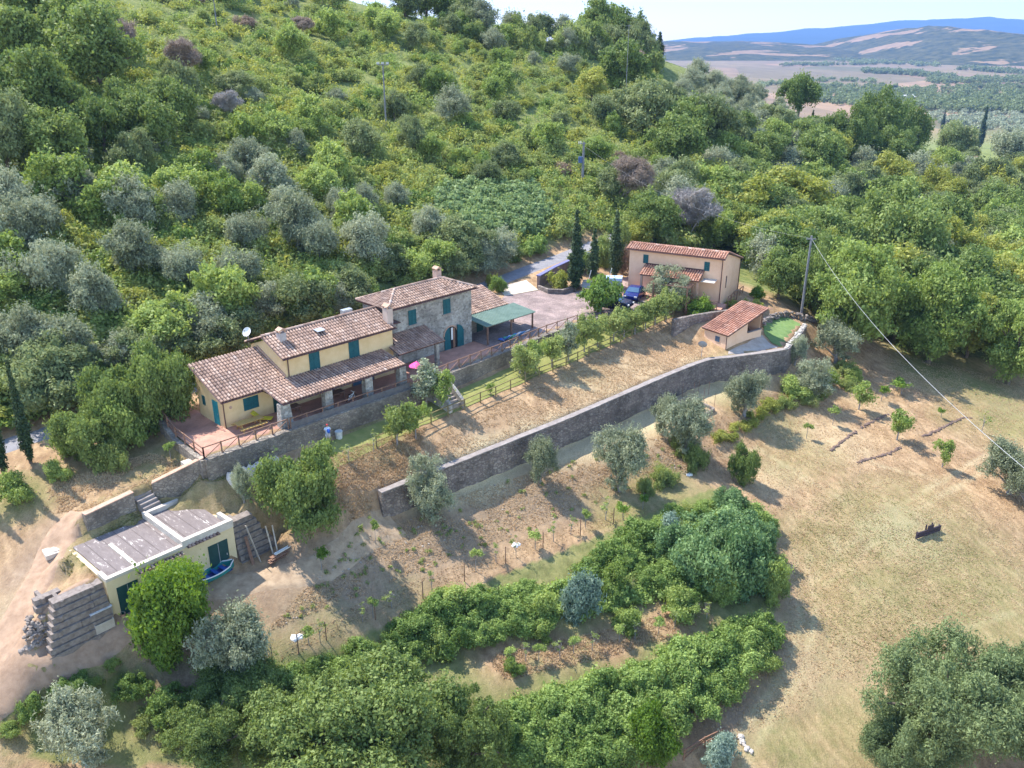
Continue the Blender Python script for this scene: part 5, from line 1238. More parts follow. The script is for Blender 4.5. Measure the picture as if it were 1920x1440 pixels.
# dishes
def dish(par, loc, rz, r, tilt, name, matd, lab):
    o = empty(name, loc, rz, lab, 'satellite dish')
    m = MB(); rings = 5; n = 16; vs = [(0, 0, 0)]; fs = []
    M = Matrix.Rotation(tilt, 4, 'X')
    for i in range(1, rings + 1):
        q = r * i / rings
        vs += [(q * math.cos(k * math.tau / n), q * math.sin(k * math.tau / n), .32 * q * q / r) for k in range(n)]
    fs = [(0, 1 + k, 1 + (k + 1) % n) for k in range(n)]
    for i in range(rings - 1): fs += [(1 + i * n + k, 1 + (i + 1) * n + k, 1 + (i + 1) * n + (k + 1) % n, 1 + i * n + (k + 1) % n) for k in range(n)]
    vs2 = [tuple(M @ Vector(v) + Vector((0, 0, par))) for v in vs]; vs3 = [tuple(M @ (Vector(v) - Vector((0, 0, .015))) + Vector((0, 0, par))) for v in vs]
    m.add(vs2, fs); m.add(vs3, [f[::-1] for f in fs]); m.build('reflector', matd, o)
    m = MB(); m.tube([(0, .0, -.4), (0, .02, par - .05)], .03, 6); m.build('mast', METAL, o)
    a = M @ Vector((0, -r * .95, .28 * r)); b = M @ Vector((0, 0, r * .95)); m = MB(); m.tube([a + Vector((0, 0, par)), b + Vector((0, 0, par))], .018, 5); m.box(b.x - .05, b.x + .05, b.y - .05, b.y + .05, b.z + par - .05, b.z + par + .08); m.build('feed_arm', METAL, o)
    return o
q = ST(5.7, 5.5); dish(.75, (q[0], q[1], 4.75), R_(-25), .42, R_(55), 'satellite_dish', WHITE, 'white satellite dish on the left gable of the yellow upper storey')
g = G(1316, 672); dish(1.35, (g[0] , g[1] + .3, float(hz(g[0], g[1] + .3))), R_(160), .48, R_(62), 'satellite_dish', mk('grey_dish', (.24, .25, .27, 1), (.30, .31, .33, 1), 2, .6), 'dark grey satellite dish on a pole behind the long wall')
# ------------------------------------------------------------------ things round the shed
def sd(x, y): return so + x * np.array([math.cos(sdir), math.sin(sdir)]) + y * np.array([-math.sin(sdir), math.cos(sdir)])
def sleepers(name, x0, x1, y0, rows, z0, lab, batter, slope=0.0, seed=0, deep=.5, taper=0.0):
    rr_ = random.Random(seed); CH = .43
    m = MB()
    for k in range(rows):
        x = x0; yb = y0 + k * batter
        a, b = (x0 + taper * k, x1) if taper > 0 else (x0, x1 + taper * k)
        x = a
        while x < b - .3:
            L_ = min(rr_.uniform(1.8, 2.6), b - x)
            j = rr_.uniform(-.03, .03)
            m.box(x + .012, x + L_ - .012, yb + j, yb + deep + j, z0 + k * CH + .012, z0 + k * CH + CH - .005 + rr_.uniform(-.03, 0)); x += L_
        if rr_.random() < .8 and k % 2:
            for x in np.arange(a + .4, b - .2, 1.9): m.box(x, x + .22, yb - .05, yb + 1.2, z0 + k * CH + .02, z0 + k * CH + CH - .04)
    o = m.build(name, TIMBER, None, (so[0], so[1], -6.4), sdir); return tag(o, lab, 'retaining wall')
sleepers('timber_wall', -4.3, -.08, -.6, 8, -.5, 'stepped retaining wall of old sleepers left of the shed', .12, 0, 3, .75, .16)
sleepers('timber_wall', SW + .08, SW + 3.4, -.4, 8, -.4, 'retaining wall of old sleepers right of the shed door', .12, 0, 4, .75, -.22)
sleepers('timber_wall', -3.9, -2.2, 1.3, 2, 2.0, 'stack of short sleepers on top of the left sleeper wall', .22, 0, 5, .5, .1)
m = MB()
for k in range(110):
    g = G(QR.uniform(48, 112), QR.uniform(1168, 1212)); m.rock((g[0], g[1], g[2] + QR.uniform(0, .6)), QR.uniform(.1, .22), QR)
for k in range(52):
    f = k / 51; g = G(38 + 122 * f, 1222 - 42 * f + 3 * math.sin(k)); m.rock((g[0], g[1], g[2] + .08), QR.uniform(.13, .24), QR)
tag(m.build('stone_heap', mk('heap_stone', (.20, .165, .14, 1), (.32, .27, .235, 1), 2, .95, .4)), 'heap of rough stones at the foot of the left sleeper wall', 'stone heap')
def crate(u, v, w, d, h, name, label, mats, rz, lid=True):
    g = G(u, v); o = empty(name, g, rz, label, 'box'); m = MB(); t = .04
    m.box(-w / 2, w / 2, -d / 2, d / 2, -.05, .03); m.box(-w / 2, -w / 2 + t, -d / 2, d / 2, .03, h); m.box(w / 2 - t, w / 2, -d / 2, d / 2, .03, h); m.box(-w / 2 + t, w / 2 - t, -d / 2, -d / 2 + t, .03, h); m.box(-w / 2 + t, w / 2 - t, d / 2 - t, d / 2, .03, h)
    m.build('body', mats[0], o)
    m = MB()
    if lid: m.box(-w / 2 - .04, w / 2 + .04, -d / 2 - .04, d / 2 + .04, h + .003, h + .06)
    else: m.box(-w / 2 + t + .01, w / 2 - t - .01, -d / 2 + t + .01, d / 2 - t - .01, .05, h * .7)
    m.build('lid' if lid else 'filling', mats[1], o); return o
crate(190, 1160, 1.35, .6, .75, 'storage_chest', 'grey chest with a white littered lid by the sleeper wall', (mk('grey_fibre_cement', (.30, .28, .29, 1), (.38, .36, .37, 1), 3, .9), mk('littered_white_lid', (.42, .42, .42, 1), (.72, .72, .74, 1), 7, .8)), sdir)
crate(196, 1178, 1.2, .5, .6, 'stone_trough', 'pale stone trough standing in front of the grey chest', (mk('trough_stone', (.42, .37, .31, 1), (.54, .48, .41, 1), 3, .9), DARKIN), sdir, False)
crate(165, 1170, .9, .5, .45, 'wooden_crate', 'open wooden crate left of the stone trough', (WOODP, DARKIN), sdir, False)
for k, (u, v, s_) in enumerate(((118, 1165, .3), (232, 1158, .35))):
    g = G(u, v); o = empty('garden_bucket', g, 0, ['small pale bucket on the stone edging left of the crate', 'terracotta coloured bucket by the left shed door'][k], 'bucket')
    m = MB(); m.tube([(0, 0, 0), (0, 0, s_)], [s_ * .38, s_ * .5], 10, cap=False); m.tube([(0, 0, .01), (0, 0, .03)], [s_ * .37, s_ * .37], 10); m.build('body', WHITE if k == 0 else BRICKCAP, o)
    m = MB(); m.tube([(s_ * .5 * math.cos(a), 0, s_ + .25 * s_ * math.sin(a) * 1.5) for a in np.linspace(0, math.pi, 8)], .01, 4); m.build('handle', METAL, o)
# little boat with white gunwale
g = G(408, 1082); bt = empty('small_boat', (g[0], g[1], g[2] + .05), sdir + .05, 'small blue and turquoise boat with a white gunwale lying beside the shed', 'boat')
m = MB(); st = 11; hull = []
for i in range(st):
    f = i / (st - 1); x = -1.35 + 2.7 * f; w_ = .62 * math.sin(math.pi * (.12 + .8 * f)) ** .6 * (1 if f < .8 else 1 - (f - .8) * 3.6); w_ = max(w_, .04); dz_ = .16 * f * f
    hull.append([(x, -w_, .55 + dz_), (x, -w_ * .85, .2 + dz_ * .8), (x, -w_ * .35, .02 + dz_ * .6), (x, w_ * .35, .02 + dz_ * .6), (x, w_ * .85, .2 + dz_ * .8), (x, w_, .55 + dz_)])
vs = [q for r in hull for q in r]; fs = []
for i in range(st - 1):
    for k in range(5): fs.append((i * 6 + k, (i + 1) * 6 + k, (i + 1) * 6 + k + 1, i * 6 + k + 1))
fs += [tuple(range(6)), tuple((st - 1) * 6 + k for k in range(6))[::-1]]
m.add(vs, fs); m.add([(x, y * .93, z + .03) for x, y, z in vs], [f[::-1] for f in fs]); m.build('hull', mk('turquoise_hull', (.02, .19, .18, 1), (.03, .25, .235, 1), 2, .45), bt)
m = MB()
for sgn in (0, 5): m.tube([r[sgn] for r in hull], .045, 6)
m.build('gunwale', WHITE, bt)
for x in (-.8, -.1, .55):
    m = MB(); m.box(x - .14, x + .14, -.5, .5, .38, .43); m.build('seat', mk('blue_plastic', (.03, .09, .35, 1), (.04, .13, .45, 1), 2, .5), bt)
m = MB(); m.prism([(-1.2, .18), (1.0, .22), (1.0, .28), (-1.2, .24)], 'y', -.42, .42); m.build('floor_boards', mk('navy_tarp', (.02, .03, .16, 1), (.03, .05, .22, 1), 2, .6), bt)
# planks leaning on the right sleeper wall
for i, (x, y, h, tx, lab) in enumerate(((SW + .65, -.95, 2.0, .1, 'short plank leaning beside the right shed door'), (SW + 1.15, -1.1, 2.9, -.35, 'long pale plank leaning highest on the sleeper wall'), (SW + 2.2, -1.2, 2.1, .1, 'thin plank leaning on the right part of the sleeper wall'), (SW + 2.5, -1.3, 1.9, .3, 'second thin plank leaning on the right part of the sleeper wall'))):
    p = sd(x, y); z = float(hz(p[0], p[1])); m = MB(); m.bar((x, y, z + 6.4), (x + tx, y + .8, z + 6.4 + h), .22 if i < 2 else .1, .04)
    tag(m.build('plank', WOODP if i else WOOD, None, (so[0], so[1], -6.4), sdir), lab, 'plank')
p = sd(SW + 2.6, -1.7); z = float(hz(p[0], p[1])); pl_ = empty('plank_pile', (p[0], p[1], z), sdir + .1, 'low pile of dark boards with a white gutter on top', 'boards')
m = MB()
for k in range(4): m.box(-1.3 + k * .1, 1.2 - k * .15, -.3 + (k % 2) * .15, .0 + (k % 2) * .2, k * .07, k * .07 + .06)
m.build('board', WOOD, pl_); m = MB(); m.prism([(-.12, .42), (-.1, .32), (.1, .32), (.12, .42), (.1, .42), (.08, .34), (-.08, .34), (-.1, .42)], 'x', -.6, 1.3); m.build('gutter', WHITE, pl_)
# concrete covers, cloths
def slabthing(u, v, w, d, h, rz, name, lab, mat, ring=False):
    g = G(u, v); o = empty(name, (g[0], g[1], g[2]), rz, lab, 'slab'); m = MB(); m.box(-w / 2, w / 2, -d / 2, d / 2, -.2, h); m.build('base', mat, o)
    m = MB(); m.tube([(0, 0, h), (0, 0, h + .05)], [w * .26, w * .24], 16) if ring else m.box(-w * .2, w * .2, -d * .2, d * .2, h, h + .04); m.build('cover', WOODP if ring else mat, o)
slabthing(105, 1033, 1.5, 1.1, .14, .7, 'well_cover', 'square concrete well cover on the grass by the track', TRIMW, True)
slabthing(360, 866, 1.3, 1.0, .1, TH, 'concrete_hatch', 'pale concrete hatch beside the terrace corner', TRIMW)
def cloth(name, pts, w, h, mat, lab, seed, cat):
    rr_ = random.Random(seed); m = MB(); n = len(pts); rings = []
    for i, p in enumerate(pts):
        a = pts[max(0, i - 1)]; b = pts[min(n - 1, i + 1)]; t = (b - a)[:2]; t = t / np.linalg.norm(t); nn = np.array([t[1], -t[0]])
        e = .35 if i in (0, n - 1) else rr_.uniform(.7, 1.15); row = []
        for k in range(9):
            an = math.pi * k / 8; off = math.cos(an) * w * e * rr_.uniform(.85, 1.1); up_ = math.sin(an) * h * e * rr_.uniform(.6, 1.25)
            q = p[:2] + nn * off; row.append((q[0], q[1], float(hz(q[0], q[1])) + up_ - .05))
        rings.append(row)
    vs = [q for r in rings for q in r]; fs = [(i * 9 + k, (i + 1) * 9 + k, (i + 1) * 9 + k + 1, i * 9 + k + 1) for i in range(n - 1) for k in range(8)] + [tuple(range(9)), tuple((n - 1) * 9 + k for k in range(9))[::-1]]
    m.add(vs, fs); tag(m.build(name, mat), lab, cat)
TARP = mk('pale_tarpaulin', (.50, .42, .36, 1), (.74, .67, .60, 1), 2.2, .8, .5, 8)
def lerp_line(a, b, n): return [a + (b - a) * k / (n - 1) for k in range(n)]
cloth('tarpaulin', lerp_line(np.append(ST(-2.7, -4.75), 0), np.append(ST(-1.5, -4.75), 0), 6) + lerp_line(np.append(ST(-1.2, -4.75), 0), np.append(ST(.4, -4.7), 0), 8), .5, .5, TARP, 'long crumpled pale tarpaulin at the foot of the terrace wall', 4, 'tarpaulin')
cloth('tarpaulin', lerp_line(np.append(ST(.8, -4.7), 0), np.append(ST(1.8, -4.65), 0), 6), .45, .5, TARP, 'smaller crumpled tarpaulin beside the long one', 7, 'tarpaulin')
for u, v, r, lab in ((557, 1195, .38, 'white plastic sheet lying on the mown path near its left end'), (968, 1022, .35, 'white plastic sheet lying in the middle of the vine row'), (1293, 890, .3, 'white cloth lying at the right end of the mown path')):
    g = G(u, v); cloth('plastic_sheet', [g + np.array([dx, dx * .6, 0]) for dx in np.linspace(-r, r, 6)], r * .8, .2, WHITE, lab, u, 'plastic sheet')
# ------------------------------------------------------------------ water tank plot
BLUET = mk('blue_grey_tank', (.10, .19, .24, 1), (.15, .26, .32, 1), 2, .5)
g = G(1297, 786); wt = empty('water_tank', (g[0], g[1], float(hz(g[0], g[1]))), .4, 'blue-grey plastic water tank lying between the olive trees', 'water tank')
m = MB(); pts = [(-1.0 + .25 * k, 0, .62) for k in range(9)]; rad = [.42, .58, .62, .60, .63, .60, .62, .58, .42]; m.tube(pts, rad, 16); m.build('body', BLUET, wt, smooth=True)
m = MB(); m.tube([(0, 0, 1.2), (0, 0, 1.34)], [.2, .2], 12); m.build('cap', mk('pale_cap', (.5, .55, .58, 1), None, 2, .5), wt)
for x in (-.6, .6): m = MB(); m.box(x - .1, x + .1, -.5, .5, -.3, .16); m.build('cradle', WOOD, wt)
corners = [G(1262, 757), G(1291, 748), G(1338, 770), G(1322, 780)]
fr_o = empty('plot_border', corners[0], 0, 'border of old sleepers round the water tank plot', 'border')
for a, b in zip(corners[:-1], corners[1:]):
    m = MB(); m.bar(a - corners[0] + np.array([0, 0, .12]), b - corners[0] + np.array([0, 0, .12]), .22, .36); m.build('sleeper', TIMBER, fr_o)
for i, (u, v) in enumerate([(1300, 744), (1319, 752), (1339, 763), (1309, 738), (1328, 741), (1279, 744)]):
    g = G(u, v); m = MB(); m.tube([(0, 0, -.2), (.03, .02, 1.5)], .022, 5); tag(m.build('garden_stake', WOOD, None, g), 'thin stake standing on the dry strip behind the water tank', 'stake', 'stakes behind the water tank')
# earth ridges in the field
EARTH = mk('dark_earth', (.12, .08, .07, 1), (.20, .14, .11, 1), 3, .95, .6, 12)
for lab, lst in (('dark earth ridge on the left, below the round headed saplings', [(1557, 845), (1575, 832), (1592, 818), (1606, 808)]), ('short earth ridge continuing up behind the bushy young tree', [(1615, 803), (1626, 796), (1655, 782), (1666, 776)]), ('dark angled earth ridge under the power cable', [(1730, 818), (1752, 810), (1780, 795), (1805, 784), (1825, 784)]), ('faint low earth ridge in the middle of the field', [(1608, 867), (1640, 858), (1668, 850), (1690, 838)])):
    pts = [G(u, v) for u, v in lst]; m = MB()
    for a, b in zip(pts[:-1], pts[1:]):
        n = max(2, int(np.linalg.norm(b - a) / .22))
        for k in range(n):
            p = a + (b - a) * k / n; m.rock((p[0] + QR.uniform(-.1, .1), p[1] + QR.uniform(-.1, .1), p[2] + .02), QR.uniform(.13, .24), QR)
    tag(m.build('earth_ridge', EARTH), lab, 'earth bank')
# dark board barrier
g = G(1740, 1003); bb = empty('board_barrier', g, R_(26), 'low dark wooden barrier with a raised middle board in the field', 'barrier')
DKW = mk('dark_board', (.035, .025, .035, 1), (.06, .045, .055, 1), 5, .8)
m = MB(); m.box(-1.45, 1.45, -.05, .05, .05, .30); m.box(-1.45, 1.45, -.05, .05, .33, .58); m.build('boards', DKW, bb)
m = MB(); m.box(-.32, .42, -.09, -.055, .5, 1.0); m.build('raised_board', DKW, bb)
for x in (-1.35, -.3, .4, 1.35): m = MB(); m.box(x - .05, x + .05, .055, .14, -.3, .62 if abs(x) > 1 else 1.05); m.build('post', DKW, bb)
m = MB()
for k in range(22):
    g = G(1385 + k * .9 + QR.uniform(-5, 5), 1378 + k * 1.6 + QR.uniform(-3, 3)); m.rock((g[0], g[1], g[2] + .05), QR.uniform(.08, .2), QR)
tag(m.build('pale_stones', mk('pale_stone', (.38, .34, .30, 1), (.55, .50, .45, 1), 3, .95)), 'line of pale stones beside the rail fence at the bottom', 'stones')
at_later = [('silver_bush', 1345, 1428, 60, 'grey bush behind the bottom rail fence', 50)]
# ------------------------------------------------------------------ poles and cable
PCON = mk('concrete_pole', (.16, .16, .175, 1), (.24, .24, .26, 1), 2, .85)
def pole(u, v, ztop_v, name, lab, kind, r=.16):
    g = G(u, v); d = depth(g); h = (v - ztop_v) * d / 1600 / CT
    o = empty(name, g, 0, lab, 'utility pole'); m = MB(); m.tube([(0, 0, -.4), (0, 0, h)], [r * 1.15, r * .75], 8); m.build('shaft', PCON, o)
    if kind == 'wire':
        m = MB(); m.box(-.8, .35, -.06, .06, h - .32, h - .2); m.build('cross_arm', PCON, o)
        for x in (-.75, -.45): m = MB(); m.tube([(x, 0, h - .2), (x, 0, h + .12)], [.07, .05], 7); m.build('insulator', WHITE, o)
        m = MB(); m.box(-.75, -.15, -.25, .25, h * .55, h * .55 + .9); m.build('transformer', mk('transformer_blue', (.05, .09, .20, 1), (.07, .12, .26, 1), 2, .6), o)
    elif kind == 'lamp':
        m = MB(); m.box(-.9, .9, -.1, .1, h - .15, h); m.build('cross_arm', PCON, o)
        for x in (-.75, 0, .75): m = MB(); m.box(x - .22, x + .22, -.35, .12, h + .005, h + .3); m.build('floodlight', METAL, o)
    else:
        m = MB(); m.box(-.55, .55, -.05, .05, h - .45, h - .33); m.build('cross_arm', PCON, o)
    return g, h
gA, hA = pole(1092, 352, 275, 'utility_pole', 'grey pole with a blue transformer on the slope beyond the road', 'wire', .2)
pole(724, 238, 136, 'floodlight_pole', 'floodlight pole standing alone on the upper hillside', 'lamp', .13)
pole(408, 62, 8, 'floodlight_pole', 'floodlight pole near the top edge of the picture', 'lamp', .12)
gB, hB = pole(1502, 592, 452, 'utility_pole', 'thick grey pole half hidden in the wood edge above the lawn', 'plain', .16)
pole(1172, 205, 68, 'utility_pole', 'slender mast among the ridge trees', 'plain', .07)
A0 = Vector((gA[0], gA[1], gA[2] + hA - .5)); B0 = Vector((gB[0], gB[1], gB[2] + hB - .3)); dC = ray(1990, 935); Cp = Vector((dC[0] * 40, dC[1] * 40, CAM_H + dC[2] * 40))
def cable(a, b, sag, r, lab):
    m = MB(); pts = [a.lerp(b, k / 40) - Vector((0, 0, sag * 4 * (k / 40) * (1 - k / 40))) for k in range(41)]; m.tube(pts, r, 5); tag(m.build('power_cable', mk('pale_cable', (.36, .36, .37, 1), (.42, .42, .43, 1), 2, .6)), lab, 'cable')
cable(A0, B0, 2.2, .008, "pale cable slung from the transformer pole to the pole in the wood")
cable(B0, Cp, 1.6, .014, "pale cable crossing the field towards the bottom right")
# ------------------------------------------------------------------ vehicles
TYRE = mk('tyre_rubber', (.02, .02, .022, 1), (.03, .03, .032, 1), 3, .9)
RIM = mk('wheel_rim', (.42, .43, .45, 1), (.52, .53, .55, 1), 3, .35, metal=.7)
def car(loc, rz, paint, lab, L=4.2, W=1.74, H=1.48):
    o = empty('parked_car', loc, rz, lab, 'car')
    prof = [(-.5, .38), (-.495, .62), (-.46, .90), (-.40, .93), (-.33, 1.30), (-.16, 1.46), (.06, 1.47), (.24, .98), (.42, .90), (.485, .72), (.5, .42), (.44, .24), (-.44, .24)]
    m = MB(); n = len(prof); ys = [-.5, -.46, -.30, .30, .46, .5]; vs = []
    for y in ys:
        e = abs(y)
        for x, z in prof:
            roof = max(0, (z - .92) / .55); inset = 1 - roof * .2
            sx = 1 - (.03 if e > .45 else 0); vs.append((x * L * sx, y * W * inset, z * H / 1.47 - (.05 if e >= .5 and z > .9 else 0)))
    fs = [(i * n + k, i * n + (k + 1) % n, (i + 1) * n + (k + 1) % n, (i + 1) * n + k) for i in range(5) for k in range(n)] + [tuple(range(n))[::-1], tuple(5 * n + k for k in range(n))]
    m.add(vs, fs); b = m.build('body', paint, o, smooth=False)
    m = MB()
    for sgn in (-1, 1):
        y0 = sgn * W * .475; q = [(-.345, .97), (-.30, 1.27), (-.15, 1.38), (.04, 1.39), (.19, .99)]
        m.add([(x * L, sgn * (W * .5 * (1 - max(0, (z - .92) / .55) * .2) + .012), z * H / 1.47) for x, z in q] + [(x * L, sgn * (W * .5 * (1 - max(0, (z - .92) / .55) * .2) - .03), z * H / 1.47) for x, z in q], [(0, 1, 2, 3, 4), (9, 8, 7, 6, 5)] + [(k, 5 + k, 5 + (k + 1) % 5, (k + 1) % 5) for k in range(5)])
    m.build('side_window', GLASS, o)
    m = MB(); m.add([(.085 * L, -.36 * W, 1.40 * H / 1.47 + .03), (.085 * L, .36 * W, 1.40 * H / 1.47 + .03), (.24 * L, .42 * W, 1.0 * H / 1.47 + .02), (.24 * L, -.42 * W, 1.0 * H / 1.47 + .02)], [(0, 1, 2, 3)]); m.build('windscreen', GLASS, o)
    for x in (-.31, .31):
        for sgn in (-1, 1):
            w_ = MB(); w_.tube([(x * L, sgn * (W / 2 - .2), .31), (x * L, sgn * (W / 2 + .02), .31)], .31, 14); q = w_.build('wheel', TYRE, o)
            w_ = MB(); w_.tube([(x * L, sgn * (W / 2 + .021), .31), (x * L, sgn * (W / 2 + .035), .31)], .19, 12); w_.build('rim', RIM, q)
    for sgn in (-1, 1):
        m = MB(); m.box(.475 * L, .502 * L, sgn * W * .38 - .16, sgn * W * .38 + .16, .62, .76); m.build('headlight', WHITE, o)
        m = MB(); m.box(-.502 * L, -.487 * L, sgn * W * .4 - .1, sgn * W * .4 + .1, .68, .9); m.build('tail_light', mk('red_lamp', (.4, .01, .01, 1), None, 2, .3), o)
    return o
car(tuple(ST(47.2, -1.9)) + (.33,), R_(-32), mk('dark_blue_paint', (.012, .02, .05, 1), (.014, .024, .06, 1), 2, .22, spec=.6), 'dark blue estate car parked behind the fig tree', 4.5)
car(tuple(ST(51.6, -1.6)) + (.35,), R_(-115), mk('bright_blue_paint', (.01, .02, .13, 1), (.012, .024, .15, 1), 2, .2, spec=.6), 'bright blue small car half hidden by the olive tree at the cottage', 3.7)
def trailer(u, v, rz, lab, tarp):
    g = P(u, v, .45); o = empty('car_trailer', (g[0], g[1], .4), rz, lab, 'trailer'); GAL = METAL
    m = MB(); L_, W_ = 2.3, 1.4
    m.box(-L_ / 2, L_ / 2, -W_ / 2, W_ / 2, .5, .58)
    for k in range(3):
        z = .6 + k * .2
        m.box(-L_ / 2, L_ / 2, -W_ / 2, -W_ / 2 + .04, z, z + .17); m.box(-L_ / 2, L_ / 2, W_ / 2 - .04, W_ / 2, z, z + .17); m.box(-L_ / 2, -L_ / 2 + .04, -W_ / 2 + .045, W_ / 2 - .045, z, z + .17); m.box(L_ / 2 - .04, L_ / 2, -W_ / 2 + .045, W_ / 2 - .045, z, z + .17)
    m.build('body', mk('grey_drop_sides', (.24, .29, .32, 1), (.32, .37, .40, 1), 2, .5), o)
    for y in (-W_ / 2 - .1, W_ / 2 + .1):
        q = MB(); q.tube([(0, y - .08, .3), (0, y + .08, .3)], .3, 12); q.build('wheel', TYRE, o)
    m = MB(); m.bar((-L_ / 2, 0, .55), (-L_ / 2 - 1.4, 0, .5), .08); m.build('drawbar', GAL, o)
    m = MB(); m.bar((-.6, -W_ / 2 + .1, .6), (-.1, -W_ / 2 - .1, 2.8), .08); m.build('white_post', WHITE, o)
    if tarp:
        m = MB(); m.add([(-L_ / 2 - .03, -W_ / 2 - .03, 1.2), (L_ / 2 + .03, -W_ / 2 - .03, 1.2), (L_ / 2 + .03, W_ / 2 + .03, 1.2), (-L_ / 2 - .03, W_ / 2 + .03, 1.2), (-L_ / 2, -W_ / 2, 1.5), (L_ / 2, -W_ / 2, 1.55), (L_ / 2, W_ / 2, 1.55), (-L_ / 2, W_ / 2, 1.5)], [(0, 3, 2, 1), (4, 5, 6, 7), (0, 1, 5, 4), (1, 2, 6, 5), (2, 3, 7, 6), (3, 0, 4, 7)]); m.build('cover', mk('pale_blue_tarp', (.35, .48, .68, 1), (.48, .60, .78, 1), 1.5, .6), o)
trailer(1110, 545, R_(-12), 'grey open trailer parked between the cypresses', False)
trailer(1148, 541, R_(-12), 'trailer with a pale blue cover parked right of the open trailer', True)
# ------------------------------------------------------------------ person on the lawn
def person(u, v):
    g = P(u, v, -1.62); z0 = float(hz(g[0], g[1])) + .045
    root = empty('person', (g[0], g[1], z0), R_(20), 'person in a white and blue top and a red cap standing on the lawn', 'person')
    J = {'pel': (0, 0, .93, .125, .10), 'wai': (0, 0, 1.08, .12, .09), 'che': (0, .0, 1.28, .15, .105), 'nec': (0, .0, 1.47, .055, .055), 'hea': (0, .015, 1.60, .085, .10), 'top': (0, .01, 1.71, .06, .07)}
    for s, n in ((-1, 'l'), (1, 'r')):
        J.update({n + 'hip': (s * .10, 0, .88, .085, .085), n + 'kne': (s * .11, .02, .48, .058, .058), n + 'ank': (s * .12, 0, .09, .038, .038), n + 'toe': (s * .14, .16, .035, .035, .03), n + 'sho': (s * .185, 0, 1.40, .058, .055), n + 'elb': (s * .25, .02, 1.13, .04, .04), n + 'wri': (s * .14, .2, 1.1, .028, .028), n + 'han': (s * .08, .27, 1.13, .032, .026)})
    E_ = [('pel', 'wai'), ('wai', 'che'), ('che', 'nec'), ('nec', 'hea'), ('hea', 'top')]
    for n in 'lr': E_ += [('pel', n + 'hip'), (n + 'hip', n + 'kne'), (n + 'kne', n + 'ank'), (n + 'ank', n + 'toe'), ('che', n + 'sho'), (n + 'sho', n + 'elb'), (n + 'elb', n + 'wri'), (n + 'wri', n + 'han')]
    ks = list(J); me = bpy.data.meshes.new('body'); me.from_pydata([J[k][:3] for k in ks], [(ks.index(a), ks.index(b)) for a, b in E_], [])
    SKIN = mk('skin', (.50, .29, .20, 1), (.56, .34, .24, 1), 4, .6); o = link('body', me, SKIN, root)
    md = o.modifiers.new('skin', 'SKIN')
    for i, k in enumerate(ks):
        me.skin_vertices[0].data[i].radius = J[k][3:5]; me.skin_vertices[0].data[i].use_root = (k == 'pel')
    o.modifiers.new('sub', 'SUBSURF').levels = 2; o.modifiers['sub'].render_levels = 2
    def tubes(name, segs, mat):
        m = MB()
        for pts, rads in segs: m.tube(pts, rads, 12)
        return m.build(name, mat, root, smooth=True)
    tubes('shirt', [([(0, 0, .93), (0, 0, 1.08), (0, 0, 1.28), (0, 0, 1.42), (0, 0, 1.48)], [.165, .16, .19, .165, .075])] + [([(s * .15, 0, 1.42), (s * .225, .01, 1.24)], [.085, .07]) for s in (-1, 1)], mk('white_blue_shirt', (.58, .66, .80, 1), (.76, .80, .84, 1), 9, .8))
    tubes('shorts', [([(0, 0, .99), (0, 0, .84)], [.165, .17])] + [([(s * .095, 0, .9), (s * .11, .01, .52)], [.115, .10]) for s in (-1, 1)], mk('pale_shorts', (.42, .40, .44, 1), (.52, .50, .52, 1), 4, .8))
    tubes('cap', [([(0, .0, 1.655), (0, .0, 1.70), (0, 0, 1.745)], [.108, .10, .05])], mk('red_cap', (.45, .04, .05, 1), (.52, .06, .06, 1), 4, .7))
    tubes('rucksack', [([(.06, -.2, 1.05), (.06, -.22, 1.2), (.06, -.2, 1.38)], [.10, .14, .10])], mk('blue_rucksack', (.03, .10, .48, 1), (.04, .14, .56, 1), 4, .7))
    for s in (-1, 1):
        tubes('shoe', [([(s * .12, -.06, .05), (s * .135, .08, .055), (s * .15, .2, .04)], [.055, .055, .035])], mk('dark_shoe', (.05, .05, .055, 1), None, 3, .7))
person(616, 831)
# ------------------------------------------------------------------ far house
g = G(1786, 322); fh = empty('far_house', (g[0], g[1], g[2]), .2, 'white building glimpsed between cypresses far in the valley', 'house')
m = MB(); m.box(-7, 7, -3, 3, -1, 3.2); m.build('wall', WHITE, fh)
m = MB(); m.add([(-7.4, -3.4, 3.2), (7.4, -3.4, 3.2), (7.4, 3.4, 3.2), (-7.4, 3.4, 3.2), (-7.4, 0, 4.4), (7.4, 0, 4.4)], [(0, 1, 5, 4), (2, 3, 4, 5), (0, 4, 3), (1, 2, 5), (3, 2, 1, 0)]); m.build('roof', TILE2, fh)
for x in (-4.5, -1.5, 1.5, 4.5): m = MB(); m.box(x - .6, x + .6, -3.05, -3, .6, 2.2); m.build('window', DARKIN, fh)
for i, (u, v, w_, h_) in enumerate(((1456, 108, 26, 5), (1402, 104, 16, 3.4), (1700, 186, 12, 3))):
    g = G(u, v); o = empty('farm_building', (g[0], g[1], g[2]), .3 * i, ['long pale farm building on the far plain', 'small farm building left of the long one on the far plain', 'white roofed hut in the valley woods'][i], 'building')
    m = MB(); m.box(-w_, w_, -6, 6, -3, h_); m.build('wall', TRIMW, o); m = MB(); m.prism([(-6.8, h_), (6.8, h_), (0, h_ + 3)], 'x', -w_ - .5, w_ + .5); m.build('roof', TILE2 if i < 2 else WHITE, o)
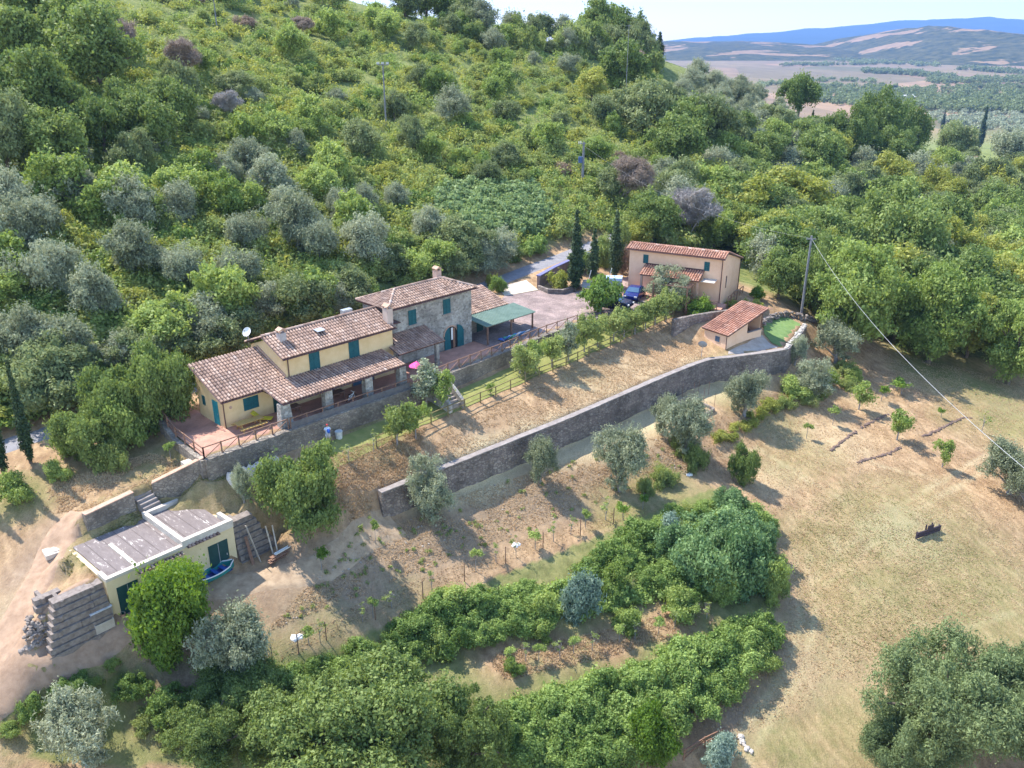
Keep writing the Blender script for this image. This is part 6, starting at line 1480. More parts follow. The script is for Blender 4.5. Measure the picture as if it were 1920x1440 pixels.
# ------------------------------------------------------------------ plants
BARK = mk('bark', (.10, .075, .055, 1), (.20, .16, .125, 1), 6, .95, .5)
BARKG = mk('grey_bark', (.22, .20, .185, 1), (.34, .31, .29, 1), 6, .95, .5)
L_OLIVE = leaf_mat('olive_leaves', (.17, .20, .11, 1), (.43, .46, .31, 1), .28)
L_OAK = leaf_mat('oak_leaves', (.095, .15, .04, 1), (.28, .35, .11, 1), .33)
L_HOLM = leaf_mat('evergreen_oak_leaves', (.115, .155, .06, 1), (.30, .345, .155, 1), .3)
L_LIGHT = leaf_mat('light_green_leaves', (.135, .21, .045, 1), (.40, .48, .15, 1), .36)
L_LIME = leaf_mat('yellow_green_leaves', (.16, .20, .035, 1), (.46, .47, .13, 1), .36)
L_SCRUB = leaf_mat('scrub_leaves', (.16, .215, .06, 1), (.40, .455, .16, 1), .35, odd=(.42, .36, .2, 1))
L_IVY = leaf_mat('creeper_leaves', (.105, .18, .04, 1), (.335, .44, .13, 1), .34)
L_ACACIA = leaf_mat('acacia_leaves', (.085, .13, .055, 1), (.27, .335, .145, 1), .3)
L_LEAFY = leaf_mat('blue_green_leaves', (.085, .165, .065, 1), (.29, .41, .17, 1), .32)
L_BRIGHT = leaf_mat('bright_leaves', (.075, .15, .02, 1), (.25, .36, .065, 1), .34)
L_CYP = leaf_mat('cypress_leaves', (.028, .055, .024, 1), (.10, .145, .06, 1), .12)
L_BLUE = leaf_mat('silvery_leaves', (.13, .20, .14, 1), (.38, .48, .38, 1), .25)
L_REED = leaf_mat('reed_leaves', (.11, .17, .06, 1), (.31, .40, .17, 1), .32)
L_DRY = leaf_mat('dry_twigs', (.24, .17, .12, 1), (.46, .35, .27, 1), .15)
L_STRAW = leaf_mat('straw_blades', (.40, .285, .165, 1), (.64, .495, .31, 1), .3)
L_GRASS = leaf_mat('grass_blades', (.20, .20, .07, 1), (.42, .39, .17, 1), .28)
NP = np.random.default_rng(77)
def mesh_np(name, V, F):
    k = F.shape[1]
    me = bpy.data.meshes.new(name)
    me.vertices.add(len(V)); me.vertices.foreach_set('co', np.ascontiguousarray(V, np.float32).ravel())
    me.loops.add(F.size); me.loops.foreach_set('vertex_index', np.ascontiguousarray(F, np.int32).ravel())
    me.polygons.add(len(F)); me.polygons.foreach_set('loop_start', (np.arange(len(F)) * k).astype(np.int32)); me.polygons.foreach_set('loop_total', np.full(len(F), k, np.int32))
    me.update(); me.validate()
    return me
def blobs_in(rng, R, H, z0, n, r, hollow=.55, squash=1.0, lean=(0, 0), egg=0.0):
    """leaf clump centres filling an uneven crown"""
    out = []
    lob = [(rng.uniform(0, 6.28), rng.uniform(.0, .28)) for _ in range(4)]
    k = 0
    while len(out) < n and k < 4000:
        k += 1
        a = rng.uniform(0, 6.283); zc = rng.uniform(-1, 1); rad = rng.uniform(hollow, 1) if rng.random() < .8 else rng.uniform(0, hollow)
        e = 1 + sum(w * math.cos((i + 1) * (a - p)) for i, (p, w) in enumerate(lob)) * .8
        h = math.sqrt(max(0, 1 - zc * zc)) * rad * e * (1 - egg * zc)
        x, y, z = R * h * math.cos(a), R * h * math.sin(a), z0 + H * (zc * rad * .5 + .5)
        rr = r * rng.choice([.5, .7, .9, 1.15, 1.4]) * rng.uniform(.85, 1.15)
        out.append((x + lean[0] * z, y + lean[1] * z, z, rr))
    return np.array(out)
def leaves(blobs, size, cover=1.4, aspect=.6, up=.15, fill=.4, wild=.8, droop=0.0, seed=0, maxn=230000, flat=1.0, spray=.4):
    rg = np.random.default_rng(seed + 5)
    area = 4 * math.pi * blobs[:, 3] ** 2
    n = int(min(maxn, cover * area.sum() / (size * size * aspect * .62)))
    idx = rg.choice(len(blobs), n, p=area / area.sum())
    d = rg.normal(size=(n, 3)); d /= np.linalg.norm(d, axis=1)[:, None]
    low = d[:, 2] < -.3
    d[low & (rg.random(n) < .55), 2] *= -1
    rad = blobs[idx, 3] * (fill + (1.15 - fill) * rg.random(n) ** .6)
    # sprays: leaves strung along a few shoots that stick out of every clump
    ns = 9
    sd = rg.normal(size=(len(blobs), ns, 3)); sd[:, :, 2] = np.abs(sd[:, :, 2]) * .8 - .25 - droop * .4; sd /= np.linalg.norm(sd, axis=2)[:, :, None]
    sp = rg.random(n) < spray
    pick = sd[idx, rg.integers(0, ns, n)] + rg.normal(size=(n, 3)) * .16
    d = np.where(sp[:, None], pick, d)
    rad = np.where(sp, blobs[idx, 3] * rg.uniform(.4, 1.55, n), rad)
    stretch = rg.uniform(.72, 1.3, (len(blobs), 3))[idx]
    c = blobs[idx, :3] + d * rad[:, None] * stretch * np.array([1, 1, flat])
    nrm = d * .9 + rg.normal(size=(n, 3)) * wild + np.array([0, 0, up])
    nrm /= np.linalg.norm(nrm, axis=1)[:, None]
    t = rg.normal(size=(n, 3)) + d * .5; t[:, 2] -= droop
    t -= nrm * (t * nrm).sum(1)[:, None]; t /= np.linalg.norm(t, axis=1)[:, None]
    b = np.cross(nrm, t)
    L = size * (.45 + 1.5 * rg.random(n) ** 1.8)[:, None]; W = L * aspect * .5
    fold = nrm * (L * .12)
    V = np.stack([c - t * L * .5, c + b * W + fold, c + t * L * .5, c - b * W + fold], 1).reshape(-1, 3)
    F = np.arange(n * 4).reshape(n, 4)
    return V, F
def crown_mesh(name, blobs, size, mat, **k):
    V, F = leaves(blobs, size, **k)
    me = mesh_np(name, V, F); me.materials.append(mat); return me
def limbs(name, base_r, blobs, rng, h0, n, mat, thin=.25, wig=.25):
    mb = MB()
    top = (blobs[:, 0].mean() * .3, blobs[:, 1].mean() * .3, h0)
    p = [(0, 0, -.3)]
    for i in range(1, 5):
        f = i / 4
        p.append((top[0] * f + rng.uniform(-1, 1) * base_r * .5, top[1] * f + rng.uniform(-1, 1) * base_r * .5, h0 * f))
    mb.tube(p, [base_r * (1.25 - .5 * i / 4) for i in range(5)], 7)
    sel = [blobs[i] for i in rng.sample(range(len(blobs)), min(n, len(blobs)))]
    for q in sel:
        a = Vector(p[rng.choice([2, 3, 4, 4])]); c = Vector(q[:3])
        m1 = a.lerp(c, .4) + Vector((rng.uniform(-wig, wig), rng.uniform(-wig, wig), rng.uniform(0, wig * 1.5)))
        m2 = a.lerp(c, .75) + Vector((rng.uniform(-wig, wig), rng.uniform(-wig, wig), rng.uniform(0, wig)))
        mb.tube([a, m1, m2, c], [base_r * .55, base_r * .38, base_r * thin, base_r * .08], 5)
    me = bpy.data.meshes.new(name); me.from_pydata(mb.v, [], mb.f); me.materials.append(mat)
    return me
PROTO = {}
def proto(kind, i, R, H, z0, nb, br, size, mat, bark=None, trunk_r=.2, trunk_h=None, nl=7, seed=0, **k):
    rng = random.Random(hash((kind, i)) % 9973 if False else sum(map(ord, kind)) * 31 + i * 7)
    bl = blobs_in(rng, R, H, z0, nb, br, egg=k.pop('egg', 0.0), hollow=k.pop('hollow', .55))
    cm = crown_mesh('crown', bl, size, mat, seed=sum(map(ord, kind)) + i * 13, **k)
    tm = limbs('trunk', trunk_r, bl, rng, trunk_h or max(.6, z0 + H * .3), nl, bark or BARK) if trunk_r else None
    PROTO.setdefault(kind, []).append((cm, tm, R, z0 + H))
# far / middle-distance kinds, unit about life size
for i in range(4):
    proto('olive', i, 2.5, 3.6, .9, 34, .75, .22, L_OLIVE, BARKG, .22, 1.3, 9, cover=.95, aspect=.4, wild=1.0, spray=.6)
    proto('oak', i, 3.7, 5.6, 1.2, 46, 1.0, .29, L_OAK, BARK, .28, 2.6, 8, cover=1.25)
    proto('holm', i, 2.9, 4.4, .6, 38, .82, .24, L_HOLM, BARK, .22, 1.8, 7, cover=1.3, aspect=.5)
for i in range(3):
    proto('light', i, 2.9, 4.8, .7, 38, .82, .28, L_LIGHT, BARK, .2, 2.0, 7, cover=1.1)
    proto('lime', i, 3.0, 5.4, 1.2, 38, .82, .28, L_LIME, BARK, .2, 2.4, 8, cover=1.0)
for i in range(4):
    proto('scrub', i, 1.9, 2.3, -.2, 24, .6, .22, L_SCRUB, None, 0, cover=1.2, egg=.2)
    proto('bramble', i, 2.1, 1.7, -.2, 24, .56, .22, L_IVY, None, 0, cover=1.2, egg=.2)
for i in range(2):
    proto('limescrub', i, 1.8, 2.2, -.2, 22, .6, .22, L_LIME, None, 0, cover=1.1, egg=.2)
    proto('dryscrub', i, 1.7, 2.0, -.2, 14, .68, .26, L_DRY, None, 0, cover=.8, aspect=.25, wild=1.0, egg=.2)
# near kinds with finer leaves
for i in range(2):
    proto('near_olive', i, 1.75, 3.2, .1, 46, .44, .13, L_OLIVE, BARKG, .15, 1.0, 14, cover=1.05, aspect=.34, wild=1.0, spray=.68, hollow=.35)
    proto('near_oak', i, 4.2, 5.4, 1.2, 96, .66, .15, L_OAK, BARK, .34, 2.6, 26, cover=1.3, spray=.5, hollow=.62)
    proto('big_oak', i, 5.2, 7.2, 1.0, 80, 1.15, .30, L_OAK, BARK, .4, 3.0, 12, cover=1.2)
    proto('big_light', i, 4.4, 9.2, .6, 90, 1.0, .27, L_LIGHT, BARK, .3, 3.5, 12, cover=1.15)
proto('near_holm', 0, 2.6, 3.9, -.1, 64, .6, .15, L_OAK, BARK, .22, 1.5, 9, cover=1.45)
proto('near_bright', 0, 1.9, 3.7, -.1, 52, .52, .14, L_BRIGHT, BARK, .14, 1.6, 8, cover=1.45)
proto('acacia', 0, 4.4, 4.6, 1.2, 120, .66, .15, L_ACACIA, BARK, .28, 2.4, 22, cover=.95, aspect=.32)
proto('near_leafy', 0, 2.3, 3.2, -.2, 44, .6, .17, L_LEAFY, None, 0, cover=1.35, egg=.15, spray=.5)
proto('near_leafy', 1, 2.5, 3.0, -.2, 44, .6, .17, L_LEAFY, None, 0, cover=1.35, egg=.15, spray=.5)
proto('near_scrub', 0, 1.9, 2.4, -.2, 40, .5, .15, L_IVY, None, 0, cover=1.4, egg=.2, droop=.5)
proto('near_scrub', 1, 1.9, 2.6, -.2, 40, .5, .15, L_IVY, None, 0, cover=1.4, egg=.2, droop=.5)
proto('near_lightscrub', 0, 1.6, 2.0, -.2, 34, .42, .14, L_LIGHT, None, 0, cover=1.25, egg=.2)
proto('near_drybush', 0, 1.3, 1.3, -.2, 18, .42, .15, L_SCRUB, None, 0, cover=1.1, egg=.2, aspect=.35)
proto('silver_bush', 0, 1.6, 2.2, -.2, 26, .55, .19, L_BLUE, None, 0, cover=1.4, egg=.2, aspect=.35)
proto('fruit', 0, .95, 1.7, .7, 24, .32, .12, L_SCRUB, BARKG, .06, .9, 7, cover=1.25)
proto('fruit', 1, 1.0, 1.9, .7, 20, .36, .13, L_LIGHT, BARKG, .06, .9, 7, cover=.9)
proto('fruit', 2, .9, 1.8, .6, 18, .34, .12, L_OLIVE, BARKG, .06, .9, 7, cover=1.1)
proto('sapling', 0, .42, 1.0, .9, 9, .18, .10, L_LIGHT, BARKG, .025, 1.0, 5, cover=1.0)
proto('sapling', 1, .36, .9, .8, 7, .15, .09, L_SCRUB, BARKG, .022, .9, 5, cover=.6)
proto('sapling', 2, .5, 1.1, 1.0, 10, .2, .11, L_BRIGHT, BARKG, .03, 1.1, 5, cover=1.1)
proto('fig', 0, 1.7, 2.2, .5, 30, .52, .26, L_IVY, BARKG, .14, 1.0, 9, cover=1.4, aspect=.8)
proto('ball', 0, .95, 1.7, .0, 30, .36, .10, L_BRIGHT, None, 0, cover=1.5)
proto('flower_shrub', 0, 1.1, 1.2, -.1, 20, .36, .13, L_LIME, None, 0, cover=1.2)
def cypress(i, H, R, seed):
    rng = random.Random(seed); b = []
    n = int(H * 7)
    for k in range(n):
        f = (k + .5) / n; z = .35 + f * (H - .5)
        rr = R * (min(1, .55 + f * 3.0) if f < .2 else 1.0) * (1 - max(0, f - .25) ** 1.35 * 1.25)
        for j in range(2):
            a = rng.uniform(0, 6.28); q = rr * rng.uniform(.25, .6)
            b.append((q * math.cos(a), q * math.sin(a), z, max(.12, rr * .55)))
    cm = crown_mesh('crown', np.array(b), .17, L_CYP, cover=.9, aspect=.4, droop=-1.6, seed=seed, wild=.5)
    mb = MB(); mb.tube([(0, 0, -.3), (0, 0, H * .5), (0, 0, H * .9)], [.16, .09, .02], 6)
    tm = bpy.data.meshes.new('trunk'); tm.from_pydata(mb.v, [], mb.f); tm.materials.append(BARK)
    PROTO.setdefault('cypress', []).append((cm, tm, R, H))
cypress(0, 7.2, .62, 4); cypress(1, 7.0, .70, 9); cypress(2, 9.0, .6, 15)
def bare(i, H, R, seed, mat, dens):
    """leafless tree: forking limbs and a haze of fine twigs"""
    rng = random.Random(seed); mb = MB(); tw = MB()
    def grow(p, d, L, r, lv):
        q = p + d * L; m = p.lerp(q, .5) + Vector((rng.uniform(-.1, .1), rng.uniform(-.1, .1), rng.uniform(0, .1))) * L
        mb.tube([p, m, q], [r, r * .8, r * .62], 5 if lv < 3 else 3)
        if lv >= 5: return
        for k in range(rng.choice([2, 3, 3]) if lv < 4 else dens):
            nd = (d + Vector((rng.uniform(-1, 1), rng.uniform(-1, 1), rng.uniform(-.25, .75))) * .75).normalized()
            grow(q if rng.random() < .7 else m, nd, L * rng.uniform(.62, .86), r * .6, lv + 1)
    for k in range(3):
        grow(Vector((0, 0, -.2)), Vector((rng.uniform(-.5, .5), rng.uniform(-.5, .5), 1)).normalized(), H * .27, .13, 0)
    me = bpy.data.meshes.new('branches'); me.from_pydata(mb.v, [], mb.f); me.materials.append(mat)
    tips = np.array([v for v in mb.v[::9] if v[2] > H * .3]); zb = np.full((len(tips), 1), .42)
    cm = crown_mesh('twigs', np.hstack([tips, zb])[:900], .5, TWIGM[i], cover=.032 * dens, aspect=.07, wild=1.2, spray=.8, seed=seed)
    PROTO.setdefault('bare', []).append((cm, me, R, H))
DEADB = mk('grey_brown_twigs', (.24, .18, .145, 1), (.38, .30, .24, 1), 3, .95)
DEADG = mk('grey_twigs', (.26, .235, .215, 1), (.41, .375, .345, 1), 3, .95)
TWIGM = [leaf_mat('brown_twigs', (.22, .165, .125, 1), (.40, .31, .24, 1), .1), leaf_mat('grey_twig_tips', (.25, .225, .205, 1), (.43, .39, .365, 1), .1)]
bare(0, 7.5, 3, 5, DEADB, 5); bare(1, 7.0, 3, 12, DEADG, 6)

PLANT_SPOTS = []
NAMES = {'olive': ('olive_tree', 'olive tree'), 'near_olive': ('olive_tree', 'olive tree'), 'oak': ('oak_tree', 'tree'), 'near_oak': ('oak_tree', 'tree'), 'big_oak': ('oak_tree', 'tree'), 'big_light': ('leafy_tree', 'tree'), 'holm': ('evergreen_tree', 'tree'), 'near_holm': ('oak_tree', 'tree'),
         'light': ('leafy_tree', 'tree'), 'lime': ('leafy_tree', 'tree'), 'scrub': ('scrub_bush', 'bush'), 'bramble': ('bramble_bush', 'bush'), 'limescrub': ('scrub_bush', 'bush'), 'dryscrub': ('dry_bush', 'bush'), 'near_bright': ('leafy_tree', 'tree'),
         'acacia': ('acacia_tree', 'tree'), 'near_scrub': ('bramble_bush', 'bush'), 'near_leafy': ('leafy_shrub', 'shrub'), 'near_lightscrub': ('scrub_bush', 'bush'), 'near_drybush': ('dry_bush', 'bush'), 'silver_bush': ('silvery_bush', 'bush'), 'fruit': ('fruit_tree', 'tree'), 'sapling': ('sapling', 'young tree'),
         'fig': ('fig_tree', 'tree'), 'ball': ('clipped_bush', 'bush'), 'flower_shrub': ('flowering_shrub', 'shrub'), 'cypress': ('cypress_tree', 'cypress'), 'bare': ('bare_tree', 'tree')}
def plant(kind, loc, label, group=None, scale=1.0, sz=None, var=None, parts=True, rng=RNG, rz=None):
    c = PROTO[kind]; cm, tm, R, H = c[var % len(c)] if var is not None else rng.choice(c)
    nm, cat = NAMES[kind]
    sx = scale * rng.uniform(.93, 1.07); sy = scale * rng.uniform(.93, 1.07); szz = (sz if sz else scale) * rng.uniform(.95, 1.05)
    r = rng.uniform(0, 6.28) if rz is None else rz
    if tm is None or not parts:
        o = bpy.data.objects.new(nm, cm); COL.objects.link(o)
        o.location = tuple(float(q) for q in loc); o.rotation_euler = (0, 0, r); o.scale = (sx, sy, szz)
        tag(o, label, cat, group)
    else:
        o = empty(nm, loc, r, label, cat, group); o.scale = (sx, sy, szz)
        a = bpy.data.objects.new('crown', cm); COL.objects.link(a); a.parent = o
        b = bpy.data.objects.new('trunk', tm); COL.objects.link(b); b.parent = o
    PLANT_SPOTS.append((float(loc[0]), float(loc[1]), R * scale))
    return o
def at_base(kind, u, v, wpx, label, group=None, hpx=None, var=None, rz=None, parts=True):
    """a plant whose foot stands at pixel (u, v) and whose crown is wpx wide there (and hpx tall)"""
    while u < 1520 and v < 330 and G(u, v)[1] > 330: v += 3
    g = G(u, v); c = PROTO[kind]; k = var if var is not None else RNG.randrange(len(c))
    R, H = c[k % len(c)][2:4]
    d = depth(g); s = wpx * d / 1600 / (2 * R * 1.08)
    z = hpx * d / 1600 / H / .93 if hpx else None
    return plant(kind, g, label, group, s, z, k, parts, RNG, rz)

# ---- single trees named one by one
at_base('near_olive', 805, 965, 88, 'olive tree nearest the left end of the long stone wall', 'olive trees on the grass slope below the long wall', 105)
at_base('near_olive', 1013, 905, 66, 'small sparse olive tree growing close below the middle of the long wall', 'olive trees on the grass slope below the long wall', 85)
at_base('near_olive', 1162, 920, 98, 'tall upright olive tree low on the slope between two smaller olives', 'olive trees on the grass slope below the long wall', 120)
at_base('near_olive', 1245, 815, 62, 'olive tree at the left edge of the water tank plot', 'olive trees on the grass slope below the long wall', 75)
at_base('near_olive', 1285, 855, 84, 'wide olive tree in front of the blue water tank', 'olive trees on the grass slope below the long wall', 110)
at_base('near_olive', 1395, 780, 78, 'olive tree above the clipped yellow-green hedge', 'olive trees on the grass slope below the long wall', 88)
at_base('near_olive', 1490, 685, 45, 'small olive tree at the outer corner of the long stone wall', 'olive trees on the right bank', 55)
at_base('near_olive', 1520, 745, 75, 'olive tree on the bank just below the wall corner', 'olive trees on the right bank', 70)
at_base('near_olive', 1565, 682, 85, 'wide olive tree above the shadow at the wood edge', 'olive trees on the right bank', 82)
at_base('near_olive', 1890, 925, 110, 'olive tree with two leaning stems at the right edge of the field', 'olive trees in the field', 100)
at_base('near_olive', 1925, 960, 85, 'olive tree cut by the right edge of the photograph', 'olive trees in the field', 95)
at_base('near_olive', 448, 1280, 125, 'grey-green olive tree beside the bright green tree at the shed drive', 'olive trees at the bottom left', 150)
at_base('near_olive', 165, 1440, 150, 'large grey olive tree at the bottom left of the picture', 'olive trees at the bottom left', 160)
at_base('near_olive', 458, 942, 44, 'small round dark olive tree between the tarpaulin and the shed roof', None, 70, 0)
at_base('near_bright', 318, 1245, 140, 'bright yellow-green leafy tree growing in front of the shed wall', None, 185)
at_base('near_bright', 352, 1170, 105, 'bright green tree crown half hiding the shed front, behind the taller one', None, 110)
at_base('near_holm', 575, 980, 140, 'big round dark green tree between the shed and the long wall', None, 150)
at_base('near_oak', 690, 1470, 320, 'huge dark oak with a spreading crown at the bottom edge', None, 235)
at_base('near_oak', 870, 1460, 190, 'broad oak crown beside the huge oak at the bottom edge', None, 170)
at_base('near_oak', 560, 1460, 240, 'pale green oak at the bottom edge left of the huge oak', None, 170)
at_base('near_oak', 400, 1440, 170, 'dark leafy tree low between the grey olive and the pale oak', None, 130)
at_base('acacia', 1760, 1405, 300, 'feathery acacia tree in the bottom right corner of the field', None, 200)
at_base('acacia', 1920, 1420, 230, 'acacia tree cut by the bottom right corner of the photograph', None, 190)
at_base('acacia', 1690, 1450, 190, 'lower acacia tree left of the feathery acacia', None, 120)
at_base('near_bright', 1225, 1430, 90, 'bright green young tree at the bottom beside the wooden rail fence', None, 110)
at_base('cypress', 1079, 547, 32, 'leftmost of the three courtyard cypresses, beside the planting bed', 'courtyard cypresses', 140, 0)
at_base('cypress', 1112, 528, 28, 'shortest of the three courtyard cypresses, in the middle', 'courtyard cypresses', 92, 1)
at_base('cypress', 1152, 520, 31, 'cypress nearest the ochre cottage, right of the trailers', 'courtyard cypresses', 113, 1)
at_base('cypress', 58, 868, 26, 'tall slim cypress beside the road at the left edge', 'roadside cypresses', 200, 2)
at_base('cypress', 8, 892, 26, 'cypress cut by the left edge of the photograph', 'roadside cypresses', 200, 2)
at_base('cypress', -55, 935, 26, 'cypress just outside the left edge of the photograph', 'roadside cypresses', 200, 2)
at_base('cypress', -130, 975, 26, 'cypress further out beyond the left edge', 'roadside cypresses', 200, 2)
at_base('fig', 1125, 588, 58, 'round leafy fig tree on the courtyard in front of the dark car', None, 55)
at_base('near_olive', 1252, 572, 80, 'grey-green olive tree in front of the ochre cottage', None, 66)
at_base('ball', 1312, 600, 42, 'bright green ball-shaped bush left of the garden annexe', None, 36)
at_base('ball', 1418, 560, 20, 'small round grey-green topiary behind the cottage corner', None, 18)
at_base('flower_shrub', 1372, 583, 26, 'yellow-green low shrub above the annexe roof', None, 18)
at_base('flower_shrub', 1410, 588, 44, 'spreading yellow-green shrub behind the annexe roof', None, 24)
at_base('flower_shrub', 1048, 540, 44, 'yellow flowering shrub in the round planting bed by the gate', None, 30)
at_base('near_scrub', 935, 548, 30, 'clipped grey bush beside the gateway and the tiled outbuilding', None, 25)
at_base('flower_shrub', 925, 538, 22, 'light green shrub behind the clipped grey bush at the gateway', None, 22)
at_base('fruit', 1195, 524, 26, 'little tree with a flat crown on the cottage terrace', None, 38, 1)
# trees in front of the farmhouse garden
for u, v, w, h, k, lab in [(250, 805, 125, 125, 'near_holm', 'leafy tree right against the road left of the terrace'), (295, 795, 115, 140, 'near_holm', 'tall leafy tree shading the left end of the terrace'), (170, 855, 100, 95, 'near_holm', 'sprawling shrub tree above the garden lawn'), (235, 845, 90, 75, 'near_lightscrub', 'light green bush spreading over the garden bank'), (330, 765, 85, 105, 'near_holm', 'leafy tree touching the annexe wall corner'), (135, 845, 70, 60, 'near_lightscrub', 'pale bush nearest the road by the tall cypress'), (200, 880, 60, 40, 'near_drybush', 'dry brown bush under the sprawling shrub tree'),
                          (105, 900, 50, 28, 'near_lightscrub', 'low yellow-green bush in the shadow of the roadside cypress'), (25, 935, 70, 40, 'near_lightscrub', 'low bright bush by the track at the left edge')]:
    at_base(k, u, v, w, lab, 'garden thicket left of the terrace', h)
at_base('sapling', 320, 862, 26, 'thin young tree on the garden lawn left of the terrace corner', None, 36, 0)
# fruit trees along the lawn fence
fr = [(745, 835, 40, 68, 0), (780, 822, 40, 65, 1), (800, 760, 48, 70, 2), (830, 765, 46, 74, 1), (985, 715, 36, 60, 0), (1005, 700, 36, 62, 1), (1035, 690, 36, 56, 0), (1065, 678, 36, 56, 2), (1095, 660, 36, 56, 0), (1120, 650, 34, 50, 0), (1150, 640, 34, 48, 0), (1170, 632, 34, 48, 0), (1190, 626, 34, 46, 0), (1210, 617, 32, 46, 0), (1228, 610, 34, 48, 0), (1248, 603, 34, 50, 0), (1262, 596, 30, 44, 0), (975, 700, 40, 40, 2), (920, 740, 14, 20, 1)]
frl = ['fruit tree with dark shadow on the slope below the lawn', 'leafier of the two fruit trees standing over the round shadow', 'grey-green fruit tree in front of the porch corner', 'fruit tree right beside the pale stone stair',
       'leftmost fruit tree of the row along the lawn fence', 'second fruit tree of the lawn fence row, light green', 'third fruit tree of the lawn fence row', 'fourth fruit tree of the row, greyer than its neighbours'] + ['dense green fruit tree in the hedge-like row above the lawn fence'] * 9 + ['grey-green bush growing against the terrace wall', 'tiny bush at the foot of the terrace wall']
for (u, v, w, h, k), lab in zip(fr, frl): at_base('fruit', u, v, w * 1.25, lab, 'fruit trees along the lawn', h * 1.12, k)
for u, v, w, h, k, lab in [(655, 865, 26, 34, 1, 'thin staked sapling above the big round tree'), (700, 845, 22, 38, 1, 'thin sapling left of the two fruit trees'), (705, 1020, 17, 52, 0, 'bushy sapling on a thin stem below the left end of the long wall'), (603, 1070, 30, 62, 2, 'bright green sapling on the slope right of the shed'),
                          (1168, 975, 26, 42, 2, 'bright yellow-green sapling at the end of the vine path'), (1205, 955, 22, 40, 2, 'smaller bright yellow-green sapling at the end of the vine path')]:
    at_base('sapling', u, v, w, lab, None, h, k)
# young trees in the field
for u, v, w, h, kind, k, lab in [(1610, 768, 46, 60, 'fruit', 1, 'open crowned young tree at the top of the field'), (1652, 752, 24, 36, 'sapling', 2, 'small tree just right of the open crowned young tree'), (1690, 738, 38, 34, 'sapling', 2, 'bright yellow-green mop headed tree near the wood'), (1561, 797, 20, 36, 'sapling', 0, 'round headed sapling on a straight stem beside the bank'), (1512, 822, 18, 32, 'sapling', 0, 'lowest round headed sapling, left of the earth ridge'),
                              (1682, 825, 46, 58, 'fruit', 1, 'bushy half dry young tree between two earth ridges'), (1764, 783, 16, 24, 'sapling', 2, 'little yellow-green sapling under the power cable'), (1766, 876, 34, 62, 'fruit', 1, 'half dry young tree standing alone below the power cable'), (1840, 810, 24, 38, 'sapling', 1, 'very sparse sapling right under the power cable'), (1440, 1400, 1, 1, 'sapling', 1, '')]:
    if lab: at_base(kind, u, v, w, lab, 'young trees in the field', h, k)
at_base('near_holm', 1390, 905, 50, 'dark green little tree standing alone at the end of the vine path', None, 72)
# vines and whips along the path
vr = [(512, 1248), (580, 1210), (600, 1205), (680, 1165), (700, 1158), (735, 1140), (810, 1108), (892, 1070), (930, 1055), (968, 1045), (1003, 1030), (1038, 1015), (1070, 1002), (1098, 990), (1136, 975)]
for i, (u, v) in enumerate(vr):
    at_base('sapling', u, v, 20 + (i * 7) % 9, 'thin vine or whip planted along the mown path', 'young vines along the mown path', 36 + (i * 5) % 12, [1, 0, 1][i % 3])
# ------------------------------------------------------------------ lower thicket and hillside cover
def scatter(poly, n, gap, rng, tries=40):
    """ground points under a photograph polygon, kept a real distance apart"""
    us = [p[0] for p in poly]; vs = [p[1] for p in poly]; out = []
    for _ in range(n * tries):
        if len(out) >= n: break
        u = rng.uniform(min(us), max(us)); v = rng.uniform(min(vs), max(vs))
        if not in_poly(np.array([u]), np.array([v]), poly)[0]: continue
        g = G(u, v); gg = gap * (1 + max(0, g[1] - 120) / 260.0)
        if any((g[0] - q[0]) ** 2 + (g[1] - q[1]) ** 2 < q[2] ** 2 for q in KEEP_OUT): continue
        if all((g[0] - q[0]) ** 2 + (g[1] - q[1]) ** 2 > gg * gg for q in out): out.append(g)
    return out
def fill(poly, n, gap, kinds, labels, group, smin_, smax_, rng, parts=False, hscale=1.0):
    for g in scatter(poly, n, gap, rng):
        k = rng.choices([q[0] for q in kinds], [q[1] for q in kinds])[0]
        s = rng.uniform(smin_, smax_)
        plant(k, g, labels[k], group + (' - ' + NAMES[k][1] + 's' if False else ''), s, s * hscale * rng.uniform(.85, 1.15), None, parts and k in ('olive', 'oak', 'holm', 'light', 'lime'), rng)
R2 = random.Random(5); KEEP_OUT = []
# bramble bank between the vine path and the second row
H1 = [(1000, 1185), (880, 1215), (800, 1215), (690, 1270), (560, 1320), (530, 1290), (640, 1235), (760, 1180), (850, 1135), (930, 1110), (1010, 1120)]
fill(H1, 36, 1.2, [('near_scrub', 8), ('near_lightscrub', 2)], {'near_scrub': 'mid green bramble on the bank below the vine path', 'near_lightscrub': 'light green bush on the bank below the vine path'}, 'bushes on the bank below the vine path', .45, .8, R2, False, .85)
H2 = [(1100, 1090), (1190, 1020), (1290, 960), (1350, 935), (1430, 980), (1465, 1060), (1420, 1120), (1320, 1110), (1200, 1110), (1110, 1130)]
fill(H2, 34, 1.5, [('near_scrub', 6), ('near_lightscrub', 4), ('near_drybush', 2)], {'near_scrub': 'green bush in the dense round thicket beside the field', 'near_lightscrub': 'yellow-green bush in the dense thicket beside the field', 'near_drybush': 'dry brown bush in the dense thicket beside the field'}, 'bushes in the round thicket beside the field', .55, .95, R2, False, .9)
for u, v, w, h, lab in [(1300, 1085, 120, 95, 'broad blue-green shrub in the middle of the round thicket'), (1380, 1100, 120, 100, 'tallest blue-green shrub of the round thicket, nearest the field'), (1330, 1030, 115, 70, 'blue-green shrub at the back of the round thicket'), (1400, 1030, 95, 65, 'rounded shrub at the upper field edge of the thicket'), (1270, 1040, 80, 55, 'paler shrub on the left of the round thicket'), (1360, 960, 70, 40, 'low shrub at the top of the round thicket')]:
    at_base('near_leafy', u, v, w, lab, 'large shrubs of the round thicket', h)
at_base('silver_bush', 1085, 1150, 75, 'silvery blue-green bush among the brambles', None, 70)
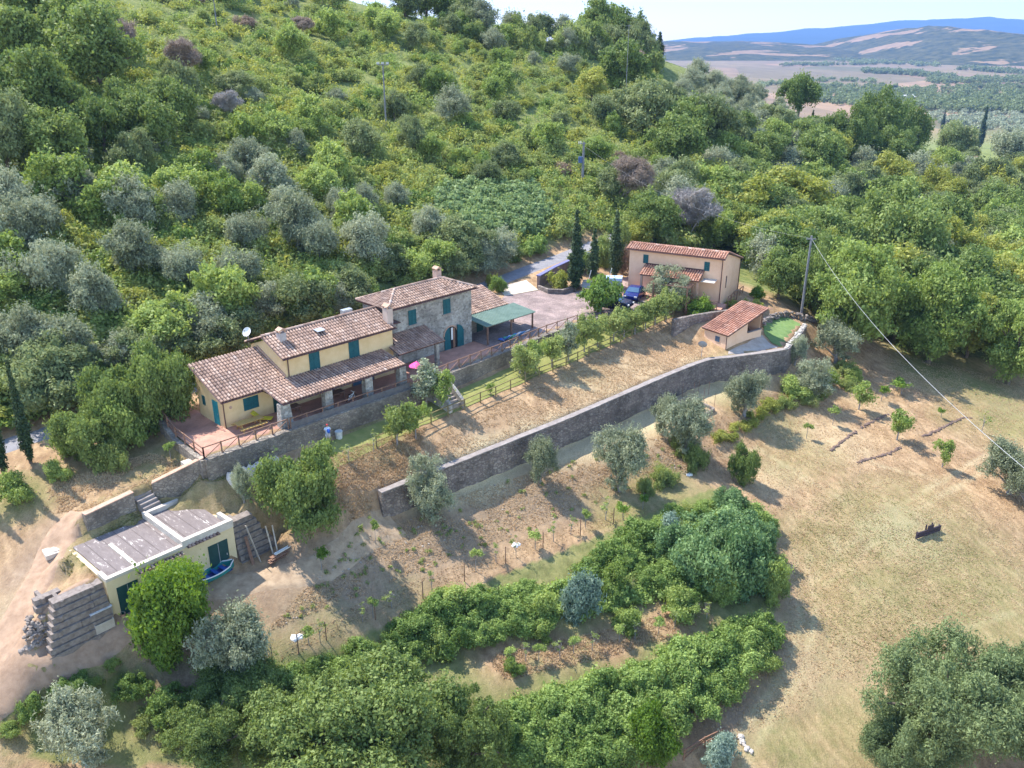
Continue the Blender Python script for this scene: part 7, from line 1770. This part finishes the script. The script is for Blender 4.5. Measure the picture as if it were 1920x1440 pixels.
at_base('silver_bush', 1250, 1010, 55, 'paler silvery bush at the top of the thicket', None, 40)
at_base('near_lightscrub', 1020, 1165, 65, 'yellow-green bush left of the silvery bush', None, 50)
at_base('near_lightscrub', 1450, 1125, 70, 'light yellow-green bush at the field edge of the thicket', None, 65)
at_base('near_lightscrub', 1150, 1110, 60, 'light green bush right of the silvery bush', None, 45)
H3 = [(960, 1365), (1100, 1325), (1250, 1275), (1400, 1200), (1450, 1200), (1440, 1240), (1340, 1310), (1240, 1380), (1120, 1440), (980, 1440), (950, 1400)]
fill(H3, 46, 1.3, [('near_scrub', 9), ('near_lightscrub', 1)], {'near_scrub': 'drooping bramble in the long hedge above the lower field', 'near_lightscrub': 'light green bush in the long hedge above the lower field'}, 'bushes of the long bramble hedge', .65, .95, R2)
H4 = [(250, 1290), (330, 1330), (480, 1300), (520, 1340), (420, 1400), (270, 1400), (230, 1350)]
fill(H4, 12, 1.6, [('near_scrub', 4), ('near_drybush', 3), ('near_lightscrub', 2)], {'near_scrub': 'green bush in the hollow below the shed drive', 'near_lightscrub': 'light green bush in the hollow below the shed drive', 'near_drybush': 'dry brown bush in the hollow below the shed drive'}, 'bushes in the hollow below the drive', .5, .9, R2)
H5 = [(0, 1345), (90, 1300), (220, 1240), (235, 1262), (120, 1320), (20, 1385), (0, 1390)]
fill(H5, 14, .9, [('near_lightscrub', 4), ('near_scrub', 3)], {'near_scrub': 'green weed bush on the verge below the shed drive', 'near_lightscrub': 'yellow-green weed bush on the verge below the shed drive'}, 'weed bushes along the drive verge', .3, .5, R2)
H6 = [(470, 1260), (560, 1300), (560, 1400), (440, 1400), (380, 1330)]
fill(H6, 10, 1.5, [('near_scrub', 4), ('near_holm', 2)], {'near_scrub': 'green bush between the grey olive and the oaks at the bottom', 'near_holm': 'leafy young tree between the grey olive and the oaks at the bottom'}, 'bushes beside the bottom oaks', .5, .85, R2)
H7 = [(1370, 805), (1440, 755), (1460, 765), (1390, 815), (1345, 840), (1335, 830)]
fill(H7, 12, .8, [('limescrub', 1)], {'limescrub': 'low yellow-green hedge plant on the bank beside the water tank plot'}, 'yellow-green hedge plants on the bank', .26, .42, R2)
H8 = [(1530, 700), (1590, 690), (1620, 720), (1560, 750), (1490, 770), (1450, 770)]
fill(H8, 12, 1.4, [('near_drybush', 3), ('near_lightscrub', 1)], {'near_drybush': 'dry straw coloured bush on the right bank', 'near_lightscrub': 'yellowish bush on the right bank'}, 'dry bushes on the right bank', .6, 1.0, R2)
for u, v, w, h in [(1240, 910, 50, 26), (1300, 880, 45, 35), (1275, 850, 40, 30), (1215, 925, 35, 25)]:
    at_base('near_drybush', u, v, w, 'grey-green low bush on the slope below the water tank plot', 'low bushes below the water tank', h)
for i, (u, v) in enumerate([(955, 1245), (985, 1240), (1010, 1240), (1050, 1235), (1075, 1225), (1110, 1220), (1160, 1205), (1190, 1200), (1235, 1190), (1265, 1180), (1300, 1165), (1325, 1160)]):
    at_base('sapling', u, v, 24, 'young vine in the second planted row', 'young vines of the second row', 38, i % 2)
for u, v, w, h in [(960, 1262, 40, 26), (1180, 1180, 60, 36), (1270, 1150, 70, 40), (1340, 1130, 60, 50), (1020, 1195, 50, 30)]:
    at_base('near_lightscrub', u, v, w, 'light green weedy bush beside the second planted row', 'weedy bushes beside the second row', h)

# ---- hillside
for k_, u, v, w, lab, h in at_later: at_base(k_, u, v, w, lab, None, h)
R3 = random.Random(8)
KEEP_OUT = [tuple(G(u, v)[:2]) + (r,) for u, v, r in ((1092, 370, 5), (1092, 395, 5), (1085, 420, 4), (724, 250, 5), (724, 268, 4), (408, 75, 4))]
# dark oaks, top left
for u, v, w, h, k in [(90, 250, 130, 130, 'oak'), (190, 170, 150, 130, 'oak'), (30, 150, 120, 120, 'oak'), (110, 330, 120, 110, 'oak'), (200, 300, 90, 105, 'oak'), (285, 300, 110, 100, 'oak'), (20, 340, 100, 130, 'holm'), (150, 90, 130, 90, 'oak'), (240, 250, 80, 85, 'oak'), (330, 250, 90, 85, 'oak'), (60, 60, 110, 90, 'oak'), (250, 330, 70, 70, 'holm'), (-30, 260, 110, 130, 'oak'), (340, 200, 60, 70, 'holm')]:
    at_base(k, u, v, w, 'large dark green oak in the wood at the top left', 'dark oaks at the top left', h)
for u, v, w, h, i, lab in [(255, 120, 70, 80, 0, 'bare brown tree left of the other one among the oaks'), (340, 160, 80, 85, 0, 'bare pinkish brown tree above the dark oaks'), (430, 230, 60, 70, 1, 'bare grey tree on the mid slope'), (560, 70, 50, 40, 0, 'bare brown thicket tree high on the slope'), (1160, 385, 90, 95, 0, 'dead brown tree beside the nearer pole'), (1292, 455, 105, 120, 1, 'bare grey tree behind the ochre cottage'), (1080, 80, 40, 50, 1, 'bare grey tree on the ridge skyline'), (1200, 140, 40, 45, 0, 'bare brown tree on the ridge by the cypress')]:
    at_base('bare', u, v, w, lab, None, h, i)
# olive belt above the road
for u, v, w in [(60, 470, 130), (160, 390, 120), (250, 430, 110), (345, 420, 90), (420, 350, 80), (105, 560, 110), (200, 600, 120), (255, 520, 120), (350, 540, 100), (450, 540, 90), (400, 640, 110), (60, 680, 120), (560, 470, 110), (600, 490, 105), (690, 500, 100), (540, 420, 85), (470, 330, 90), (520, 370, 95), (690, 400, 70), (800, 445, 75), (740, 385, 60), (640, 420, 70), (30, 420, 100), (290, 300, 60), (150, 315, 60), (470, 470, 90), (330, 640, 90), (150, 700, 90), (240, 690, 90), (20, 560, 100), (500, 600, 90), (620, 350, 60), (560, 300, 55)]:
    at_base('olive', u, v + 6, w * .82, 'grey-green overgrown olive tree on the slope above the farmhouse', 'overgrown olive trees above the farmhouse', w * RNG.uniform(.62, .86))
SC = {'scrub': 'mid green scrub bush on the slope above the road', 'bramble': 'fresh green bramble on the slope above the road', 'limescrub': 'yellow-green scrub bush on the slope above the road', 'dryscrub': 'dry brownish bush on the slope above the road', 'holm': 'dark evergreen tree on the slope above the road', 'light': 'light green leafy tree on the slope above the road', 'olive': 'grey-green olive tree on the slope above the road', 'oak': 'dark green oak on the slope above the road', 'lime': 'yellow-green leafy tree on the slope above the road'}
Z3 = [(0, 800), (0, 640), (350, 640), (650, 570), (690, 525), (1000, 455), (1015, 470), (880, 532), (690, 575), (480, 660), (330, 720), (100, 790)]
fill(Z3, 75, 1.9, [('scrub', 5), ('bramble', 3), ('holm', 2), ('light', 2), ('olive', 1)], {k: v.replace('on the slope above the road', 'in the roadside thicket behind the farmhouse') for k, v in SC.items()}, 'thicket along the upper side of the road', .65, 1.05, R3)
Z2 = [(0, 660), (0, 340), (200, 330), (480, 260), (760, 340), (820, 440), (700, 530), (560, 610), (350, 660)]
fill(Z2, 150, 2.2, [('scrub', 4), ('bramble', 4), ('limescrub', 2), ('light', 1)], {k: v.replace('on the slope above the road', 'between the overgrown olive trees') for k, v in SC.items()}, 'scrub between the overgrown olive trees', .6, 1.0, R3)
Z4 = [(340, 260), (250, 10), (420, -40), (860, 10), (960, 62), (1230, 95), (1240, 290), (1000, 280), (800, 335), (500, 265)]
fill(Z4, 260, 2.5, [('scrub', 7), ('limescrub', 5), ('bramble', 3), ('dryscrub', .8), ('light', 2), ('holm', .5), ('olive', .9)], {k: v.replace('on the slope above the road', 'on the upper hillside') for k, v in SC.items()}, 'scrub of the upper hillside', .5, 1.0, R3)
Z6 = [(830, 330), (1000, 285), (1240, 300), (1240, 420), (1180, 430), (1060, 445), (1020, 350), (850, 345)]
fill(Z6, 60, 2.6, [('scrub', 4), ('bramble', 3), ('dryscrub', 1), ('light', 2), ('holm', 1)], {k: v.replace('on the slope above the road', 'around the nearer pole') for k, v in SC.items()}, 'scrub around the nearer pole', .6, 1.1, R3)
for u, v, w, h, k, lab in [(1010, 60, 60, 45, 'holm', 'dark tree on the ridge skyline'), (900, 70, 55, 50, 'olive', 'grey tree on the ridge skyline'), (870, 60, 60, 55, 'holm', 'dark green tree at the left end of the open skyline'), (960, 72, 50, 40, 'olive', 'small grey tree on the ridge skyline'), (1050, 75, 50, 40, 'olive', 'pale tree on the ridge skyline'), (1130, 90, 80, 75, 'oak', 'tall dark tree on the ridge skyline'), (1170, 105, 70, 70, 'oak', 'tall dark oak right of the highest ridge tree'), (1205, 120, 60, 60, 'holm', 'dark tree on the ridge beside the lone cypress'), (1100, 100, 60, 50, 'oak', 'green tree below the ridge skyline'),
                          (1160, 170, 90, 75, 'oak', 'round green oak below the ridge trees'), (1200, 250, 110, 80, 'holm', 'wide dark evergreen on the right shoulder of the hill'), (1110, 190, 60, 50, 'lime', 'yellow-green tree with a light crown on the right shoulder'), (1250, 230, 60, 60, 'holm', 'dark tree on the edge of the olive grove'), (1330, 290, 110, 90, 'holm', 'wide dark evergreen tree left of the olive grove'), (780, 290, 50, 55, 'holm', 'dark conical evergreen in the middle of the slope'), (780, 95, 45, 45, 'holm', 'dark purple-green bush high on the slope'), (800, 30, 70, 55, 'oak', 'dark green oak at the top edge of the hill'), (760, 25, 60, 45, 'holm', 'dark tree at the top edge of the hill'), (840, 30, 60, 50, 'oak', 'dark oak at the left end of the skyline'), (740, 225, 50, 40, 'holm', 'dark bush at the foot of the lamp pole on the slope')]:
    at_base(k, u, v, w, lab, None, h, None, None, True)
at_base('cypress', 1235, 97, 20, 'lone dark cypress on the ridge skyline', None, 46, 1)
def crest(u):
    for v in range(-40, 300, 3):
        if G(u, v)[1] < 330: return v
    return 300
for i, u in enumerate(range(850, 1232, 14)):
    k = R3.choice(['holm', 'oak', 'scrub', 'light', 'holm', 'scrub', 'olive']); w = R3.uniform(28, 54)
    at_base(k, u + R3.uniform(-6, 6), crest(u) + R3.uniform(4, 22), w, {'holm': 'dark evergreen tree in the ragged row along the ridge skyline', 'oak': 'green oak in the ragged row along the ridge skyline', 'scrub': 'bush in the ragged row along the ridge skyline', 'light': 'light green tree in the ragged row along the ridge skyline', 'olive': 'grey olive in the ragged row along the ridge skyline'}[k], 'trees along the ridge skyline', w * R3.uniform(.6, .85), None, None, False)
# olive grove on the shoulder
gv = scatter([(1275, 190), (1300, 150), (1370, 172), (1470, 222), (1480, 262), (1430, 295), (1360, 265), (1290, 230)], 120, 3.3, R3)
for g in gv: plant('olive', g, 'pale olive tree in the planted grove on the far shoulder', 'olive trees of the planted grove', R3.uniform(.8, 1.1), None, None, False, R3)
# right-hand wood
WD = {'oak': 'dark green oak in the wood on the right', 'holm': 'dull green evergreen tree in the wood on the right', 'light': 'light green tree in the wood on the right', 'lime': 'yellow-green tree in the wood on the right', 'olive': 'grey-green tree in the wood on the right', 'scrub': 'low bush in the wood on the right'}
Z7 = [(1240, 300), (1300, 270), (1480, 250), (1700, 300), (1930, 320), (1930, 480), (1500, 480), (1420, 440), (1250, 420)]
fill(Z7, 110, 4.2, [('oak', 3), ('holm', 5), ('light', 3), ('lime', 2), ('olive', 4)], WD, 'trees of the wood on the right', .85, 1.35, R3)
Z7b = [(1400, 470), (1500, 470), (1930, 470), (1930, 680), (1850, 690), (1760, 660), (1640, 630), (1545, 590), (1500, 575), (1440, 530)]
fill(Z7b, 75, 3.4, [('oak', 3), ('holm', 3), ('light', 4), ('lime', 4), ('olive', 1)], {k: v.replace('in the wood on the right', 'at the near edge of the wood on the right') for k, v in WD.items()}, 'trees at the near edge of the wood', .9, 1.35, R3, True)
for u, v, w, h, k, lab in [(1590, 650, 165, 190, 'big_light', 'tall bright green tree at the wood edge right of the grey pylon'), (1740, 680, 135, 170, 'big_light', 'broad bright green tree in the middle of the wood edge'), (1890, 720, 120, 150, 'big_light', 'light green rounded tree at the right end of the wood edge'), (1530, 600, 90, 130, 'big_oak', 'dark tree around the grey pylon'), (1670, 520, 170, 150, 'big_oak', 'huge dull green tree rising above the wood edge'), (1460, 560, 80, 80, 'oak', 'dark tree behind the garden annexe lawn'), (1430, 530, 70, 75, 'olive', 'grey-green tree touching the cottage corner'), (1480, 430, 130, 90, 'lime', 'yellow-green tree behind the cottage'), (1400, 440, 110, 85, 'lime', 'light yellow-green tree above the cottage roof'), (1220, 455, 90, 80, 'oak', 'dark green tree left of the bare grey tree'),
                          (1640, 300, 100, 100, 'big_oak', 'tallest dark green oak of the clump in the valley wood'), (1690, 300, 85, 85, 'big_oak', 'dark oak at the right end of the oak clump in the valley'), (1590, 305, 90, 85, 'big_oak', 'dark oak at the left end of the oak clump in the valley'), (1660, 325, 100, 70, 'big_oak', 'lower dark oak in front of the oak clump in the valley'), (1540, 320, 80, 70, 'oak', 'rounded oak left of the oak clump in the valley'), (1495, 200, 70, 62, 'oak', 'round green tree standing alone above the olive grove'), (1840, 380, 90, 75, 'holm', 'round dark tree in front of the far house'), (1780, 300, 70, 55, 'holm', 'dull green umbrella-shaped tree near the far house'), (1900, 320, 80, 60, 'olive', 'grey-green tree at the right edge near the tall cypress'), (1720, 370, 70, 60, 'olive', 'grey-green tree left of the round dark tree'), (1540, 560, 60, 70, 'oak', 'shaded tree between the pylon and the wood edge')]:
    at_base(k, u, v, w, lab, None, h, None, None, True)
for u, v, w, h, i, lab in [(1836, 278, 14, 74, 1, 'tall dark cypress standing alone near the far house'), (1698, 325, 12, 68, 0, 'left one of the pair of cypresses beside the big oak clump'), (1710, 322, 16, 66, 1, 'right one of the pair of cypresses beside the big oak clump'), (1766, 245, 8, 34, 1, 'small cypress half hidden behind the umbrella-shaped tree'), (1520, 250, 12, 40, 1, 'cypress at the lower edge of the olive grove'), (1760, 320, 6, 36, 0, 'slim cypress by the far house fence'), (1768, 322, 5, 30, 0, 'second slim cypress by the far house fence')]:
    at_base('cypress', u, v, w, lab, None, h, i)

Z8 = [(1195, 470), (1240, 395), (1330, 420), (1420, 450), (1500, 500), (1480, 540), (1420, 505), (1400, 478), (1340, 465), (1250, 448)]
fill(Z8, 26, 2.6, [('light', 3), ('oak', 3), ('lime', 3), ('holm', 2)], {k: v.replace('in the wood on the right', 'close behind the ochre cottage') for k, v in WD.items()}, 'trees close behind the cottage', .6, .95, R3, True)
for u, v, w, h, k, lab in [(1098, 512, 40, 34, 'light', 'green bush between the first two courtyard cypresses'), (1130, 500, 40, 40, 'scrub', 'green bush between the second and third courtyard cypresses'), (1165, 480, 40, 45, 'scrub', 'bush at the left end of the ochre cottage'), (1140, 478, 30, 26, 'scrub', 'bush by the road behind the third cypress'), (1172, 515, 26, 40, 'dryscrub', 'brownish bush right beside the cottage corner'), (1085, 505, 36, 26, 'limescrub', 'yellow-green bush behind the gateway wall')]:
    at_base(k, u, v, w, lab, None, h)
# ---- merged cover: undergrowth, reed bed, far woods
def cover(name, pts, kind_mat, size, rr, hh, nb, leafn, seed):
    rg = np.random.default_rng(seed); Vs = []
    bl = []
    for p in pts:
        for k in range(nb):
            a = rg.uniform(0, 6.28); q = rr * rg.uniform(0, 1.1)
            x, y = p[0] + q * math.cos(a), p[1] + q * math.sin(a)
            bl.append((x, y, p[2] + hh * rg.uniform(.15, .7), rr * rg.uniform(.4, .75)))
    bl = np.array(bl)
    V, F = leaves(bl, size, cover=leafn, aspect=.6, seed=seed, maxn=260000, wild=.6)
    me = mesh_np(name, V, F); me.materials.append(kind_mat)
    o = bpy.data.objects.new(name, me); COL.objects.link(o); return o
def gpts(poly, n, seed):
    rg = np.random.default_rng(seed); us = [p[0] for p in poly]; vs = [p[1] for p in poly]; out = []
    while len(out) < n:
        u = rg.uniform(min(us), max(us)); v = rg.uniform(min(vs), max(vs))
        if in_poly(np.array([u]), np.array([v]), poly)[0]: out.append(G(u, v))
    return out
ZU = [(0, 790), (0, -40), (860, 0), (1240, 95), (1240, 420), (1050, 440), (1000, 455), (700, 520), (500, 640), (330, 710), (120, 780)]
up = [p for p in gpts(ZU, 4200, 4)]
REED = [(835, 420), (800, 385), (850, 348), (1000, 350), (1030, 400), (1010, 440), (920, 452)]
reed_xy = [tuple(G(u, v)[:2]) for u, v in REED]
OPEN = [tuple(G(u, v)[:2]) for u, v in [(730, 460), (830, 430), (900, 455), (860, 475), (760, 480)]]
up = [p for p in up if not in_poly(np.array([p[0]]), np.array([p[1]]), reed_xy)[0] and not in_poly(np.array([p[0]]), np.array([p[1]]), OPEN)[0]]
tag(cover('undergrowth', up[::3], L_SCRUB, .26, 1.3, 1.5, 3, .9, 3), kind='stuff')
tag(cover('undergrowth', up[1::3], L_LIME, .26, 1.3, 1.5, 3, .9, 13), kind='stuff')
tag(cover('undergrowth', up[2::3], L_LIGHT, .26, 1.3, 1.5, 3, .9, 23), kind='stuff')
tag(cover('undergrowth', gpts([(1180, 455), (1250, 400), (1300, 300), (1480, 260), (1930, 320), (1930, 660), (1800, 660), (1640, 625), (1540, 585), (1470, 545), (1410, 500), (1395, 475), (1190, 462)], 560, 6), L_SCRUB, .4, 1.6, 1.6, 3, .8, 33), kind='stuff')
tag(cover('reed_bed', gpts(REED, 420, 7), L_REED, .34, .9, 1.5, 3, 1.0, 43), kind='stuff')
tag(cover('thicket_floor', gpts([(560, 1310), (700, 1230), (850, 1150), (960, 1110), (1090, 1085), (1240, 1000), (1350, 945), (1440, 990), (1430, 1110), (1300, 1110), (1120, 1150), (950, 1190), (800, 1240), (600, 1330)], 280, 9), L_IVY, .17, .65, .55, 3, 1.1, 53), kind='stuff')
tag(cover('hedge_floor', gpts([(940, 1345), (1150, 1290), (1350, 1220), (1440, 1170), (1450, 1220), (1340, 1300), (1230, 1380), (1080, 1440), (900, 1440)], 200, 10), L_IVY, .2, .75, .9, 3, 1.1, 63), kind='stuff')
# far woods in the valley
def far_wood(name, poly, n, r, h, seed, mat, size):
    return tag(cover(name, gpts(poly, n, seed), mat, size, r, h, 3, .7, seed), kind='stuff')
far_wood('valley_woodland', [(1480, 175), (1560, 160), (1700, 170), (1930, 160), (1930, 215), (1780, 212), (1640, 205), (1540, 195)], 650, 6, 8, 71, L_HOLM, 2.4)
far_wood('valley_woodland', [(1740, 150), (1930, 146), (1930, 156), (1740, 158)], 140, 6, 8, 72, L_HOLM, 2.4)
far_wood('valley_hedgerow', [(1616, 132), (1700, 137), (1790, 146), (1790, 150), (1700, 142), (1616, 137)], 130, 7, 9, 73, L_HOLM, 3)
far_wood('valley_hedgerow', [(1460, 122), (1640, 119), (1640, 122), (1460, 125)], 60, 8, 9, 76, L_HOLM, 3)
far_wood('valley_hedgerow', [(1560, 112), (1760, 124), (1758, 127), (1560, 115)], 50, 9, 10, 77, L_HOLM, 3)
far_wood('valley_hedgerow', [(1800, 128), (1930, 138), (1930, 141), (1800, 132)], 60, 8, 10, 78, L_HOLM, 3)
far_wood('valley_hedgerow', [(1420, 160), (1500, 150), (1640, 152), (1640, 155), (1500, 154), (1420, 166)], 60, 5, 7, 79, L_HOLM, 2.4)
far_wood('valley_scrub', [(1700, 215), (1930, 205), (1930, 250), (1800, 240)], 160, 4, 4, 74, L_OLIVE, 1.6)
# grass tufts on the open slopes
def tufts(name, poly, n, L, mat, seed, avoid=True):
    rg = np.random.default_rng(seed)
    g = np.array([G(u, v)[:2] for u, v in poly])
    pts = []
    lo, hi = g.min(0), g.max(0)
    q = rg.uniform(lo, hi, (n * 3, 2)); q = q[in_poly(q[:, 0], q[:, 1], [tuple(p) for p in g])][:n]
    z = hz(q[:, 0], q[:, 1]); n = len(q)
    dens = fbm(q[:, 0] / 1.6, q[:, 1] / 1.6, seed, 3) > -.25
    q = q[dens]; z = z[dens]; n = len(q)
    V = []; k = 4
    c = np.repeat(np.stack([q[:, 0], q[:, 1], z - .02], -1), k, 0)
    a = rg.uniform(0, 6.28, n * k); le = L * rg.uniform(.5, 1.3, n * k); lean = rg.uniform(.3, 1.0, n * k)
    d = np.stack([np.cos(a), np.sin(a), np.zeros(n * k)], -1); w = np.stack([-np.sin(a), np.cos(a), np.zeros(n * k)], -1)
    tip = c + d * (le * lean)[:, None] + np.array([0, 0, 1.0]) * (le * (1.15 - lean * .75))[:, None]
    V = np.stack([c - w * .032 * (le / L)[:, None], c + w * .032 * (le / L)[:, None], tip], 1).reshape(-1, 3)
    me = mesh_np(name, V, np.arange(len(V)).reshape(-1, 3)); me.materials.append(mat)
    o = bpy.data.objects.new(name, me); COL.objects.link(o); tag(o, kind='stuff')
for nm, poly, n, L, mt, sdn in (('dry_grass', [(700, 890), (860, 790), (960, 738), (1060, 690), (1250, 612), (1300, 640), (1330, 668), (1160, 738), (960, 822), (800, 885)], 24000, .13, L_STRAW, 5),
        ('dry_grass', [(600, 860), (800, 800), (780, 890), (700, 920), (690, 970), (640, 990), (620, 940)], 7000, .17, L_STRAW, 6),
        ('dry_grass', [(500, 1185), (640, 1010), (740, 985), (900, 915), (1080, 865), (1290, 800), (1330, 870), (1150, 930), (960, 1005), (780, 1075), (640, 1130)], 30000, .13, L_STRAW, 7),
        ('dry_grass', [(1280, 860), (1340, 780), (1440, 720), (1540, 680), (1640, 650), (1800, 690), (1930, 720), (1930, 1150), (1700, 1200), (1500, 1330), (1300, 1430), (1300, 1350), (1480, 1180), (1480, 1030), (1390, 920)], 42000, .12, L_STRAW, 8),
        ('green_grass', [(1480, 1000), (1620, 900), (1800, 1000), (1900, 1120), (1600, 1250), (1500, 1150)], 6000, .11, L_GRASS, 9),
        ('dry_grass', [(110, 900), (280, 850), (370, 850), (260, 910), (160, 960), (60, 950)], 5000, .15, L_STRAW, 10),
        ('green_grass', [(110, 1060), (230, 960), (480, 870), (500, 930), (330, 945), (200, 1020), (150, 1070)], 6000, .13, L_GRASS, 11),
        ('dry_grass', [(900, 1230), (1100, 1190), (1330, 1130), (1340, 1170), (1150, 1230), (950, 1275)], 5000, .2, L_STRAW, 12),
        ('dry_grass', [(520, 1245), (760, 1130), (960, 1055), (1180, 970), (1180, 950), (960, 1020), (760, 1095), (560, 1180)], 6000, .12, L_STRAW, 13)):
    tufts(nm, poly, n, L, mt, sdn)

tag(cover('weeds', gpts([(740, 985), (900, 915), (1080, 865), (1290, 800), (1330, 870), (1150, 930), (960, 1005), (780, 1075), (640, 1130), (520, 1180), (640, 1010), (690, 960)], 130, 88), L_SCRUB, .10, .2, .16, 2, .6, 83), kind='stuff')
def pebbles(name, poly, n, seed, mat):
    rr_ = random.Random(seed); m = MB()
    for g in gpts(poly, n, seed): m.rock((g[0], g[1], g[2] + .01), rr_.uniform(.04, .11), rr_)
    tag(m.build(name, mat), kind='stuff')
pebbles('loose_stones', [(500, 1185), (640, 1010), (740, 985), (900, 915), (1080, 865), (1290, 800), (1330, 870), (1150, 930), (960, 1005), (780, 1075), (640, 1130)], 140, 5, mk('small_stones', (.26, .22, .18, 1), (.44, .38, .32, 1), 3, .95))
# ------------------------------------------------------------------ air
def build_haze():
    mb = MB(); mb.box(-8790, 16500, -185, 15490, -62, 560)
    o = mb.build('haze', None)
    m = bpy.data.materials.new('haze_air'); m.use_nodes = True
    n = m.node_tree.nodes; l = m.node_tree.links
    n.remove(n['Principled BSDF'])
    v = n.new('ShaderNodeVolumePrincipled')
    v.inputs['Color'].default_value = (.26, .46, .95, 1); v.inputs['Density'].default_value = HAZE_DENSITY; v.inputs['Anisotropy'].default_value = .0
    l.new(v.outputs[0], n['Material Output'].inputs['Volume'])
    o.data.materials.append(m)
    tag(o, kind='stuff')
HAZE_DENSITY = 0.95e-4
build_haze()
